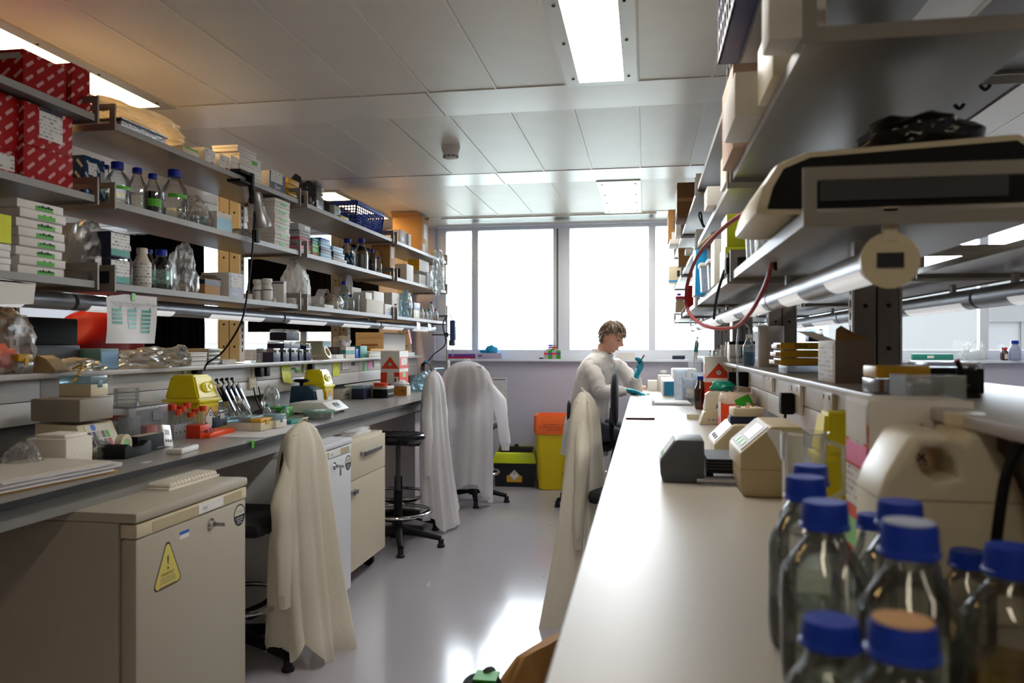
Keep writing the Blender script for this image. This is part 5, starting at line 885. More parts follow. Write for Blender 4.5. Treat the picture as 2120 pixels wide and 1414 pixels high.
cable('stirrer_cable', 'dark cord looping from the stirrer motor and coiled below it', [(X + .055, y, .9 + z1), (X + .03, y - .01, .9 + z1 + .05), (X - .02, y - .02, .9 + z1), (X - .03, y - .02, 1.45), (X + .0, y - .05, 1.3), (X - .1, y - .1, 1.2), (X - .16, y - .12, 1.12)], .005, 'black')
b = B()
for k in range(4): b.tube([(.05 * math.cos(a * .4) * (1 - .1 * k), .02 * k - .03 + .02 * math.sin(a), .06 * math.sin(a * .4)) for a in range(17)], .0045, 'black', 6)
b.box(-.012, .012, -.04, .06, .05, .075, 'bright_blue', .003); b.obj('coiled_cable', loc=(X - .16, y - .12, 1.07), label='coil of black cable with blue tie hanging at the end of the left bench', cat='cable')
x, y = onY(928, 7.1), 7.1; t = thing('spray_bottle', 'white spray bottle with a red mark standing by the far wall', 'bottle', (x, y, .9)); b = B(); b.lathe([(.038, 0), (.04, .02), (.04, .13), (.02, .19), (.016, .2)], 'white', n=24); b.obj('body', t); b = B(); b.box(-.014, .014, -.045, .02, .2, .24, 'white', .006); b.obj('trigger_head', t); b = B(); b.box(-.015, .015, -.0415, -.04, .08, .11, 'red'); b.obj('printed_mark', t)
# ================================================================ under the left bench
def loft(b, rings, m, n=28, cap=True, fold=None):
    """surface through elliptical rings (centre, half-axis a, half-axis b); fold(i, angle) scales the radius"""
    vs = []; fs = []; N = len(rings)
    for i, (c, a, e) in enumerate(rings):
        c, a, e = Vector(c), Vector(a), Vector(e)
        for k in range(n):
            q = 2 * math.pi * k / n; s = fold(i / (N - 1), q) if fold else 1; vs.append(c + (a * math.cos(q) + e * math.sin(q)) * s)
    for i in range(N - 1):
        for k in range(n): fs.append((i * n + k, i * n + (k + 1) % n, (i + 1) * n + (k + 1) % n, (i + 1) * n + k))
    if cap: fs.append(tuple(reversed(range(n)))); fs.append(tuple((N - 1) * n + k for k in range(n)))
    b.add(vs, fs, m)
def fridge(label, xf, y0, y1, h, m, tri=True):
    W = y1 - y0; t = thing('undercounter_fridge', label, 'fridge', (xf, y0, 0), group='white undercounter fridges'); D = .56
    b = B(); b.box(-D, -.055, 0, W, .03, h - .03, m, .004); b.obj('cabinet', t)
    b = B(); b.box(-.05, 0, .002, W - .002, .05, h - .075, m, .012); d = b.obj('door', t)
    b = B(); b.box(-.05, .001, .002, W - .002, h - .073, h - .034, 'cream' if tri else m, .004); b.obj('control_strip', t)
    
    for g0, g1 in ((.12, .5), (.74, .94)): b = B(); b.box(.001, .002, W * g0, W * g1, h - .068, h - .04, 'beige'); b.obj('grip_recess', t)
    b = B(); b.box(.001, .003, W * .5, W * .74, h - .069, h - .039, 'white'); p = b.obj('name_plate', t); text('Lec', .02, p, (.0034, W * .56, h - .054), RX, 'ink')
    b = B(); b.box(-D, .004, -.004, W + .004, h - .03, h, m, .010); b.obj('top', t)
    for yy in (.05, W - .05):
        for xx in (-.09, -D + .05): b = B(); b.lathe([(.018, 0), (.015, .03)], 'black', (xx, yy, 0), n=12); b.obj('foot', t)
    b = B(); T = Matrix.Translation((0, W * .62, h - .115)) @ Matrix.Rotation(HP, 4, 'Y'); b.lathe([(.019, 0), (.019, .003), (.010, .004), (.010, .014), (0, .014)], 'chrome', n=22, T=T); k = b.obj('lock', d); b = B(); b.box(.014, .05, W * .62 - .001, W * .62 + .001, h - .121, h - .109, 'steel'); b.obj('key', d)
    if not tri: b = B(); b.box(.03, .032, W * .62 - .008, W * .62 + .012, h - .16, h - .122, 'steel', .003); b.obj('key', d)
    b = B(); b.box(0, .0006, W * .34, W * .42, h - .112, h - .102, 'blue'); b.box(0, .0006, W * .34, W * .42, h - .125, h - .112, 'white'); b.obj('asset_label', d)
    b = B(); T = Matrix.Translation((0, W * .92, h - .125)) @ Matrix.Rotation(HP, 4, 'Y'); b.lathe([(.038, 0), (.038, .0005)], 'ink', n=32, T=T); b.prism([(.033 * math.cos(a * .1963) , .033 * math.sin(a * .1963)) for a in range(17)], 'x', .0005, .0009, 'offwhite', T=Matrix.Translation((0, W * .92, h - .125))); o = b.obj('round_sticker', d)
    text('2 year', .018, o, (.0012, W * .92, h - .112), RX, 'teal')
    for q in range(3): b = B(); b.box(.0005, .0008, W * .92 - .024 + .004 * q, W * .92 + .024 - .004 * q, h - .137 - .008 * q, h - .134 - .008 * q, 'grey_card'); b.obj('print_line', o)
    if tri:
        b = B(); cy, cz = W * .24, h - .2; P = []
        def rt(R, r):
            out = []
            for k in range(3):
                a0 = math.pi / 2 + k * 2 * math.pi / 3
                for j in range(-3, 4): a = a0 + j * .32; out.append((cy + math.cos(a0) * R * .85 + math.cos(a) * r, cz + math.sin(a0) * R * 1.0 + math.sin(a) * r))
            return out
        b.prism(rt(.070, .014), 'x', 0, .0006, 'ink'); b.prism(rt(.066, .012), 'x', .0006, .001, mat('warn_yellow', 'd6c765', .5)); o = b.obj('warning_sticker', d)
        text('!', .06, o, (.0014, cy, cz + .022), RX, 'ink'); text('IMPORTANT', .0115, o, (.0014, cy, cz - .009), RX, 'ink')
        for q in range(5): b = B(); b.box(.001, .0013, cy - .036 - .002 * q, cy + .036 + .002 * q, cz - .021 - .0065 * q - (.004 if q > 2 else 0), cz - .0185 - .0065 * q - (.004 if q > 2 else 0), 'beige_dark'); b.obj('print_line', o)
    return t
fridge('white fridge, darkened as if in shade, with a yellow warning triangle, nearest under the left bench', -1.40, 1.96, 2.57, .82, 'fridge')
fridge('white fridge with hanging keys behind the first draped lab coat', -1.48, 3.19, 3.78, .82, 'fridge_white', False)
t = thing('foam_mat', 'cream ridged foam mat lying on the nearest fridge', 'mat', (-1.58, 2.42, .82)); b = B()
for i in range(14): b.box(-.07, .07, -.13 + i * .02, -.113 + i * .02, .004, .022, 'foam', .006, seg=1)
b.box(-.07, .07, -.14, .16, .0, .006, 'foam'); b.obj('mat_sheet', t)
carton('slotted_block', 'flat grey board lying on the white fridge', 'board', (-1.9, -1.66, 3.25, 3.68, .82, .842), 'grey_card')
t = thing('drawer_cabinet', 'cream cabinet with a drawer and a door on castors under the left bench', 'cabinet', (-1.52, 3.83, 0)); W = .59; H = .785
b = B(); b.box(-.5, -.02, 0, W, .085, H, 'cab_cream', .002); b.obj('body', t); b = B(); b.box(-.018, 0, .004, W - .004, H - .21, H - .015, 'cab_cream', .002); d = b.obj('drawer', t)
def pull(y, z, w, par):
    b = B(); b.box(.002, .024, y - w, y - w + .012, z - .011, z + .011, 'steel'); b.box(.002, .024, y + w - .012, y + w, z - .011, z + .011, 'steel'); b.box(.018, .024, y - w, y + w, z - .012, z + .012, 'steel', .002); b.obj('handle', par)
pull(W * .55, H - .085, .14, d); b = B(); b.box(-.018, 0, .004, W - .004, .095, H - .214, 'cab_cream', .002); d = b.obj('door', t); pull(.06, H - .27, .035, d)
for yy in (.07, W - .07):
    for xx in (-.08, -.42): b = B(); b.cyl((xx, yy - .012, .032), (xx, yy + .012, .032), .032, 'black', n=18); b.box(xx - .02, xx + .02, yy - .018, yy + .018, .05, .084, 'dark_grey', .003); b.obj('castor', t)
for i, (m, h) in enumerate((('white_card', .018), ('paper', .012), ('print_paper', .008))): b = B(); b.box(-.14 + .01 * i, .12, -.2 + .015 * i, .18 + .02 * i, 0, h, m, .002); b.obj('magazine', loc=(-1.68, 4.1, .786 + (0, .0185, .031)[i]), rz=.1 * i, label=['lowest thick', 'middle', 'topmost thin'][i] + ' pale magazine on the cream drawer cabinet', cat='magazine', group='magazines on the drawer cabinet')
carton('white_cabinet', 'grey white cabinet under the left bench behind the second lab coat', 'cabinet', (-2.05, -1.70, 5.62, 6.9, .03, .78), 'white_paint', st=(('x', .48, .5, .05, .95, 'grey_card', 'door_gap'),))
# ---------------------------------------------------------------- chairs and stools
def star_base(t, r=.28, ring=.21, zr=.24, hub=.06, a0=0, zs=.55):
    for k in range(5):
        a = a0 + k * 2 * math.pi / 5; c, s = math.cos(a), math.sin(a); b = B()
        vs = [];
        rr = [(.03, .10, .03, .03), (r * .5, .085, .024, .022), (r, .055, .018, .016)]
        loft(b, [((c * q, s * q, z), (-s * w, c * w, 0), (0, 0, h)) for q, z, w, h in rr], 'black', n=10); L = b.obj('base_leg', t)
        b = B(); b.lathe([(.024, 0), (.026, .012), (.018, .02), (.018, .05)], 'rubber', (c * r, s * r, 0), n=14); b.obj('glide', L)
    b = B(); b.cyl((0, 0, .06), (0, 0, .13), .04, 'black', n=20); b.cyl((0, 0, .13), (0, 0, .36), .028, 'black', n=18); b.cyl((0, 0, .36), (0, 0, zs), .016, 'dark_grey', n=16); b.obj('column', t)
    if ring:
        b = B(); b.tube([(ring * math.cos(a * .19635), ring * math.sin(a * .19635), zr) for a in range(32)], .011, 'chrome', 10, close=True); f = b.obj('foot_ring', t)
        for k in range(4): a = a0 + k * HP; b = B(); b.tube([(.03 * math.cos(a), .03 * math.sin(a), zr - .06), (ring * .55 * math.cos(a), ring * .55 * math.sin(a), zr - .045), (ring * math.cos(a), ring * math.sin(a), zr)], .011, 'black', 8); b.obj('ring_spoke', f)
def stool(label, x, y, zs, a0):
    t = thing('lab_stool', label, 'stool', (x, y, 0)); star_base(t, a0=a0, zs=zs - .05, zr=.22)
    b = B(); b.lathe([(.04, zs - .07), (.15, zs - .055), (.175, zs - .03), (.175, zs - .008), (.165, zs), (0, zs - .004)], 'black_gloss', n=36); s = b.obj('seat', t)
    for i in range(-3, 4):
        L = math.sqrt(.15 ** 2 - (i * .042) ** 2); b = B(); b.box(i * .042 - .0025, i * .042 + .0025, -L, L, zs - .003, zs + .001, 'dark_grey'); b.obj('seat_groove', s); b = B(); b.box(-L, L, i * .042 - .0025, i * .042 + .0025, zs - .003, zs + .0012, 'dark_grey'); b.obj('seat_groove', s)
stool('black round lab stool with ridged seat and chrome foot ring under the left bench', -1.565, 4.80, .72, -1.2)
def chair(label, x, y, rz, zs, zt, a0=0, bw=.13, ring=.21):
    """lab chair; local +y is the side its backrest stands on"""
    t = thing('lab_chair', label, 'chair', (x, y, 0), rz, 'black lab chairs'); star_base(t, a0=a0, zs=zs - .04, ring=ring)
    b = B(); b.box(-.2, .2, -.2, .2, zs - .06, zs, 'black_soft', .03); b.obj('seat', t)
    b = B(); b.tube([(0, .08, zs - .07), (0, .24, zs - .06), (0, .27, zs + .06), (0, .26, (zs + zt) / 2)], .018, 'black', 8); b.obj('back_bar', t)
    b = B(); zc = (zt + max(zs + .08, zt - .36)) / 2; hh = zt - zc; vs = []
    loft(b, [((0, .235 + dy, zc), (bw * k, 0, 0), (0, 0, hh * k)) for dy, k in ((-.012, .0001), (-.012, .8), (-.004, .97), (.006, 1), (.022, .97), (.032, .85), (.036, .0001))], 'black_soft', n=32); b.obj('backrest', t)
    return t
def coat(label, x, y, rz, zt, zh, A=.17, W=.21, dep_=.10, lean=(0, 0), seed=0, m='coat', slv=((-1, .3), (1, .45)), hem=.08, depth0=.06):
    """lab coat hung over a chair back: shoulders over the rest, panels and sleeves hanging with folds"""
    t = thing('lab_coat', label, 'lab coat', (x, y, 0), rz, 'white lab coats hung on chairs'); H = zt - zh
    prof = [(0, .02), (.015, .35), (.045, .62), (.09, .82), (.16, .95), (.25, 1.0), (.4, 1.02), (.55, 1.06), (.7, 1.12), (.85, 1.2), (1, 1.27)]
    b = B(); n = 96; N = len(prof); vs = []; fs = []
    for i, (q, w) in enumerate(prof):
        a = A * w if q < .25 else A + (W - A) * (q - .25) / .75; e = depth0 * min(1, w * 1.1) + (dep_ - depth0) * q
        for k in range(n):
            p = 2 * math.pi * k / n; f = q ** .7 * (.20 * (1 - 2 * abs(math.sin(3.5 * p + seed + .35 * q))) + .12 * math.sin(11 * p + 2 * seed - .3 * q) + .07 * math.sin(3 * p + seed * 3)) + .07 * min(1, q * 5) * (1 - 2 * abs(math.sin(4.5 * p + seed * 1.7 + .15 * q)))
            cx = math.copysign(abs(math.cos(p)) ** .9, math.cos(p)); zz = zt - q * H + (hem * q * q * (.6 * math.sin(2 * p + seed) + .25 * math.sin(5 * p + seed * 2) + (.5 if math.sin(p - 1.2 + seed) > .72 else 0)))
            vs.append(Vector((cx * a * (1 + .35 * f) + lean[0] * q * q, math.sin(p) * e * (1 + f * 1.5) + lean[1] * q * q + .02 * q * math.sin(4 * cx * 2 + seed), zz)))
    for i in range(N - 1):
        for k in range(n): fs.append((i * n + k, i * n + (k + 1) % n, (i + 1) * n + (k + 1) % n, (i + 1) * n + k))
    fs.append(tuple(range(n))); b.add(vs, fs, m)
    b.wrinkle(.0035, (16, 16, 5), seed)
    b.obj('body', t, ang=50)
    b = B(); b.tube([(-.03, 0, zt - .004), (-.02, -.012, zt + .012), (.02, -.012, zt + .012), (.03, 0, zt - .004)], .004, m, 6); b.obj('hanging_loop', t)
    for sg, off in slv:
        sx0 = sg * A * .93; L = .52; b = B(); R = []
        for i in range(13):
            q = i / 12; z = zt - .13 - L * q; r = .058 - .018 * q; wv = .006 * math.sin(q * 5 + seed + sg)
            k_ = min(1, q * 3.2); R.append(((sg * A * .45 * (1 - k_) + k_ * (sx0 + sg * (.03 + off * .12 * q)) + lean[0] * q * .3, wv - off * .04 * q, z + .085 * (1 - k_) ** 2), (r * (.55 + .45 * k_), 0, 0), (0, r * (.5 + .12 * k_), 0)))
        loft(b, R, m, n=18, fold=lambda q, p: 1 + .09 * math.sin(4 * p + 9 * q + seed)); b.wrinkle(.003, (24, 24, 16), seed + sg); s = b.obj('sleeve', t, ang=70)
        c = R[-1][0]; b = B(); loft(b, [((c[0], c[1], c[2] + .006), (.034, 0, 0), (0, .024, 0)), ((c[0], c[1], c[2] - .055), (.032, 0, 0), (0, .023, 0))], m, n=18, fold=lambda q, p: 1 + .05 * math.sin(12 * p)); b.obj('cuff', s)
    for q in (.62, .74, .86): b = B(); b.lathe([(.006, 0), (.006, .003), (0, .003)], 'offwhite', n=10, T=Matrix.Translation((-A * .35, -(depth0 + (dep_ - depth0) * q) * 1.45 + lean[1] * q * q, zt - q * H)) @ Matrix.Rotation(HP, 4, 'X')); b.obj('button', t)
    return t
chair('black lab chair carrying the nearest lab coat, beside the nearest fridge', -1.66, 2.97, -HP, .60, .90, 2.513, .09)
coat('nearest white lab coat, hung on the chair beside the nearest fridge', -1.40, 3.03, HP, .975, .03, .16, .21, .115, (.03, -.04), 1.0, 'coat_warm_lit', ((-1, .25),), .10)
chair('black lab chair under the second lab coat on the left side', -1.72, 5.28, -HP, .66, 1.05, .2)
coat('second white lab coat along the left bench, next to the ridged stool', -1.46, 5.28, HP, 1.11, .06, .17, .21, .11, (.04, -.05), 2.4, 'coat', ((-1, .2), (1, .3)))
chair('black lab chair facing the left bench end, under the broad lab coat', -1.40, 6.30, math.pi, .66, 1.12, .6)
coat('broad white lab coat with hanging sleeves, on the chair near the window', -1.405, 6.06, 0, 1.165, .09, .22, .22, .10, (-.02, 0), 4.0, 'coat', ((-1, -.1), (1, .75)))
for o in bpy.data.objects:
    if o.get('label', '').startswith('black lab chair facing'): o.location.y = 6.28
chair('black lab chair at the right bench carrying a cream lit lab coat', -.06, 3.75, HP, .62, 1.02, .2)
coat('cream lit lab coat hung on the chair at the right bench', -.29, 3.75, -HP, 1.07, .0, .17, .24, .13, (.03, -.04), 5.3, 'coat_warm_lit', ((1, .1),), .05)
chair('black lab chair with bare round backrest between the lab coat and the person', .04, 5.3, HP, .62, 1.105, .9, .17)
# ---------------------------------------------------------------- bins at the far wall
t = thing('clinical_bin', 'low black clinical waste bin with yellow rim and hazard label by the far wall', 'bin', (*onZ(1062, 1009, 0), 0)); t.location.y += .15; t.rotation_euler.z = TH * .4; W = .19
b = B(); vs = [(sx * (W - f), sy * (.13 - f * .5), z) for z, f in ((0, .015), (.22, 0)) for sx, sy in ((-1, -1), (1, -1), (1, 1), (-1, 1))]
b.add(vs, [(3, 2, 1, 0)] + [(i, (i + 1) % 4, (i + 1) % 4 + 4, i + 4) for i in range(4)], mat('bin_black', '14161c', .4)); b.obj('tub', t)
b = B(); q = 'lime'; mat('lime', 'c6d21c', .4); vs = [(sx * (W - f), sy * (.13 - f), z) for z, f in ((.215, -.008), (.235, -.008), (.30, .012), (.345, .03)) for sx, sy in ((-1, -1), (1, -1), (1, 1), (-1, 1))]
for k in (12, 13): vs[k] = (vs[k][0], vs[k][1], .31)
b.add(vs, [(r * 4 + i, r * 4 + (i + 1) % 4, r * 4 + (i + 1) % 4 + 4, r * 4 + i + 4) for r in range(3) for i in range(4)], 'lime'); b.obj('rim', t)
b = B(); b.box(-W + .035, W - .035, .07, .085, .25, .352, 'bin_black', .004, T=Matrix.Rotation(-.1, 4, 'X')); b.box(-.02, .02, .075, .1, .34, .362, 'bin_black', .003); b.obj('lid', t); b = B(); b.box(-W + .02, W - .02, -.1, .1, .22, .23, 'hole'); b.obj('opening', t)
b = B(); b.box(-.07, .07, -.129, -.126, .04, .17, 'yellow_deep', T=Matrix.Rotation(-.03, 4, 'X')); b.box(-.07, .07, -.1295, -.126, .165, .18, 'grass_green', T=Matrix.Rotation(-.03, 4, 'X')); o = b.obj('hazard_label', t)
b = B(); z = .105; b.prism([(0, z - .052), (.052, z), (0, z + .052), (-.052, z)], 'y', -.1312, -.131, 'white'); b.prism([(0, z - .047), (.047, z), (0, z + .047), (-.047, z)], 'y', -.1316, -.1312, 'ink'); b.prism([(0, z - .042), (.042, z), (0, z + .042), (-.042, z)], 'y', -.132, -.1316, 'white'); b.obj('hazard_diamond', o)
b = B(); b.lathe([(.006, 0), (.010, 0), (.010, .0006), (.006, .0006)], 'ink', n=14, cap=False, T=Matrix.Translation((0, -.132, z + .018)) @ Matrix.Rotation(HP, 4, 'X')); b.obj('biohazard_mark', o)
x, y = onZ(1150, 1016, 0); t = thing('waste_bin', 'tall yellow waste bin with orange liner beside the low black bin', 'bin', (x, y + .17, 0), TH * .4)
def tub(b, rows, m, r=.04, n=8):
    vs = []; fs = []; P = []
    for z, hx, hy in rows:
        for cx, cy, a0 in ((1, 1, 0), (-1, 1, HP), (-1, -1, 2 * HP), (1, -1, 3 * HP)):
            for k in range(n + 1): a = a0 + k * HP / n; vs.append((cx * (hx - r) + r * math.cos(a), cy * (hy - r) + r * math.sin(a), z))
    M = 4 * (n + 1)
    for i in range(len(rows) - 1):
        for k in range(M): fs.append((i * M + k, i * M + (k + 1) % M, (i + 1) * M + (k + 1) % M, (i + 1) * M + k))
    fs.append(tuple(reversed(range(M)))); b.add(vs, fs, m)
mat('bin_yellow', 'cdb40c', .4); mat('liner', 'ee6a2a', .35, bump=.3, sc=18)
b = B(); tub(b, [(0, .155, .14), (.01, .165, .15), (.5, .19, .17), (.62, .19, .17)], 'bin_yellow'); b.obj('tub', t)
b = B(); tub(b, [(.50, .2, .18), (.56, .205, .185), (.63, .20, .178), (.665, .196, .174), (.66, .18, .16), (.5, .17, .15)], 'liner'); vs = [v for v in b.bm.verts]
for v in vs: v.co += Vector((noise.noise(v.co * 14) * .012, noise.noise(v.co * 14 + Vector((5, 0, 0))) * .010, noise.noise(v.co * 11 + Vector((0, 7, 0))) * .012))
l = b.obj('liner', t, ang=60)
for i, s in enumerate(('FOR INCINERATION   ONLY', 'NO PRESSURISED ALUMINIUM WASTE', 'CLINICAL WASTE')): text(s, .016, l, (-.02, -.197, .585 - .021 * i), RY, 'ink')
# notice on the far wall
x = onY(1032, YW); b = B(); b.box(-.075, .075, -.0015, 0, 0, .24, 'print_paper'); b.box(-.06, .06, -.0022, -.0015, .215, .222, 'ink'); b.obj('wall_notice', loc=(onY(1034, YW), YW - .001, vz(833, x, YW)), label='printed paper notice on the far wall behind the broad lab coat', cat='notice')
# things on the far sill
def sill(u, dx=0): return onY(u, 7.29) + dx
zs = ZS + .0125
b = B(); x0, x1 = sill(927), sill(982); carton('book', 'purple spiral notebook lying on the window sill', 'book', (x0, x1, 7.302, 7.345, zs, zs + .045), 'purple', st=(('t', 0, 1, 0, 1, 'navy', 'cover'), ('y', .0, 1, .0, .45, 'crimson', 'printed_band')))
x0, x1 = sill(987), sill(1038); t = carton('glove_box', 'lilac glove box with blue gloves on top, on the window sill', 'box', (x0, x1, 7.302, 7.345, zs, zs + .055), mat('lilac', 'b4aecb', .5), st=(('y', .05, .2, .4, .6, 'ink'),)); crumple('blue_glove', None, None, (.02, 0, .055), (.05, .025, .045), mat('glove_blue', '1d9bd0', .4), 81, .6, par=t); crumple('blue_glove', None, None, (-.04, 0, .055), (.05, .02, .02), 'glove_blue', 82, .6, par=t)
ms = ['grey_card', 'blue', 'red_orange', 'grass_green', 'white', 'purple']; rows = [(8, 0), (8, 0), (8, 0), (7, 0), (6, 0), (4, 0), (4, 0)]
x0 = sill(1126); w_ = (sill(1160) - x0) / 4; hh = .0195
for r in range(7):
    n = (4, 4, 4, 4, 3, 2, 2)[r]
    for c in range(n): b = B(); b.box(0, w_ - .001, -.02, .02, 0, hh - .0006, ms[(r * 5 + c * 3 + r * r) % 6] if r < 5 else ms[(5, 2, 1, 0)[(r - 5) * 2 + c]]); b.obj('micro_rack', loc=(x0 + (c + (4 - n) / 2) * w_, 7.322, zs + r * hh), label='coloured block of the sill pyramid, row %d from the bottom, %s along' % (r + 1, ('first', 'second', 'third', 'fourth')[c]), cat='block', group='coloured rack blocks on the sill')
b = B(); b.cyl((-.02, 0, .006), (.02, 0, .006), .006, 'black'); b.obj('marker_pen', loc=(sill(1120), 7.31, zs), label='short black marker beside the coloured block pyramid', cat='pen')
b = B(); b.box(-.09, .09, -.025, .015, 0, .05, 'white'); b.box(-.085, .08, -.025, .015, .0505, .058, 'paper'); b.obj('paper_ream', loc=(sill(1295), 7.325, zs), label='white paper pile on the sill behind the person', cat='papers')
tipbox('navy tip box on the window sill near the right shelves', (sill(1392), sill(1418), 7.305, 7.345, zs, zs + .035), 'navy', 'navy', .3)
# bags on the floor at the bottom edge
x, y = onZ(1092, 1500, .05); t = thing('paper_bag', 'crumpled brown paper bag standing by the right bench at the bottom edge', 'bag', (-.33, 2.22, 0)); b = B()
mat('kraft', 'a87a44', .5, bump=.35, sc=14)
loft(b, [((0, 0, 0), (.085, 0, 0), (0, .07, 0)), ((0, 0, .12), (.10, 0, 0), (0, .085, 0)), ((.0, 0, .26), (.11, .01, 0), (0, .08, .0)), ((.02, 0, .34), (.10, .0, .02), (0, .06, .01)), ((.04, .0, .43), (.075, .0, .045), (0, .035, .0))], 'kraft', n=36, fold=lambda q, p: 1 + .10 * math.sin(5 * p + 7 * q) + .06 * math.sin(9 * p - 5 * q)); b.obj('bag_body', t, ang=40)
b = B(); b.quad([(-.02, -.04, .30), (.12, -.05, .31), (.15, -.06, .405), (.03, -.03, .41)], 'kraft'); b.obj('top_fold', t)
t = crumple('backpack', 'black backpack with green trim beside the brown paper bag', 'bag', (-.425, 2.0, 0), (.08, .085, .275), 'black_soft', 85, .2, 1.2); b = B(); b.box(-.03, .03, -.03, .03, 0, .006, 'grass_green'); b.obj('trim', t, loc=(.02, -.03, .43))
# ================================================================ right rack shelves
t = thing('plastic_crate', 'navy plastic crate overhanging the top right shelf near the ceiling', 'crate', (.36, 1.98, ZA)); X, Y, H = .155, .29, .20
b = B(); b.box(-X, X, -Y, Y, 0, .006, 'crate_navy'); b.obj('floor_panel', t)
for s in (-1, 1):
    b = B()
    for k in range(11): y = -Y + .02 + k * (2 * Y - .04) / 10; b.box(s * X - .003, s * X + .003, y - .006, y + .006, .0, H, 'crate_navy')
    for z in (.0, .06, .12, .18): b.box(s * X - .003, s * X + .003, -Y, Y, z, z + .018, 'crate_navy')
    b.obj('side_panel', t)
    b = B()
    for k in range(6): x = -X + .01 + k * (2 * X - .02) / 5; b.box(x - .006, x + .006, s * Y - .003, s * Y + .003, 0, H, 'crate_navy')
    for z in (.0, .06, .12, .18): b.box(-X, X, s * Y - .003, s * Y + .003, z, z + .018, 'crate_navy')
    for k in range(5): xx = -X + .01 + (k + .5) * (2 * X - .02) / 5; b.tube([(xx + .022 * math.cos(a * .5236), s * Y - .004, .1 + .022 * math.sin(a * .5236)) for a in range(12)], .003, 'crate_navy', 5, close=True)
    b.obj('end_panel', t)
b = B()
for s in (-1, 1): b.box(s * X - .004, s * X + .012 if s > 0 else s * X - .012, -Y - .01, Y + .01, H - .012, H + .004, 'crate_navy', .002); b.box(-X, X, s * Y, s * Y + s * .012, H - .012, H + .004, 'crate_navy', .002)
b.obj('rim', t)
b = B(); b.box(-.04, .04, -.2, .2, .0, .12, 'grey_card', .004); b.obj('folder', loc=(.33, 1.98, ZA + .007), label='pale folder standing inside the navy crate', cat='folder')
GW = 'white cartons on the middle right shelf'
carton('carton', 'large white carton at the near end of the middle right shelf, above the aisle', 'carton', (.205, .30, 1.37, 1.45, ZB, ZB + .165), 'white_card', bev=.008, group=GW)
carton('carton', 'cream lit carton between the two large white cartons, middle right shelf', 'carton', (.24, .34, 1.55, 1.75, ZB, ZB + .12), 'cream', group=GW)
carton('carton', 'white rounded carton second from the near end, middle right shelf', 'carton', (.198, .33, 1.82, 2.06, ZB, vz(150, .2, 1.83)), 'white_card', bev=.01, group=GW)
carton('carton', 'tall pinkish carton behind the white rounded carton, middle right shelf', 'carton', (.225, .34, 2.10, 2.38, ZB, ZB + .22), mat('pinkish', 'b89a84', .6), group=GW)
for i in range(3): carton('carton', ['lowest', 'middle', 'topmost'][i] + ' small cream carton of the pile in the second bay, middle right shelf', 'carton', (.25, .36, 2.52 + .01 * i, 2.7, ZB + i * .035, ZB + i * .035 + .034), 'cream', group='small cream cartons on the middle right shelf')
carton('carton', 'small white card with print at the edge of the second bay, middle right shelf', 'carton', (.225, .30, 2.95, 3.1, ZB, ZB + .07), 'white_card', st=(('X', .1, .9, .2, .9, 'print_white'),))
x, y = .252, 3.5; cable('wire_loop', 'small black wire loop sticking out of the middle right shelf', [(x, y, ZB), (x - .02, y, ZB + .05), (x - .01, y + .03, ZB + .07), (x + .0, y + .04, ZB + .02), (x + .02, y + .05, ZB)], .004, 'black')
carton('cardboard_box', 'brown cardboard box on the top right shelf near the window light', 'box', (.196, .33, 4.95, 5.25, ZA, vz(378, .2, 4.95)), 'card_dark', st=(('y', 0, 1, .45, .55, 'card'), ('X', .1, .9, .2, .9, 'paper')))
carton('cardboard_box', 'light cardboard box marked with an R at the window end of the top right shelf', 'box', (.18, .31, 6.3, 6.6, ZA + .04, ZA + .28), 'card', st=(('y', .2, .95, .0, .25, 'white'),)); text('R', .09, None, (.245, 6.298, ZA + .13), RY, 'ink', 'letter_mark')
bpy.data.objects['letter_mark'].parent = bpy.data.objects[[o.name for o in bpy.data.objects if o.get('label', '').startswith('light cardboard box marked')][0]]
bpy.data.objects['letter_mark'].location = (0, -.152, .11)
carton('carton', 'white carton under the box marked with an R', 'carton', (.19, .33, 6.25, 6.6, ZA, ZA + .038), 'white_card')
carton('carton', 'white carton beside the brown cardboard box, top right shelf', 'carton', (.22, .36, 5.75, 5.95, ZA, ZA + .12), 'white_card')
carton('carton', 'cream carton with a blue line at the window end of the middle right shelf', 'carton', (.195, .31, 6.7, 6.95, ZB, ZB + .15), 'cream', st=(('y', 0, 1, .1, .2, 'bright_blue'), ('y', .6, .8, .4, .75, 'ink')))
carton('carton', 'small brown carton at the edge of the middle right shelf, third bay', 'carton', (.215, .30, 5.2, 5.3, ZB, ZB + .12), 'card', lid=.02, lidm='card_light'); carton('carton', 'white tag card on the middle right shelf edge, third bay', 'carton', (.225, .27, 4.5, 4.6, ZB, ZB + .03), 'white')
# bottom right shelf
bx = (.25, .37, 2.52, 2.68, ZCC, ZCC + .085)
G = 'lime green boxes on the bottom right shelf'
carton('reagent_box', 'lower lime green box on the bottom right shelf', 'box', (.25, .38, 2.54, 2.72, ZCC, ZCC + .09), 'lime', st=(('X', 0, 1, 0, 1, 'white'),), group=G)
carton('reagent_box', 'upper lime green box with an orange label', 'box', (.255, .38, 2.54, 2.72, ZCC + .0905, vz(443, .255, 2.54)), 'lime', st=(('X', 0, 1, 0, 1, 'white'), ('y', .45, 1.0, .42, .75, 'yellow_deep')), group=G)
t = thing('camera_device', 'small black camera like device before the lime green boxes', 'device', (.29, 2.5, ZCC)); b = B(); b.box(-.045, .06, -.03, .03, 0, .05, 'black', .005); b.obj('body', t); b = B(); b.cyl((-.02, -.03, .025), (-.02, -.045, .025), .018, 'black_gloss', n=20); b.obj('lens', t); b = B(); b.box(.0, .09, -.02, .02, .0505, .066, 'black', .003); b.obj('top_handle', t)
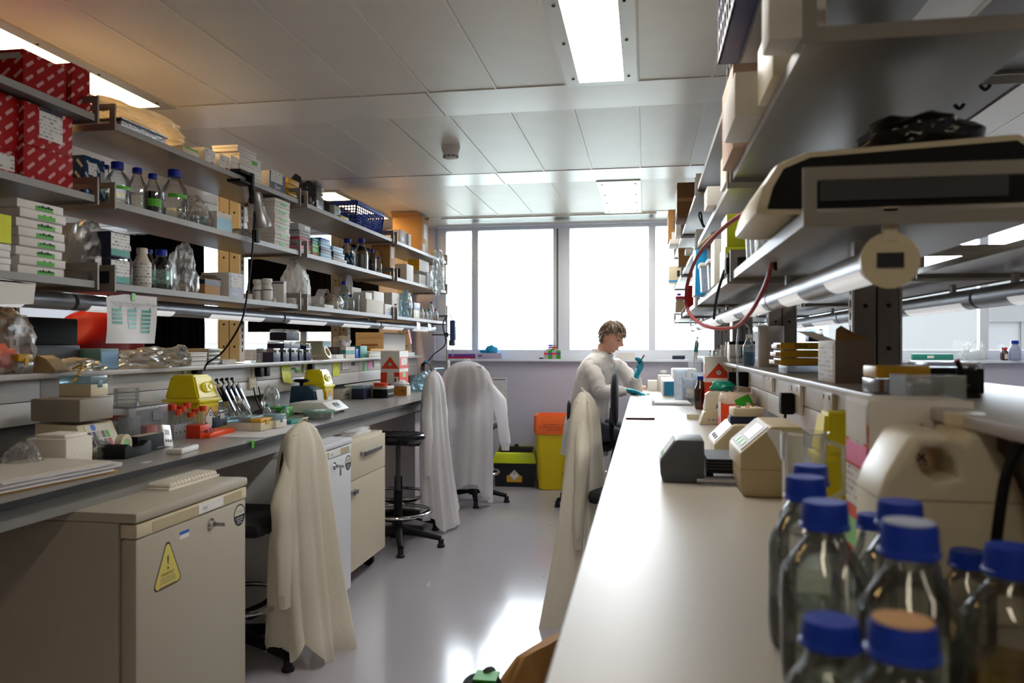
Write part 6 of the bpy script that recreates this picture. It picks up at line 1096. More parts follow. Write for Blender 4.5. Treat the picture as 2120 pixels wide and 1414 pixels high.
carton('white_tub', 'white lidded tub behind the blue file on the bottom right shelf', 'tub', (.25, .38, 2.95, 3.1, ZCC, ZCC + .17), 'white', bev=.006)
for i in range(2): t = thing('plastic_tub', ['nearer', 'farther'][i] + ' clear white-topped tub next to the blue file', 'tub', (.285 - .02 * i, 3.2 + .13 * i, ZCC)); b = B(); tub(b, [(0, .035, .045), (.10, .04, .05)], 'plastic_frost', .01, 3); b.obj('body', t); b = B(); b.box(-.045, .045, -.055, .055, .101, .118, 'white', .004); b.obj('lid', t)
carton('magazine_file', 'bright blue magazine file on the bottom right shelf', 'file', (.215, .27, 3.5, 3.7, ZCC, ZCC + .2), 'bright_blue', tp=.004); b = B(); b.tube([(.0, 0, 0), (.05, -.1, .04), (.12, -.2, .06)], .008, 'beige'); b.obj('rolled_paper', loc=(.23, 3.5, ZCC + .21), label='roll of brown paper lying over the blue file', cat='paper roll')
bottle('reagent_bottle', 'bottle with red lid at the window end of the bottom right shelf', .235, 5.4, ZCC, .11, .035, cap='crimson', gl='beige', neck=.9, capr=.98); bottle('reagent_bottle', 'purple capped bottle at the window end of the bottom right shelf', .25, 6.0, ZCC, .17, .03, cap='purple', gl='plastic'); carton('black_case', 'thin dark case at the third bay of the bottom right shelf', 'case', (.245, .29, 4.85, 4.95, ZCC, ZCC + .14), 'red_dark')
b = B(); b.grid(lambda s, q: (.02 - .05 * math.sin(s * 2.2) , .05 * q, .06 - .16 * s), 8, 1, 'white'); b.obj('paper_strip', loc=(.235, 5.1, ZCC - .03), label='white paper strip curling off the bottom right shelf edge', cat='paper')
# slim cream apparatus with black side, lying across the near end of the bottom right shelf
t = thing('gel_dryer', 'long cream and black apparatus lying on the near bottom right shelf', 'instrument', (.0, 1.40, ZCC)); y0, y1 = .03, .36
prof = [(.19, .012), (.203, .06), (.228, .100), (.28, .120), (.62, .137), (.645, .12), (.645, .012), (.30, .010), (.23, .008)]
b = B(); b.prism(prof, 'y', y0, y1, 'cream', .012); b.obj('shell', t)
b = B(); inn = [(.212, .02), (.222, .058), (.24, .09), (.285, .108), (.615, .123), (.632, .11), (.632, .02), (.3, .018)]; b.prism(inn, 'y', y0 - .002, y0 + .004, 'black'); b.obj('side_panel', t)
b = B(); b.box(.28, .60, y0 + .01, y1 - .02, 0.0, .012, 'dark_grey', .004); b.obj('base', t); b = B(); b.box(.30, .60, y0 - .006, y0 - .002, .03, .065, 'dark_grey'); b.obj('vent_panel', t)
crumple('white_bag', 'white plastic bag tied with red tubing at the end of the cream apparatus', 'bag', (.29, 1.92, ZCC), (.035, .06, .10), 'bag', 91, .3)
for i in range(3): b = B(); b.lathe([(.026, 0), (.03, .09), (.032, .092)], 'plastic_frost', n=20, cap=False); b.lathe([(.0, .001), (.026, .001)], 'plastic_frost', n=20, cap=False); b.obj('plastic_cup', loc=(.30, 2.04 + .085 * i, ZCC), label=['nearest', 'middle', 'farthest'][i] + ' clear plastic cup beside the tied white bag', cat='cup', group='plastic cups on the bottom right shelf')
crumple('black_bag', 'black glossy bag lying on top of the cream apparatus', 'bag', (.50, 1.56, ZCC + .132), (.095, .09, .045), 'black_gloss', 93, .35); b = B(); b.cyl((-.09, 0, .02), (.09, .1, .035), .024, 'alu', n=18); b.obj('metal_tube', loc=(.38, 1.70, ZCC + .118), label='short silver tube beside the black bag', cat='tube')
P = [(1556, 432, 1.9), (1500, 470, 2.1), (1445, 530, 2.4), (1421, 600, 2.6), (1428, 650, 2.6), (1470, 678, 2.4), (1530, 672, 2.2), (1580, 600, 2.0), (1610, 500, 1.85)]
def at(u, v, d): t_ = (u - 1060) / F; return (d * (t_ * C_ - S_), d * (t_ * S_ + C_), ZC - (v - V0) * d / F)
cable('red_hose', 'red rubber hose looping down from the bottom right shelf', [at(*p) for p in P], .006, mat('hose_red', '9c2028', .45), 'hose')
for i, (a, bq) in enumerate((((1500, 560, 2.45), (1478, 660, 2.75)), ((1612, 520, 1.9), (1606, 560, 1.9)))): cable('thin_cable' if i else 'black_cable', ['black cord hanging below the lime green boxes', 'thin cord end beside the red hose'][i], [at(*a), at((a[0] + bq[0]) / 2 - 4, (a[1] + bq[1]) / 2, (a[2] + bq[2]) / 2), at(*bq)], .005, 'black')
for i, (u, v) in enumerate(((2028, 145), (1974, 184))):
    q = at(u, v, 1.75); cable('wall_hook', ['upper', 'lower'][i] + ' black hook hanging behind the top right shelves', [q, (q[0], q[1], q[2] - .03), (q[0] + .012, q[1], q[2] - .045), (q[0] + .022, q[1], q[2] - .035)], .004, 'black', 'hook', group='black hooks')
# ================================================================ right reagent ledge
x, y = onZ(1596, 764, ZL); t = thing('paper_roll', 'large grey paper roll standing upright on the right ledge', 'paper roll', (.56, onX(1596, .56) - .0, ZL)); b = B(); r = 26 * dep(.56, onX(1596, .56)) / F; b.lathe([(r * .4, 0), (r, 0), (r, .185), (r * .4, .185), (r * .4, 0)], 'grey_card', n=36, cap=False); b.obj('roll', t)
t = thing('folder_rack', 'stack of yellow folders in white racks on the right ledge', 'folders', (.47, 2.86, ZL))
for i in range(3): b = B(); b.box(.0, .145, 0, .16, .028 + i * .028, .052 + i * .028, 'yellow_deep', .002); f = b.obj('folder', t); b = B(); b.box(-.018 + .004 * i, .0, 0.02, .14, .032 + i * .028, .046 + i * .028, 'cream', .001); b.obj('tab', f)
b = B(); b.box(.02, .16, -.01, .17, 0, .026, 'plastic_frost', .002); b.obj('tray', t); text('DNA', .02, t, (.07, -.001, .095), RY, 'ink')
tipbox('small dark clear-lidded tip box on the yellow folders', (.56, .61, 2.84, 2.9, ZL + .026 + .085, ZL + .026 + .13), 'navy', 'plastic', .4, latch=0)
t = carton('cardboard_box', 'torn open brown grey carton on the right ledge beside the grey post', 'box', (.485, .58, 2.13, 2.33, ZL, ZL + .112), 'white_card', st=(('X', .1, .9, .1, .9, 'print_white'), ('y', 0, 1, 0, 1, mat('grey_brown', '9c8f82', .7))))
b = B(); b.quad([(-.047, -.1, .112), (-.047, .1, .112), (-.11, .1, .14), (-.1, -.09, .135)], 'grey_card'); b.obj('flap', t); b = B(); b.quad([(-.047, -.1, .112), (.03, -.1, .112), (.0, -.12, .125), (-.035, -.11, .15), (-.05, -.12, .14)], 'card'); b.obj('flap', t)
y = onX(1545, .56); t = carton('film_box', 'white black and teal laboratory film dispenser box on the right ledge', 'box', (.46, .60, y - .06, y + .06, ZL, ZL + .12), 'white', st=(('y', .0, 1, .85, 1, 'black'), ('y', .45, .8, .25, .75, 'teal'), ('y', .8, 1, .25, .8, 'black')), bev=.02); text('PARAFILM', .026, t, (-.01, -.0625, .03), RY, 'ink')
x, y = .50, onX(1551, .50); t = bottle('wash_bottle', 'clear wash bottle with bright blue liquid on the right ledge', x - .02, y - .15, ZL, .15, .028, cap='white', gl='plastic', liq=.45, lm='bright_blue'); b = B(); b.tube([(0, 0, .14), (0, 0, .18), (-.02, -.01, .2), (-.05, -.03, .19), (-.06, -.05, .1), (-.055, -.05, -.12)], .005, 'plastic', 8); b.obj('spout_tube', t)
for i, (u, cap, h, lb) in enumerate([(1473, 'red', .055, 'red-capped small bottle'), (1488, 'white', .07, 'white-capped small bottle'), (1497, 'white', .10, 'tall white bottle'), (1507, 'white', .12, 'white plastic bottle next to the film box')]):
    y = onX(u, .52); bottle('small_bottle', lb + ' on the right ledge', .52, y, ZL, h, .022, cap=cap, gl='white' if i > 1 else 'plastic', group='small bottles on the right ledge', neck=.7, capr=.8)
y = onX(1480, .53); carton('white_block', 'small white box on the ledge before the fourth post', 'box', (.49, .56, 5.9, 6.02, ZL + .0, ZL + .06), 'white'); 
G = 'yellow-topped tip boxes on the near right ledge'
t = tipbox('yellow and clear tip box at the front of the near right ledge', (.455, .56, 1.66, 1.76, ZL, ZL + .058), 'plastic', 'yellow_deep', .45, group=G)
for k in range(6): b = B(); b.box(-.045 + .016 * k, -.037 + .016 * k, -.0515, -.05, .004, .03, 'card_dark'); b.obj('tip_row', t)
tipbox('black tip box with clear grid lid on the near right ledge', (.575, .68, 1.72, 1.86, ZL, ZL + .065), 'black', 'plastic', .2)
t = thing('clear_box', 'empty clear plastic box at the near right ledge edge', 'box', (.51, 1.53, ZL)); b = B()
for x0, x1, y0, y1 in ((-.05, -.048, -.04, .06), (.048, .05, -.04, .06), (-.05, .05, -.04, -.038), (-.05, .05, .058, .06)): b.box(x0, x1, y0, y1, 0, .045, 'plastic')
b.box(-.05, .05, -.04, .06, 0, .002, 'plastic'); b.obj('walls', t); b = B(); b.box(-.03, .0, -.02, .04, .003, .03, 'plastic_frost', .002); b.obj('insert', t)
# small black fitting on the ledge, built from a shrunken microscope shape
t = thing('valve_fitting', 'small black fitting with dark red and silver knobs on the near right ledge', 'fitting', (.60, 1.60, ZL), -.3); t.scale = (.21, .21, .19); b = B(); b.box(-.09, .11, -.1, .1, 0, .04, 'black', .01); b.obj('base', t); b = B(); b.prism([(.03, .04), (.1, .04), (.1, .24), (.05, .28), (-.08, .28), (-.08, .22), (.03, .2)], 'y', -.035, .035, 'black', .008); b.obj('arm', t); b = B(); b.box(-.09, .03, -.06, .06, .11, .13, 'dark_grey', .004); b.obj('cross_plate', t); b = B(); b.cyl((-.04, 0, .27), (-.07, -.02, .36), .022, 'black', n=18); b.cyl((-.07, -.02, .36), (-.075, -.023, .372), .026, 'red_dark', n=18); b.obj('red_knob', t); b = B(); b.cyl((-.04, 0, .22), (-.04, 0, .15), .018, 'chrome', n=16); b.obj('chrome_stem', t); b = B(); b.cyl((.075, 0, .28), (.075, 0, .325), .006, 'steel'); b.lathe([(.0, .325), (.035, .33), (.0, .338)], 'steel', (.075, 0, 0), n=18); b.obj('silver_knob', t)
t = thing('side_table', 'table with black edged pale top near the right window', 'table', (3.2, 6.3, 0)); b = B(); b.box(-.62, .8, -.5, .4, .862, .9, 'bench_right'); b.obj('worktop', t); b = B(); b.box(-.625, .8, -.505, -.5, .858, .9, 'bench_edge'); b.box(-.625, -.62, -.5, .4, .858, .9, 'bench_edge'); b.obj('edge_band', t)
for sx in (-.55, .7):
    for sy in (-.42, .32): b = B(); b.box(sx - .02, sx + .02, sy - .02, sy + .02, 0, .86, 'frame_grey'); b.obj('leg', t)
# right window sill
x0, x1 = sill(1890), sill(1976); carton('glove_box', 'teal green flat box on the right window sill', 'box', (x0, x1, 7.302, 7.345, zs, zs + .055), 'teal', bev=.012, st=(('y', .36, .52, .3, .7, 'white'),)); crumple('plastic_bag', 'white plastic bag slumped on the right window sill', 'bag', (sill(2018), 7.325, zs), (.10, .03, .10), 'bag', 95, .45); bottle('small_bottle', 'amber red-capped bottle on the right window sill', sill(2083), 7.325, zs, .11, .03, cap='red', gl='amber', neck=.6, capr=.75, lbl=(.1, .5, 'paper')); bottle('small_bottle', 'grey blue-capped bottle on the right window sill', sill(2104), 7.315, zs, .17, .045, cap='blue_cap', gl='pale_slate', neck=.6, capr=.7)
# ================================================================ sockets on the right trunking
XPR = .519
def rsocket(label, u0, u1, v0, v1, plugs=0):
    ya, yb = onX(u1, XPR), onX(u0, XPR); z1 = min(vz(v0, XPR, ya), 1.165); z0 = max(vz(v1, XPR, ya), 1.01); h = (z1 - z0) / 2; L = abs(yb - ya) / 2; t = thing('wall_socket', label, 'socket', (XPR, (ya + yb) / 2, (z0 + z1) / 2), group='sockets on the right trunking')
    b = B(); b.box(-.012, 0, -L, L, -h, h, 'white_gloss', .003); b.obj('plate', t)
    for sg in (-1, 1): k = B(); k.box(-.015, -.012, sg * L * .5 - .006, sg * L * .5 + .006, h * .45, h * .75, 'white'); k.obj('rocker', t)
    if plugs: p = B(); p.box(-.06, -.013, -.026, .026, -h * 1.1, h * .3, 'black', .008); o = p.obj('plug', t); k = B(); k.tube([(-.04, 0, -h), (-.045, .01, -h - .05), (-.03, .03, -h - .1)], .005, 'black'); k.obj('flex', o)
rsocket('white double socket on the right trunking below the yellow folders', 1584, 1604, 777, 812); rsocket('white socket with a black plug on the right trunking', 1640, 1664, 795, 860, 1); rsocket('white socket with a red light on the right trunking near the carton', 1708, 1732, 812, 880)
for i, (u, v) in enumerate(((1520, 785), (1540, 786))): y = onX(u, .50); z = vz(v, .5, y); t = thing('mains_adapter', ['black plug adapter behind the biohazard carton', 'larger black mains adapter right of the biohazard carton'][i], 'adapter', (.495, y, z)); b = B(); b.box(-.03, .023, -.035, .035, -.04, .04, 'black', .008); b.obj('body', t); b = B(); b.tube([(0, 0, -.04), (-.01, 0, -.09), (-.02, .02, -.12)], .004, 'black'); b.obj('flex', t)
cable('black_hose', 'thick black cable curving up the right trunking beside the white jug', [at(2140, 898, .98), at(2108, 925, .96), at(2083, 985, .95), at(2070, 1060, .95), at(2062, 1130, .96)], .0075, 'black')
# ================================================================ right bench top
# far end by the window
carton('carton', 'white carton with black mark at the far end of the right bench', 'carton', (.11, .21, 6.75, 6.95, .9, 1.03), 'white_card', st=(('y', .4, .6, .2, .3, 'ink'),)); carton('tissue_box', 'white tissue carton beside the blue glove box, far end of the right bench', 'box', (.02, .10, 6.72, 6.9, .9, .985), 'white_card'); carton('carton', 'salmon packet lying at the far end of the right bench', 'packet', (-.08, .005, 6.8, 7.0, .9, .93), mat('salmon', 'e3b6a4', .6)); carton('carton', 'large white tub behind the frosted containers', 'carton', (.22, .42, 6.6, 6.9, .9, 1.09), 'white', bev=.01)
bx = BX(1372, 821, 1398, 1361, 789); t = carton('glove_box', 'blue fronted glove box with tissue on top on the right bench', 'box', bx, 'white_card', st=(('y', .12, 1, .06, .95, mat('glove_box_blue', '1f86b4', .5), 'printed_face'), ('X', .2, .8, .2, .7, 'print_white'))); crumple('tissue', None, None, (0, .02, bx[5] - .9), (.04, .06, .025), 'paper', 101, .4, par=t)
X0 = .14
for i, (u, v, w_, h, lb) in enumerate([(1396, 828, .09, .21, 'left frosted plastic container on the right bench'), (1413, 832, .09, .16, 'middle frosted plastic container holding blue bottles'), (1433, 830, .08, .19, 'right frosted plastic container beside the biohazard carton')]):
    x, y = onZ(u, v, .9); t = thing('plastic_container', lb, 'container', (x + w_ / 2, y + .08 + .0 * i, .9), group='frosted containers on the right bench'); b = B(); tub(b, [(0, w_ / 2 - .004, .07), (h, w_ / 2, .075)], 'plastic_frost', .012, 3); b.obj('body', t); b = B(); tub(b, [(h - .008, w_ / 2 + .003, .078), (h + .004, w_ / 2 + .003, .078)], 'plastic_frost', .012, 3); b.obj('rim', t)
    if i: b = B(); b.box(-w_ * .38, w_ * .3, -.04, .04, .004, h * .6, mat('lavender', '8f98c0', .5), .01); b.obj('contents', t); b = B(); b.box(-.02, .03, -.074 - .002, -.07 - .002, .03, h * .55, 'print_white'); b.obj('label_sticker', t)
bottle('reagent_bottle', 'amber bottle with blue cap behind the frosted containers', .33, onX(1450, .33), .9, .20, .035, cap='blue_cap', gl='amber', neck=.5, capr=.55)
t = thing('pipette_stand', 'clear stand with a teal pipette near the window end of the right bench', 'pipette stand', (.38, 6.2, .9)); b = B(); b.box(-.05, .05, -.05, .05, 0, .01, 'plastic'); b.box(-.05, .05, .04, .05, .01, .28, 'plastic'); b.obj('stand', t)
pipette('teal pipette held upright in the clear stand', .36, 6.17, 1.10, (0, .15, 0), 'teal', .24); b = B(); b.tube([(.05 * math.cos(a * .35), .0, .05 * math.sin(a * .35)) for a in range(10)], .006, 'plastic', 8); b.obj('clear_hose', loc=(.42, 6.25, 1.30), label='clear bent hose arching over the teal pipette', cat='hose')
x0 = .35; y0 = 4.78; hazard_carton('tall red and white biohazard waste carton on the right bench', .352, .512, y0, y0 + .14, .9, vz(738, .35, y0) - .9, 'y', -1)
x, y = onZ(1350, 839, .9); t = thing('paper_tray', 'clear flat tray with papers on the right bench', 'tray', (x, y, .9)); b = B(); b.box(0, .26, 0, .34, 0, .004, 'plastic'); b.obj('tray_base', t)
for x0, x1, y0, y1 in ((0, .26, 0, .004), (0, .26, .336, .34), (0, .004, 0, .34), (.256, .26, 0, .34)): b = B(); b.box(x0, x1, y0, y1, .004, .022, 'plastic'); b.obj('rim', t)
b = B(); b.box(.02, .25, .04, .32, .0045, .012, 'paper', T=Matrix.Rotation(.03, 4, 'Z')); b.obj('paper_sheets', loc=(x, y, .9005), label='white papers lying in the clear flat tray', cat='papers')
x, y = onZ(1297, 868, .9); t = thing('smartphone', 'dark maroon phone lying at the front edge of the right bench', 'phone', (x + .07, y + .03, .9), .05); b = B(); b.box(-.075, .075, -.036, .036, .001, .009, mat('maroon', '4a1d22', .4), .003); b.obj('case', t); b = B(); b.box(-.072, .072, -.033, .033, .009, .0095, 'black_gloss'); b.obj('screen', t)
b = B(); b.box(-.012, .012, -.004, .004, 0, .008, 'teal', .002); b.obj('pen_lid', loc=(*onZ(1342, 817, .9), .9), label='tiny dark pen lid on the bench in front of the person', cat='cap')  # loose lid of a pen
# charging stand with grey white device
x, y = onZ(1448, 879, .9); t = thing('pipette_controller', 'beige pistol shaped controller standing on its base on the right bench', 'device', (x, y, .9)); b = B(); b.prism([(0, 0), (.135, 0), (.145, .075), (.05, .075), (.02, .06)], 'y', 0, .12, 'beige', .006); b.obj('base', t); b = B(); b.prism([(.035, .07), (.085, .07), (.09, .12), (.15, .125), (.16, .155), (.05, .16), (.03, .145)], 'y', .03, .09, mat('beige_light', 'c6bda8', .45), .006); b.obj('pistol', t); b = B(); b.prism([(.026, .05), (.034, .065), (.05, .155), (.035, .145), (.022, .08)], 'y', .035, .085, 'white', .003); b.obj('front_cover', t)
for k in range(3): b = B(); b.box(.04 + .02 * k, .052 + .02 * k, -.0015, 0, .02, .027, 'ink_grey'); b.obj('button', t)
crumple('green_glove', 'green crumpled glove lying over the pistol shaped controller', 'glove', (x + .12, y + .07, .9 + .163), (.06, .04, .03), mat('glove_green', '0f8a74', .35), 103, .35)
bx = (x + .10, x + .19, y + .2, y + .32, .9, 1.0); carton('carton', 'blue white box with red stripes behind the beige controller', 'carton', bx, 'white_card', st=(('y', 0, 1, .6, .85, 'blue_cap'), ('y', 0, .25, .15, .3, 'red'), ('y', 0, .25, .4, .55, 'red')))
b = B(); b.lathe([(.018, 0), (.03, 0), (.03, .022), (.018, .022), (.018, 0)], 'cream', n=24, cap=False); b.obj('tape_roll', loc=(*onZ(1434, 866, .9), .9), label='cream tape roll lying left of the beige controller', cat='tape roll')
x, y = .375, 3.72; t = thing('waste_box', 'open red and pink carton with a bag liner on the right bench', 'carton', (x, y, .9)); b = B(); b.box(-.03, .125, 0, .13, 0, .12, 'red_orange', .002); b.obj('body', t); b = B(); b.box(-.031, -.03, 0, .13, 0, .12, 'white'); b.obj('printed_side', t); b = B(); b.box(-.0316, -.031, .02, .11, .005, .05, 'pink'); b.obj('label_sticker', t)
b = B(); tub(b, [(.115, .078, .066), (.14, .08, .07), (.165, .07, .06), (.15, .05, .045)], 'bag_cream', .02, 4); b.obj('liner', t, loc=(.048, .065, 0)); b = B(); b.box(.02, .09, .02, .1, .13, .155, 'salmon', .01); b.obj('gloves', t)
b = B(); b.prism([(-.035, -.055), (.035, -.055), (.035, .055), (-.035, .055)], 'y', -.001, .001, 'grass_green', T=Matrix.Rotation(-.45, 4, 'Y')); b.prism([(-.02, -.03), (.0, -.035), (.012, -.01), (.025, .0), (.02, .02), (.008, .025), (.003, .01), (-.015, .008), (-.022, -.01)], 'y', -.0018, -.001, 'cream', T=Matrix.Rotation(-.45, 4, 'Y')); b.obj('green_card', loc=(x + .085, y - .012, 1.0), label='green card with a pale shape leaning on the red carton', cat='card')
t = thing('spray_bottle', 'blue bottle with beige trigger spray behind the red carton', 'bottle', (.49, 3.98, .9)); b = B(); tub(b, [(0, .035, .05), (.11, .035, .05), (.14, .018, .02)], mat('deep_blue', '1c4a8c', .35), .012, 3); b.obj('body', t); b = B(); b.prism([(-.02, .14), (.02, .14), (.02, .18), (-.06, .19), (-.065, .17), (-.02, .165)], 'y', -.014, .014, 'beige_light', .004); b.obj('spray_head', t); b = B(); b.tube([(-.03, 0, .165), (-.035, 0, .14), (.03, -.03, .06)], .006, 'beige_light'); b.obj('trigger', t)
crumple('blue_pack', 'small bright blue pack by the trunking behind the big beige instrument', 'pack', (.46, 3.35, .9), (.05, .05, .03), 'bright_blue', 107, .2)
# instruments: grey front block with gel bed, beige block, large beige block
def sloped(name, label, x, y, w, d, h, m, bandm, screen=None, seam=0, cut=.42, low=.55, nose=0):
    """bench instrument with a flat top sloping down to a control face towards the aisle"""
    t = thing(name, label, 'instrument', (x, y, .9)); b = B()
    b.prism([(.008, 0), (w, 0), (w, h), (w * cut, h), (0, h * low), (0, h * .2)], 'y', 0, d, m, .008); b.obj('housing', t)
    nx, nz = -(h - h * low), w * cut; a = math.atan2(nz, nx); T = Matrix.Translation((w * cut * .5, d / 2, h * (1 + low) / 2)) @ Matrix.Rotation(math.pi / 2 - a, 4, 'Y'); L = math.hypot(nx, nz)
    b = B(); b.box(-L * .44, L * .44, -d * .44, d * .44, .0005, .0025, bandm, T=T); p = b.obj('control_panel', t)
    if screen: b = B(); b.box(-L * .1, L * .36, -d * .32, d * .12, .0025, .0035, screen, T=T); b.obj('display', p)
    for k in range(3): b = B(); b.box(-L * .36, -L * .2, -d * .3 + k * d * .2, -d * .18 + k * d * .2, .0025, .004, 'ink' if bandm != 'grey_card' else 'green_light', T=T); b.obj('button', p)
    if seam: b = B(); b.box(-.0008, w + .0008, -.0008, d + .0008, h * seam, h * seam + .002, 'beige_dark'); b.obj('seam', t)
    b = B(); b.box(.015, w - .015, .01, d - .01, -.0, .004, 'dark_grey'); b.obj('base', t)
    return t
x, y = onZ(1367, 999, .9); sloped('power_supply', 'grey block instrument with sloped pale face, nearest on the right bench', x, y, .122, .15, .122, mat('slate_grey', '55585f', .45), 'grey_card', cut=.36, low=.5)
t = thing('gel_tank', 'black slatted gel bed on metal bars between the grey and beige instruments', 'tank', (.172, 2.24, .9)); b = B(); b.box(0, .10, 0, .2, .03, .07, 'black', .003); b.obj('tank', t)
for k in range(4): b = B(); b.box(-.002, .102, -.002, .202, .042 + k * .0085, .045 + k * .0085, 'dark_grey'); b.obj('fin', t)
for yy in (.0, .05): b = B(); b.cyl((-.03, yy - .02, .012), (.10, yy - .02, .012), .006, 'steel'); b.obj('metal_bar', t)
for xx in (.01, .09): b = B(); b.box(xx - .01, xx + .01, .05, .15, 0, .03, 'dark_grey'); b.obj('foot', t)
sloped('block_heater', 'smaller beige instrument with white sloped face, carrying the timer', .235, 2.78, .17, .26, .113, 'beige', 'white', None, cut=.4, low=.4)
b = B(); b.box(-.055, .055, -.04, .04, 0, .024, 'navy', .004); b.obj('black_case', loc=(.348, 2.86, 1.0135), label='dark blue case between the smaller beige instrument and the timer', cat='case')
t = thing('bench_timer', 'beige multi-button timer on the dark blue case', 'timer', (.35, 2.86, 1.0378), .1); b = B(); b.box(-.05, .055, -.04, .04, 0, .032, 'cream', .006); b.obj('case', t)
for i in range(3):
    for j in range(3): b = B(); b.box(-.035 + .03 * i, -.02 + .03 * i, -.028 + .02 * j, -.016 + .02 * j, .032, .0345, ['ink', 'red', 'white'][(i + j) % 3]); b.obj('button', t)
x, y = onZ(1549, 1029, .9); t = sloped('thermal_cycler', 'large beige instrument with grey sloped display, beside the clear beaker', x - .02, y, .155, .27, .182, 'beige', 'grey_card', 'white', .38, .5, .62)
b = B(); b.box(.03, .15, .01, .26, -.0, .0035, 'grass_green'); b.obj('green_foot_strip', t)
# beaker, sharps bin, carton, jug, bottles
t = thing('beaker', 'clear spouted plastic beaker behind the blue-capped bottles', 'beaker', (.325, 1.70, .9)); b = B(); b.lathe([(.038, 0), (.04, .01), (.046, .205), (.05, .21)], 'plastic', n=30, cap=False); b.lathe([(0, .002), (.038, .001)], 'plastic', n=30, cap=False); b.obj('body', t); b = B(); b.prism([(-.045, .15), (-.075, .212), (-.045, .21)], 'y', -.012, .012, 'plastic'); b.obj('spout', t); b = B(); b.tube([(.045, 0, .19), (.075, -.01, .18), (.078, -.01, .09), (.045, 0, .06)], .006, 'plastic'); b.obj('handle', t)
sharps('third yellow sharps bin on the right bench behind the clear beaker', .45, 1.92, math.pi / 2, .13, .11, .235)
y0 = 1.34; h = .30; hazard_carton('tall biohazard waste carton with pink side label behind the white jug', .357, .515, y0, y0 + .14, .9, h, 'y', -1)
tc = [o for o in bpy.data.objects if o.get('label', '').startswith('tall biohazard waste carton with pink')][0]
for nm, c0, c1, m in (('pink_label', .62, .74, 'pink'), ('green_label', .14, .3, 'green_light'), ('print_label', .38, .6, 'print_white'), ('gable_label', .76, .97, 'offwhite')): b = B(); b.box(-.0815, -.0805, -.065, .065, h * c0, h * c1, m); b.obj(nm, tc)
t = thing('jerrycan', 'white plastic jug with moulded handle behind the blue-capped bottles', 'jug', (.42, 1.235, .9)); hd = .068
mat('hdpe', 'd9d0b8', .4, sub=.15)
b = B(); prof = [(-.092, 0), (.092, 0), (.095, .012), (.095, .175), (.086, .2), (.072, .235), (.060, .245), (.060, .268), (.022, .268), (.016, .255), (-.01, .268), (-.04, .268), (-.055, .26), (-.085, .205), (-.095, .175), (-.095, .012)]
T = None; n = len(prof); hole = [(.008, .205), (.004, .228), (-.012, .245), (-.035, .245), (-.045, .232), (-.038, .212), (-.02, .198)]
import mathutils
def holed(b, outer, inner, y0, y1, m):
    k = b.mi(m); out = []
    for y in (y0, y1):
        vo = [b.bm.verts.new((p[0], y, p[1])) for p in outer]; vi = [b.bm.verts.new((p[0], y, p[1])) for p in inner]; es = [b.bm.edges.new((L[i], L[(i + 1) % len(L)])) for L in (vo, vi) for i in range(len(L))]
        r = bmesh.ops.triangle_fill(b.bm, edges=es, use_beauty=True, use_dissolve=False)
        for f in r['geom']:
            if isinstance(f, bmesh.types.BMFace): f.material_index = k
        out.append((vo, vi))
    for j in (0, 1):
        A, C = out[0][j], out[1][j]
        for i in range(len(A)): f = b.bm.faces.new((A[i], A[(i + 1) % len(A)], C[(i + 1) % len(A)], C[i])); f.material_index = k
holed(b, prof, hole, -hd, hd * .92, 'hdpe'); es = [e for e in b.bm.edges if len(e.link_faces) == 2 and e.calc_face_angle(0) > .9]; bmesh.ops.bevel(b.bm, geom=es, offset=.014, segments=4, profile=.5, affect='EDGES', clamp_overlap=True); b.obj('body', t, ang=50)
b = B(); b.lathe([(.024, .266), (.024, .272), (.027, .273), (.027, .29), (0, .292)], 'hdpe', (.041, 0, 0), n=24); b.obj('cap', t); b = B(); b.box(-.0955, .0955, -hd - .0008, hd * .92 + .0008, .172, .1735, 'beige_dark'); b.obj('seam', t)
GBR = 'blue-capped glass bottles in the foreground'
mat('cap_blue_big', '0c36a8', .4, var=.04); clear('glass_near', 'fbfdfd', .2, .015, edge='dce4e4')
for lb, x, y, h, r, liq in [('blue-capped bottle farthest back on the left of the foreground group', .245, 1.23, .209, .047, .3), ('blue-capped bottle between the farthest and the front left tall bottle', .205, 1.06, .219, .047, .25), ('tall blue-capped bottle with printed label, front left of the foreground group', .20, .927, .213, .048, .45),
    ('blue-capped bottle right in front of the white jug', .297, .985, .205, .046, .3), ('short blue-capped bottle squeezed between the tall ones, by the jug', .298, 1.10, .165, .03, .3), ('tall blue-capped bottle with white worn cap top, middle of the foreground', .24, .77, .226, .048, .5),
    ('small blue-capped bottle in the very front left', .159, .715, .151, .036, .4), ('short bottle with tan topped blue cap, front middle', .195, .64, .178, .042, .4), ('blue-capped bottle of yellowish liquid at the right edge of the photo', .371, .875, .183, .046, .35), ('small blue-capped bottle behind the right edge bottle', .405, 1.075, .128, .032, .4)]:
    cr = .027 / r if r > .04 else .72
    t = bottle('lab_bottle', lb, x, y, .9, h, r, cap='cap_blue_big', gl='glass_near', liq=liq, lm='liquid_yellow' if 'yellowish' in lb else 'liquid', group=GBR, neck=min(.5, .019 / r), capr=min(.75, cr * .95), rib=1, lbl=(.3, .52, 'print_clear') if 'printed label' in lb and 'print_clear' in MATS else None)
    if 'tan topped' in lb or 'white worn' in lb: q = B(); rr = r * min(.75, cr * .95) * .86; q.lathe([(rr, h + .0002), (rr, h + .0012), (0, h + .0012)], 'card_light' if 'tan' in lb else 'pale_slate', n=26); q.obj('cap_disc', t)
    n_ = B(); nr = r * min(.5, .019 / r); n_.lathe([(nr * 1.12, h * .80), (nr * 1.18, h * .81), (nr * 1.12, h * .825)], 'glass_near', n=28, cap=False); n_.obj('pour_ring', t)
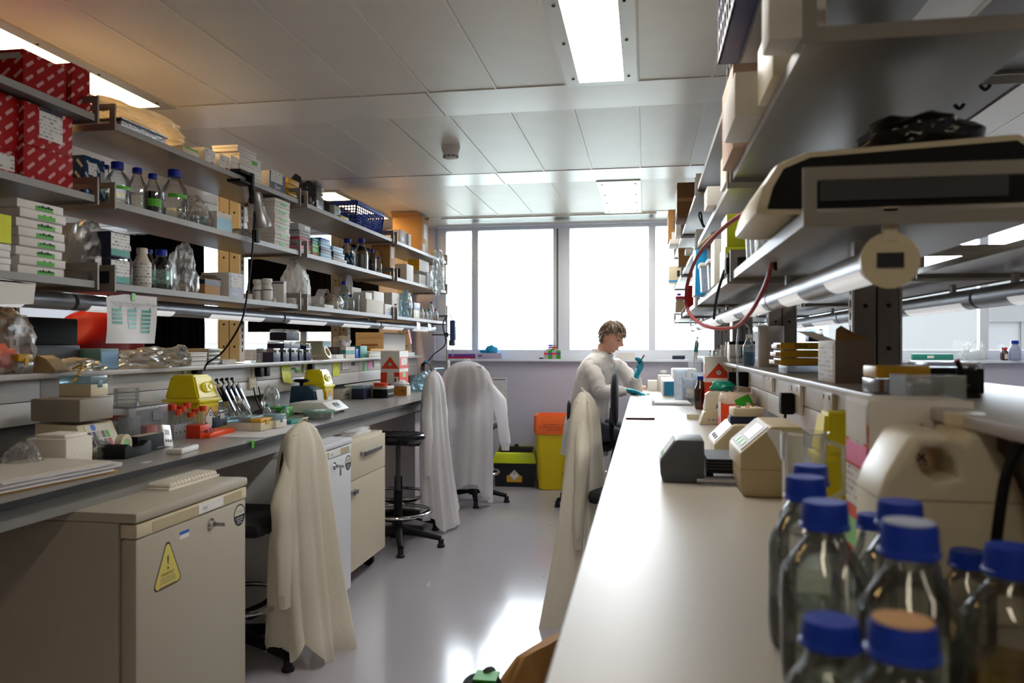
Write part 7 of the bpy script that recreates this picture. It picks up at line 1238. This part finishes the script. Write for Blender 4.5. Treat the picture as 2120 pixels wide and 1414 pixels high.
# ================================================================ the person
mat('skin', 'dca78f', .5, var=.05, sub=.12); mat('hair', '5a4a40', .5, var=.45, sc=60, st=(1, 1, .15)); mat('hair_light', 'a8937c', .5, var=.2); mat('eye_white', 'e6dcd6', .3); mat('iris', '3c2c22', .3); mat('lips', 'a85a54', .45); mat('glove_teal', '1499b4', .38); mat('scarf', '23252e', .8, var=.5, sc=90); mat('trousers', '2c3242', .8); cloth('coat_person', 'f0eeec', .25)
FA = math.radians(-33); fw = Vector((math.cos(FA), math.sin(FA), 0)); lf = Vector((-math.sin(FA), math.cos(FA), 0)); up = Vector((0, 0, 1))
person = thing('person', 'person in white lab coat and blue gloves seated at the right bench, holding a pen', 'person', (0, 0, 0))
PB = Vector((-.47, 6.32, 0))
def R_(c, w_, d_, tw=0): return (c, lf * w_, fw * d_)
# head (forward +x, left +y), shaped from a sphere
def head_mesh(b):
    g = bmesh.ops.create_icosphere(b.bm, subdivisions=5, radius=1); k = b.mi('skin'); gs = lambda p, c, s: math.exp(-sum(((p[i] - c[i]) / s[i]) ** 2 for i in range(3)))
    for v in g['verts']:
        n = v.co.copy(); p = Vector((n.x * .097, n.y * .076, n.z * .118))
        if p.z < 0: q = -p.z / .118; p.y *= 1 - .34 * q ** 1.4; p.x = p.x * (1 - .10 * q) + .018 * q * (p.x > 0); p.x += (.03 * q if p.x < 0 else 0)
        if p.x > .04: p.x -= (p.x - .04) * .18
        m = 0
        m += .033 * gs(p, (.088, 0, -.022), (.03, .012, .017)) + .014 * gs(p, (.088, 0, .006), (.03, .009, .02)) + .006 * gs(p, (.085, 0, .034), (.03, .045, .010)) + .009 * gs(p, (.083, 0, -.06), (.03, .02, .008)) + .006 * gs(p, (.08, 0, -.074), (.03, .018, .007)) + .014 * gs(p, (.075, 0, -.103), (.03, .02, .012)) - .005 * gs(p, (.08, 0, -.067), (.03, .018, .003)) - .006 * gs(p, (.08, 0, -.086), (.03, .02, .006))
        for s in (-1, 1): m += -.011 * gs(p, (.082, s * .032, .012), (.03, .016, .011)) + .006 * gs(p, (.07, s * .045, -.022), (.03, .02, .018)) + .007 * gs(p, (.086, s * .012, -.030), (.03, .007, .007))
        p.x += m; v.co = p
    for f in b.bm.faces: f.material_index = k
HM = Matrix.Translation((-.262, 6.24, 1.350)) @ Matrix.Rotation(math.radians(-22), 4, 'Z') @ Matrix.Rotation(math.radians(24), 4, 'Y')
b = B(); head_mesh(b)
for s in (-1, 1):
    b.lathe([(.0, -.006), (.014, -.006), (.017, 0), (.013, .007), (.006, .002), (0, .002)], 'skin', n=18, sx=.75, sy=1.45, T=Matrix.Translation((-.004, s * .077, -.005)) @ Matrix.Rotation(s * -HP, 4, 'X') @ Matrix.Rotation(.25, 4, 'Y'))
bmesh.ops.transform(b.bm, matrix=HM, verts=b.bm.verts)
neck0 = HM @ Vector((-.035, 0, -.085))
loft(b, [(Vector((-.345, 6.31, 1.16)), lf * .075, fw * .065), (Vector((-.325, 6.30, 1.21)), lf * .056, fw * .058), (neck0, lf * .054, fw * .056), (HM @ Vector((-.02, 0, -.04)), lf * .05, fw * .055)], 'skin', n=24)
# torso and limbs under the clothes
sh = {-1: Vector((-.425, 6.16, 1.14)), 1: Vector((-.235, 6.42, 1.14))}; el = {-1: Vector((-.335, 6.04, .935)), 1: Vector((-.09, 6.40, .955))}; wr = {-1: Vector((-.165, 6.13, .928)), 1: Vector((-.075, 6.27, 1.035))}
loft(b, [R_(PB + up * .60, .15, .12), R_(PB + up * .75 + fw * .01, .14, .11), R_(PB + up * .95 + fw * .06, .15, .105), R_(PB + up * 1.08 + fw * .10, .16, .09), (Vector((-.345, 6.31, 1.16)), lf * .10, fw * .06)], 'skin', n=24)
for s in (-1, 1):
    b.tube([sh[s], (sh[s] + el[s]) / 2, el[s], (el[s] * .6 + wr[s] * .4), wr[s]], [.045, .042, .036, .034, .026], 'skin', 14)
    hip = PB + lf * s * .09 + up * .62; kn = hip + fw * .40 + up * -.03; an = kn + fw * -.06 + up * -.40; b.tube([hip, (hip + kn) / 2, kn, (kn + an) / 2, an], [.08, .07, .055, .05, .035], 'skin', 14)
body = b.obj('body', person, ang=75)
# face details
for s in (-1, 1):
    e = B(); e.lathe([(0, 0), (.008, .001), (.010, .004), (0, .009)], 'eye_white', n=16, T=Matrix.Translation((.066, s * .029, .010)) @ Matrix.Rotation(HP, 4, 'Y')); bmesh.ops.transform(e.bm, matrix=HM, verts=e.bm.verts); o = e.obj('eye', body)
    e = B(); e.tube([HM @ Vector((.0865 - .06 * abs(q) ** 2 * 3, s * (.031 + q * .034), .0065 + .004 * q)) for q in (-.45, -.2, 0, .2, .45)], .0034, 'iris', 6); e.obj('eyelid_line', body)
    e = B(); e.tube([HM @ Vector((.094 - .10 * q * q - .008 * q, s * (.016 + q * .034), .034 + .007 * q - .006 * q * q)) for q in (0, .3, .6, .9, 1.1)], [.003, .005, .005, .004, .002], 'hair', 6); e.obj('eyebrow', body)
e = B(); e.tube([HM @ Vector((.0945 - .09 * q * q, q * .024, -.0665 - .003 * abs(q))) for q in (-1, -.5, 0, .5, 1)], [.001, .0032, .004, .0032, .001], 'lips', 6); e.obj('lips', body)
# hair: cap plus swept tufts
b = B(); g = bmesh.ops.create_icosphere(b.bm, subdivisions=5, radius=1); b.mi('hair'); kill = []
for v in g['verts']:
    n = v.co.copy(); line = .034 + .05 * max(0, n.x) ** 2 if n.x > .1 else (-.02 if n.x > -.25 else -.075)
    p = Vector((n.x * .104 - .004, n.y * .084, n.z * .128 + .002)); th = 1 + .05 * noise.noise(Vector((n.x * 6, n.y * 6, n.z * 2))) + .04 * max(0, n.z)
    if p.z < line or (abs(n.y) > .72 and -.28 < n.x < .28 and p.z < .012): kill.append(v)
    v.co = p * th
bmesh.ops.delete(b.bm, geom=kill, context='VERTS'); bmesh.ops.transform(b.bm, matrix=HM, verts=b.bm.verts); hair = b.obj('hair', person, ang=80)
rnd = random.Random(5); b = B(); b2 = B()
for i in range(260):
    a = rnd.uniform(-math.pi, math.pi); el_ = rnd.uniform(.05, 1.45); n = Vector((math.cos(a) * math.cos(el_), math.sin(a) * math.cos(el_), math.sin(el_)))
    if n.z < (.42 if n.x > .3 else (.2 if n.x > -.25 else -.3)): continue
    p = Vector((n.x * .105 - .004, n.y * .085, n.z * .130)); dr = Vector((.6, rnd.uniform(-.35, .35), -.35 - .5 * (1 - n.z)))  if n.x > -.3 else Vector((-.2, 0, -1)); dr = (dr - n * dr.dot(n)).normalized(); L = rnd.uniform(.028, .055)
    (b if rnd.random() < .55 else b2).tube([HM @ p, HM @ (p + dr * L * .5 + n * .007), HM @ (p + dr * L + n * (.002 if n.x < .3 else .004) - Vector((0, 0, .008)))], [.004, .0045, .001], 'hair' if 0 else ('hair' if rnd.random() < 2 else 'hair'), 5)
for f in b2.bm.faces: f.material_index = 0
b2.ms = [MATS['hair_light']]; tag(b.obj('hair_tufts', hair, ang=80), kind='stuff'); tag(b2.obj('hair_highlights', hair, ang=80), kind='stuff')
# coat
b = B(); fold = lambda q, p: 1 + .022 * math.sin(6 * p + 9 * q) + .028 * math.sin(3 * p - 14 * q) * (.3 + q) + .03 * (1 - 2 * abs(math.sin(4 * p + 5 * q))) * (1 - q) + .014 * math.sin(17 * q + 5 * p)
def dense(R, k=6):
    out = []
    for i in range(len(R) - 1):
        for j in range(k): out.append(tuple(Vector(R[i][q]).lerp(Vector(R[i + 1][q]), j / k) for q in range(3)))
    return out + [R[-1]]
loft(b, dense([R_(PB + up * .40 - fw * .02, .19, .19), R_(PB + up * .52, .20, .19), R_(PB + up * .60, .205, .175), R_(PB + up * .68 + fw * .005, .195, .155), R_(PB + up * .78 + fw * .02, .178, .14), R_(PB + up * .90 + fw * .045, .18, .135), R_(PB + up * 1.0 + fw * .075, .188, .13), R_(PB + up * 1.085 + fw * .098, .188, .118), R_(PB + up * 1.145 + fw * .115, .168, .10), R_(PB + up * 1.19 + fw * .125, .12, .085), (Vector((-.338, 6.305, 1.238)), lf * .074, fw * .070)]), 'coat_person', n=72, cap=False, fold=fold)
b.wrinkle(.007, (11, 11, 17), 3); c = b.obj('coat', person, ang=60)
for s in (-1, 1):
    b = B(); m1 = (sh[s] + el[s]) / 2; P = [sh[s] - lf * s * .09 - up * .01, sh[s] + lf * s * .012 - up * .03, m1 + lf * s * .012, el[s] - fw * .012 + up * .005, el[s] + fw * .02 - up * .012, (el[s] * .5 + wr[s] * .5), el[s] * .12 + wr[s] * .88]; rr = [.05, .066, .062, .056, .053, .047, .039]
    Q = []; R2 = []
    for i in range(len(P) - 1):
        for k in range(5): Q.append(P[i].lerp(P[i + 1], k / 5)); R2.append((rr[i] + (rr[i + 1] - rr[i]) * k / 5) * (1 + .07 * math.sin((i * 5 + k) * 1.9 + s)))
    Q.append(P[-1]); R2.append(rr[-1]); b.tube(Q, R2, 'coat_person', 24); b.wrinkle(.006, (20, 20, 22), s); sl = b.obj('sleeve', c, ang=60)
    b = B(); d = (wr[s] - el[s]).normalized(); b.tube([wr[s] - d * .035, wr[s] + d * .012], [.034, .033], 'coat_person', 20); b.obj('cuff', c)
b = B(); ctr = Vector((-.338, 6.305, 1.23)); b.tube([ctr + (lf * math.cos(a) * .082 + fw * math.sin(a) * .078) + up * (.02 - .045 * max(0, math.sin(a))) for a in [math.pi * 2 * i / 24 for i in range(24)]], .011, 'coat_person', 8, close=True); b.obj('collar', c, ang=70)
b = B(); f0 = [PB + fw * (.125 + .185 * 0) + up * z for z in (0,)]; b.tube([PB + up * z + fw * d_ for z, d_ in ((1.18, .20), (1.09, .222), (1.0, .214), (.9, .19), (.78, .17), (.66, .172))], .007, 'coat_person', 6); b.obj('placket', c)
b = B(); loft(b, [(Vector((-.333, 6.302, 1.175)), lf * .070, fw * .070), (Vector((-.322, 6.298, 1.222)), lf * .060, fw * .062)], 'scarf', n=24, cap=False, fold=lambda q, p: 1 + .06 * math.sin(7 * p + 6 * q)); b.obj('patterned_scarf', person)
b = B()
for s in (-1, 1):
    hip = PB + lf * s * .09 + up * .62; kn = hip + fw * .40 + up * -.03; an = kn + fw * -.06 + up * -.40; q = B(); q.tube([hip, (hip + kn) / 2, kn, (kn + an) / 2, an], [.095, .085, .066, .06, .05], 'trousers', 16); q.obj('trouser_leg', person, ang=60)
    q = B(); q.box(-.05, .17, -.042, .042, -.05, .03, 'black', .02, T=Matrix.Translation(an + up * -.03) @ Matrix.Rotation(FA, 4, 'Z')); q.obj('shoe', person)
b.bm.free()
def hand(M, side, curls, thumb, par, m='glove_teal'):
    """gloved hand: x towards the fingertips, y towards the thumb side, z out of the back of the hand"""
    b = B(); X = lambda *p: M @ Vector(p)
    ax = M.to_3x3()
    loft(b, [(X(-.035, 0, 0), ax @ Vector((0, .027, 0)), ax @ Vector((0, 0, .021))), (X(0, 0, 0), ax @ Vector((0, .030, 0)), ax @ Vector((0, 0, .019))), (X(.03, .002, .002), ax @ Vector((0, .040, 0)), ax @ Vector((0, 0, .016))), (X(.065, 0, .003), ax @ Vector((0, .042, 0)), ax @ Vector((0, 0, .014))), (X(.088, 0, .0), ax @ Vector((0, .037, 0)), ax @ Vector((0, 0, .010)))], m, n=20)
    for i, (y, L, cu) in enumerate(zip((.030, .010, -.011, -.030), (.074, .082, .077, .060), curls)):
        p = Vector((.080 - .006 * (i in (0, 3)), y, .001)); a = cu * .5; pts = [p - Vector((.02, 0, 0)), p]
        for seg, k in ((.46, 1), (.30, 1.9), (.24, 2.5)): p = p + Vector((math.cos(a * k), .04 * (1.5 - i) * .4, -math.sin(a * k))) * L * seg; pts.append(p)
        b.tube([X(*q) for q in pts], [.0105, .0105, .0098, .0088, .0062], m, 10)
    tp = [Vector(q) for q in thumb]; b.tube([X(*q) for q in tp], [.015, .0135, .0115, .0075][:len(tp)], m, 10)
    o = b.obj('glove', par, ang=70); return o
def frame(o, x, z):
    x = Vector(x).normalized(); z = Vector(z); z = (z - x * x.dot(z)).normalized(); y = z.cross(x); M = Matrix((x, y, z)).transposed().to_4x4(); M.translation = Vector(o); return M
dR = Vector((.92, -.25, -.16)); hand(frame(wr[-1] + Vector((.035, .0, .006)), dR, (.1, .2, 1)), -1, (.25, .3, .4, .5), [(.0, .026, -.004), (.03, .05, -.008), (.055, .056, -.012), (.075, .052, -.016)], person)
Mh = frame(wr[1] + Vector((.012, -.005, .028)), (.35, -.12, .93), (.80, .45, -.2)); hand(Mh, 1, (.95, 1.25, 1.3, 1.35), [(.0, .024, -.004), (.03, .05, -.02), (.06, .048, -.035), (.082, .036, -.042)], person)
b = B(); p0 = Mh @ Vector((.05, .04, -.045)); p1 = Mh @ Vector((.15, .03, -.02)); b.cyl(p0, p1, .005, 'ink', n=12); b.cyl(p1, p1 + (p1 - p0) * .12, .0055, 'red_dark', n=12); b.obj('pen', label='dark slim pen held upright in the raised gloved hand', cat='pen')
t = thing('lab_chair', 'black chair the person sits on, half hidden by the lab coat', 'chair', (PB.x + .01, PB.y, 0), -HP, 'black lab chairs'); star_base(t, zs=.46, ring=.2, a0=.3)
b = B(); b.box(-.19, .19, -.14, .2, .45, .52, 'black_soft', .03); b.obj('seat', t); b = B(); loft(b, [((0, -.135 + dy, .74), (.14 * k, 0, 0), (0, 0, .11 * k)) for dy, k in ((.012, .0001), (.012, .8), (.0, 1), (-.022, .97), (-.034, .0001))], 'black_soft', n=28); b.obj('backrest', t); b = B(); b.tube([(0, -.1, .46), (0, -.17, .48), (0, -.18, .58), (0, -.17, .70)], .018, 'black'); b.obj('back_bar', t)
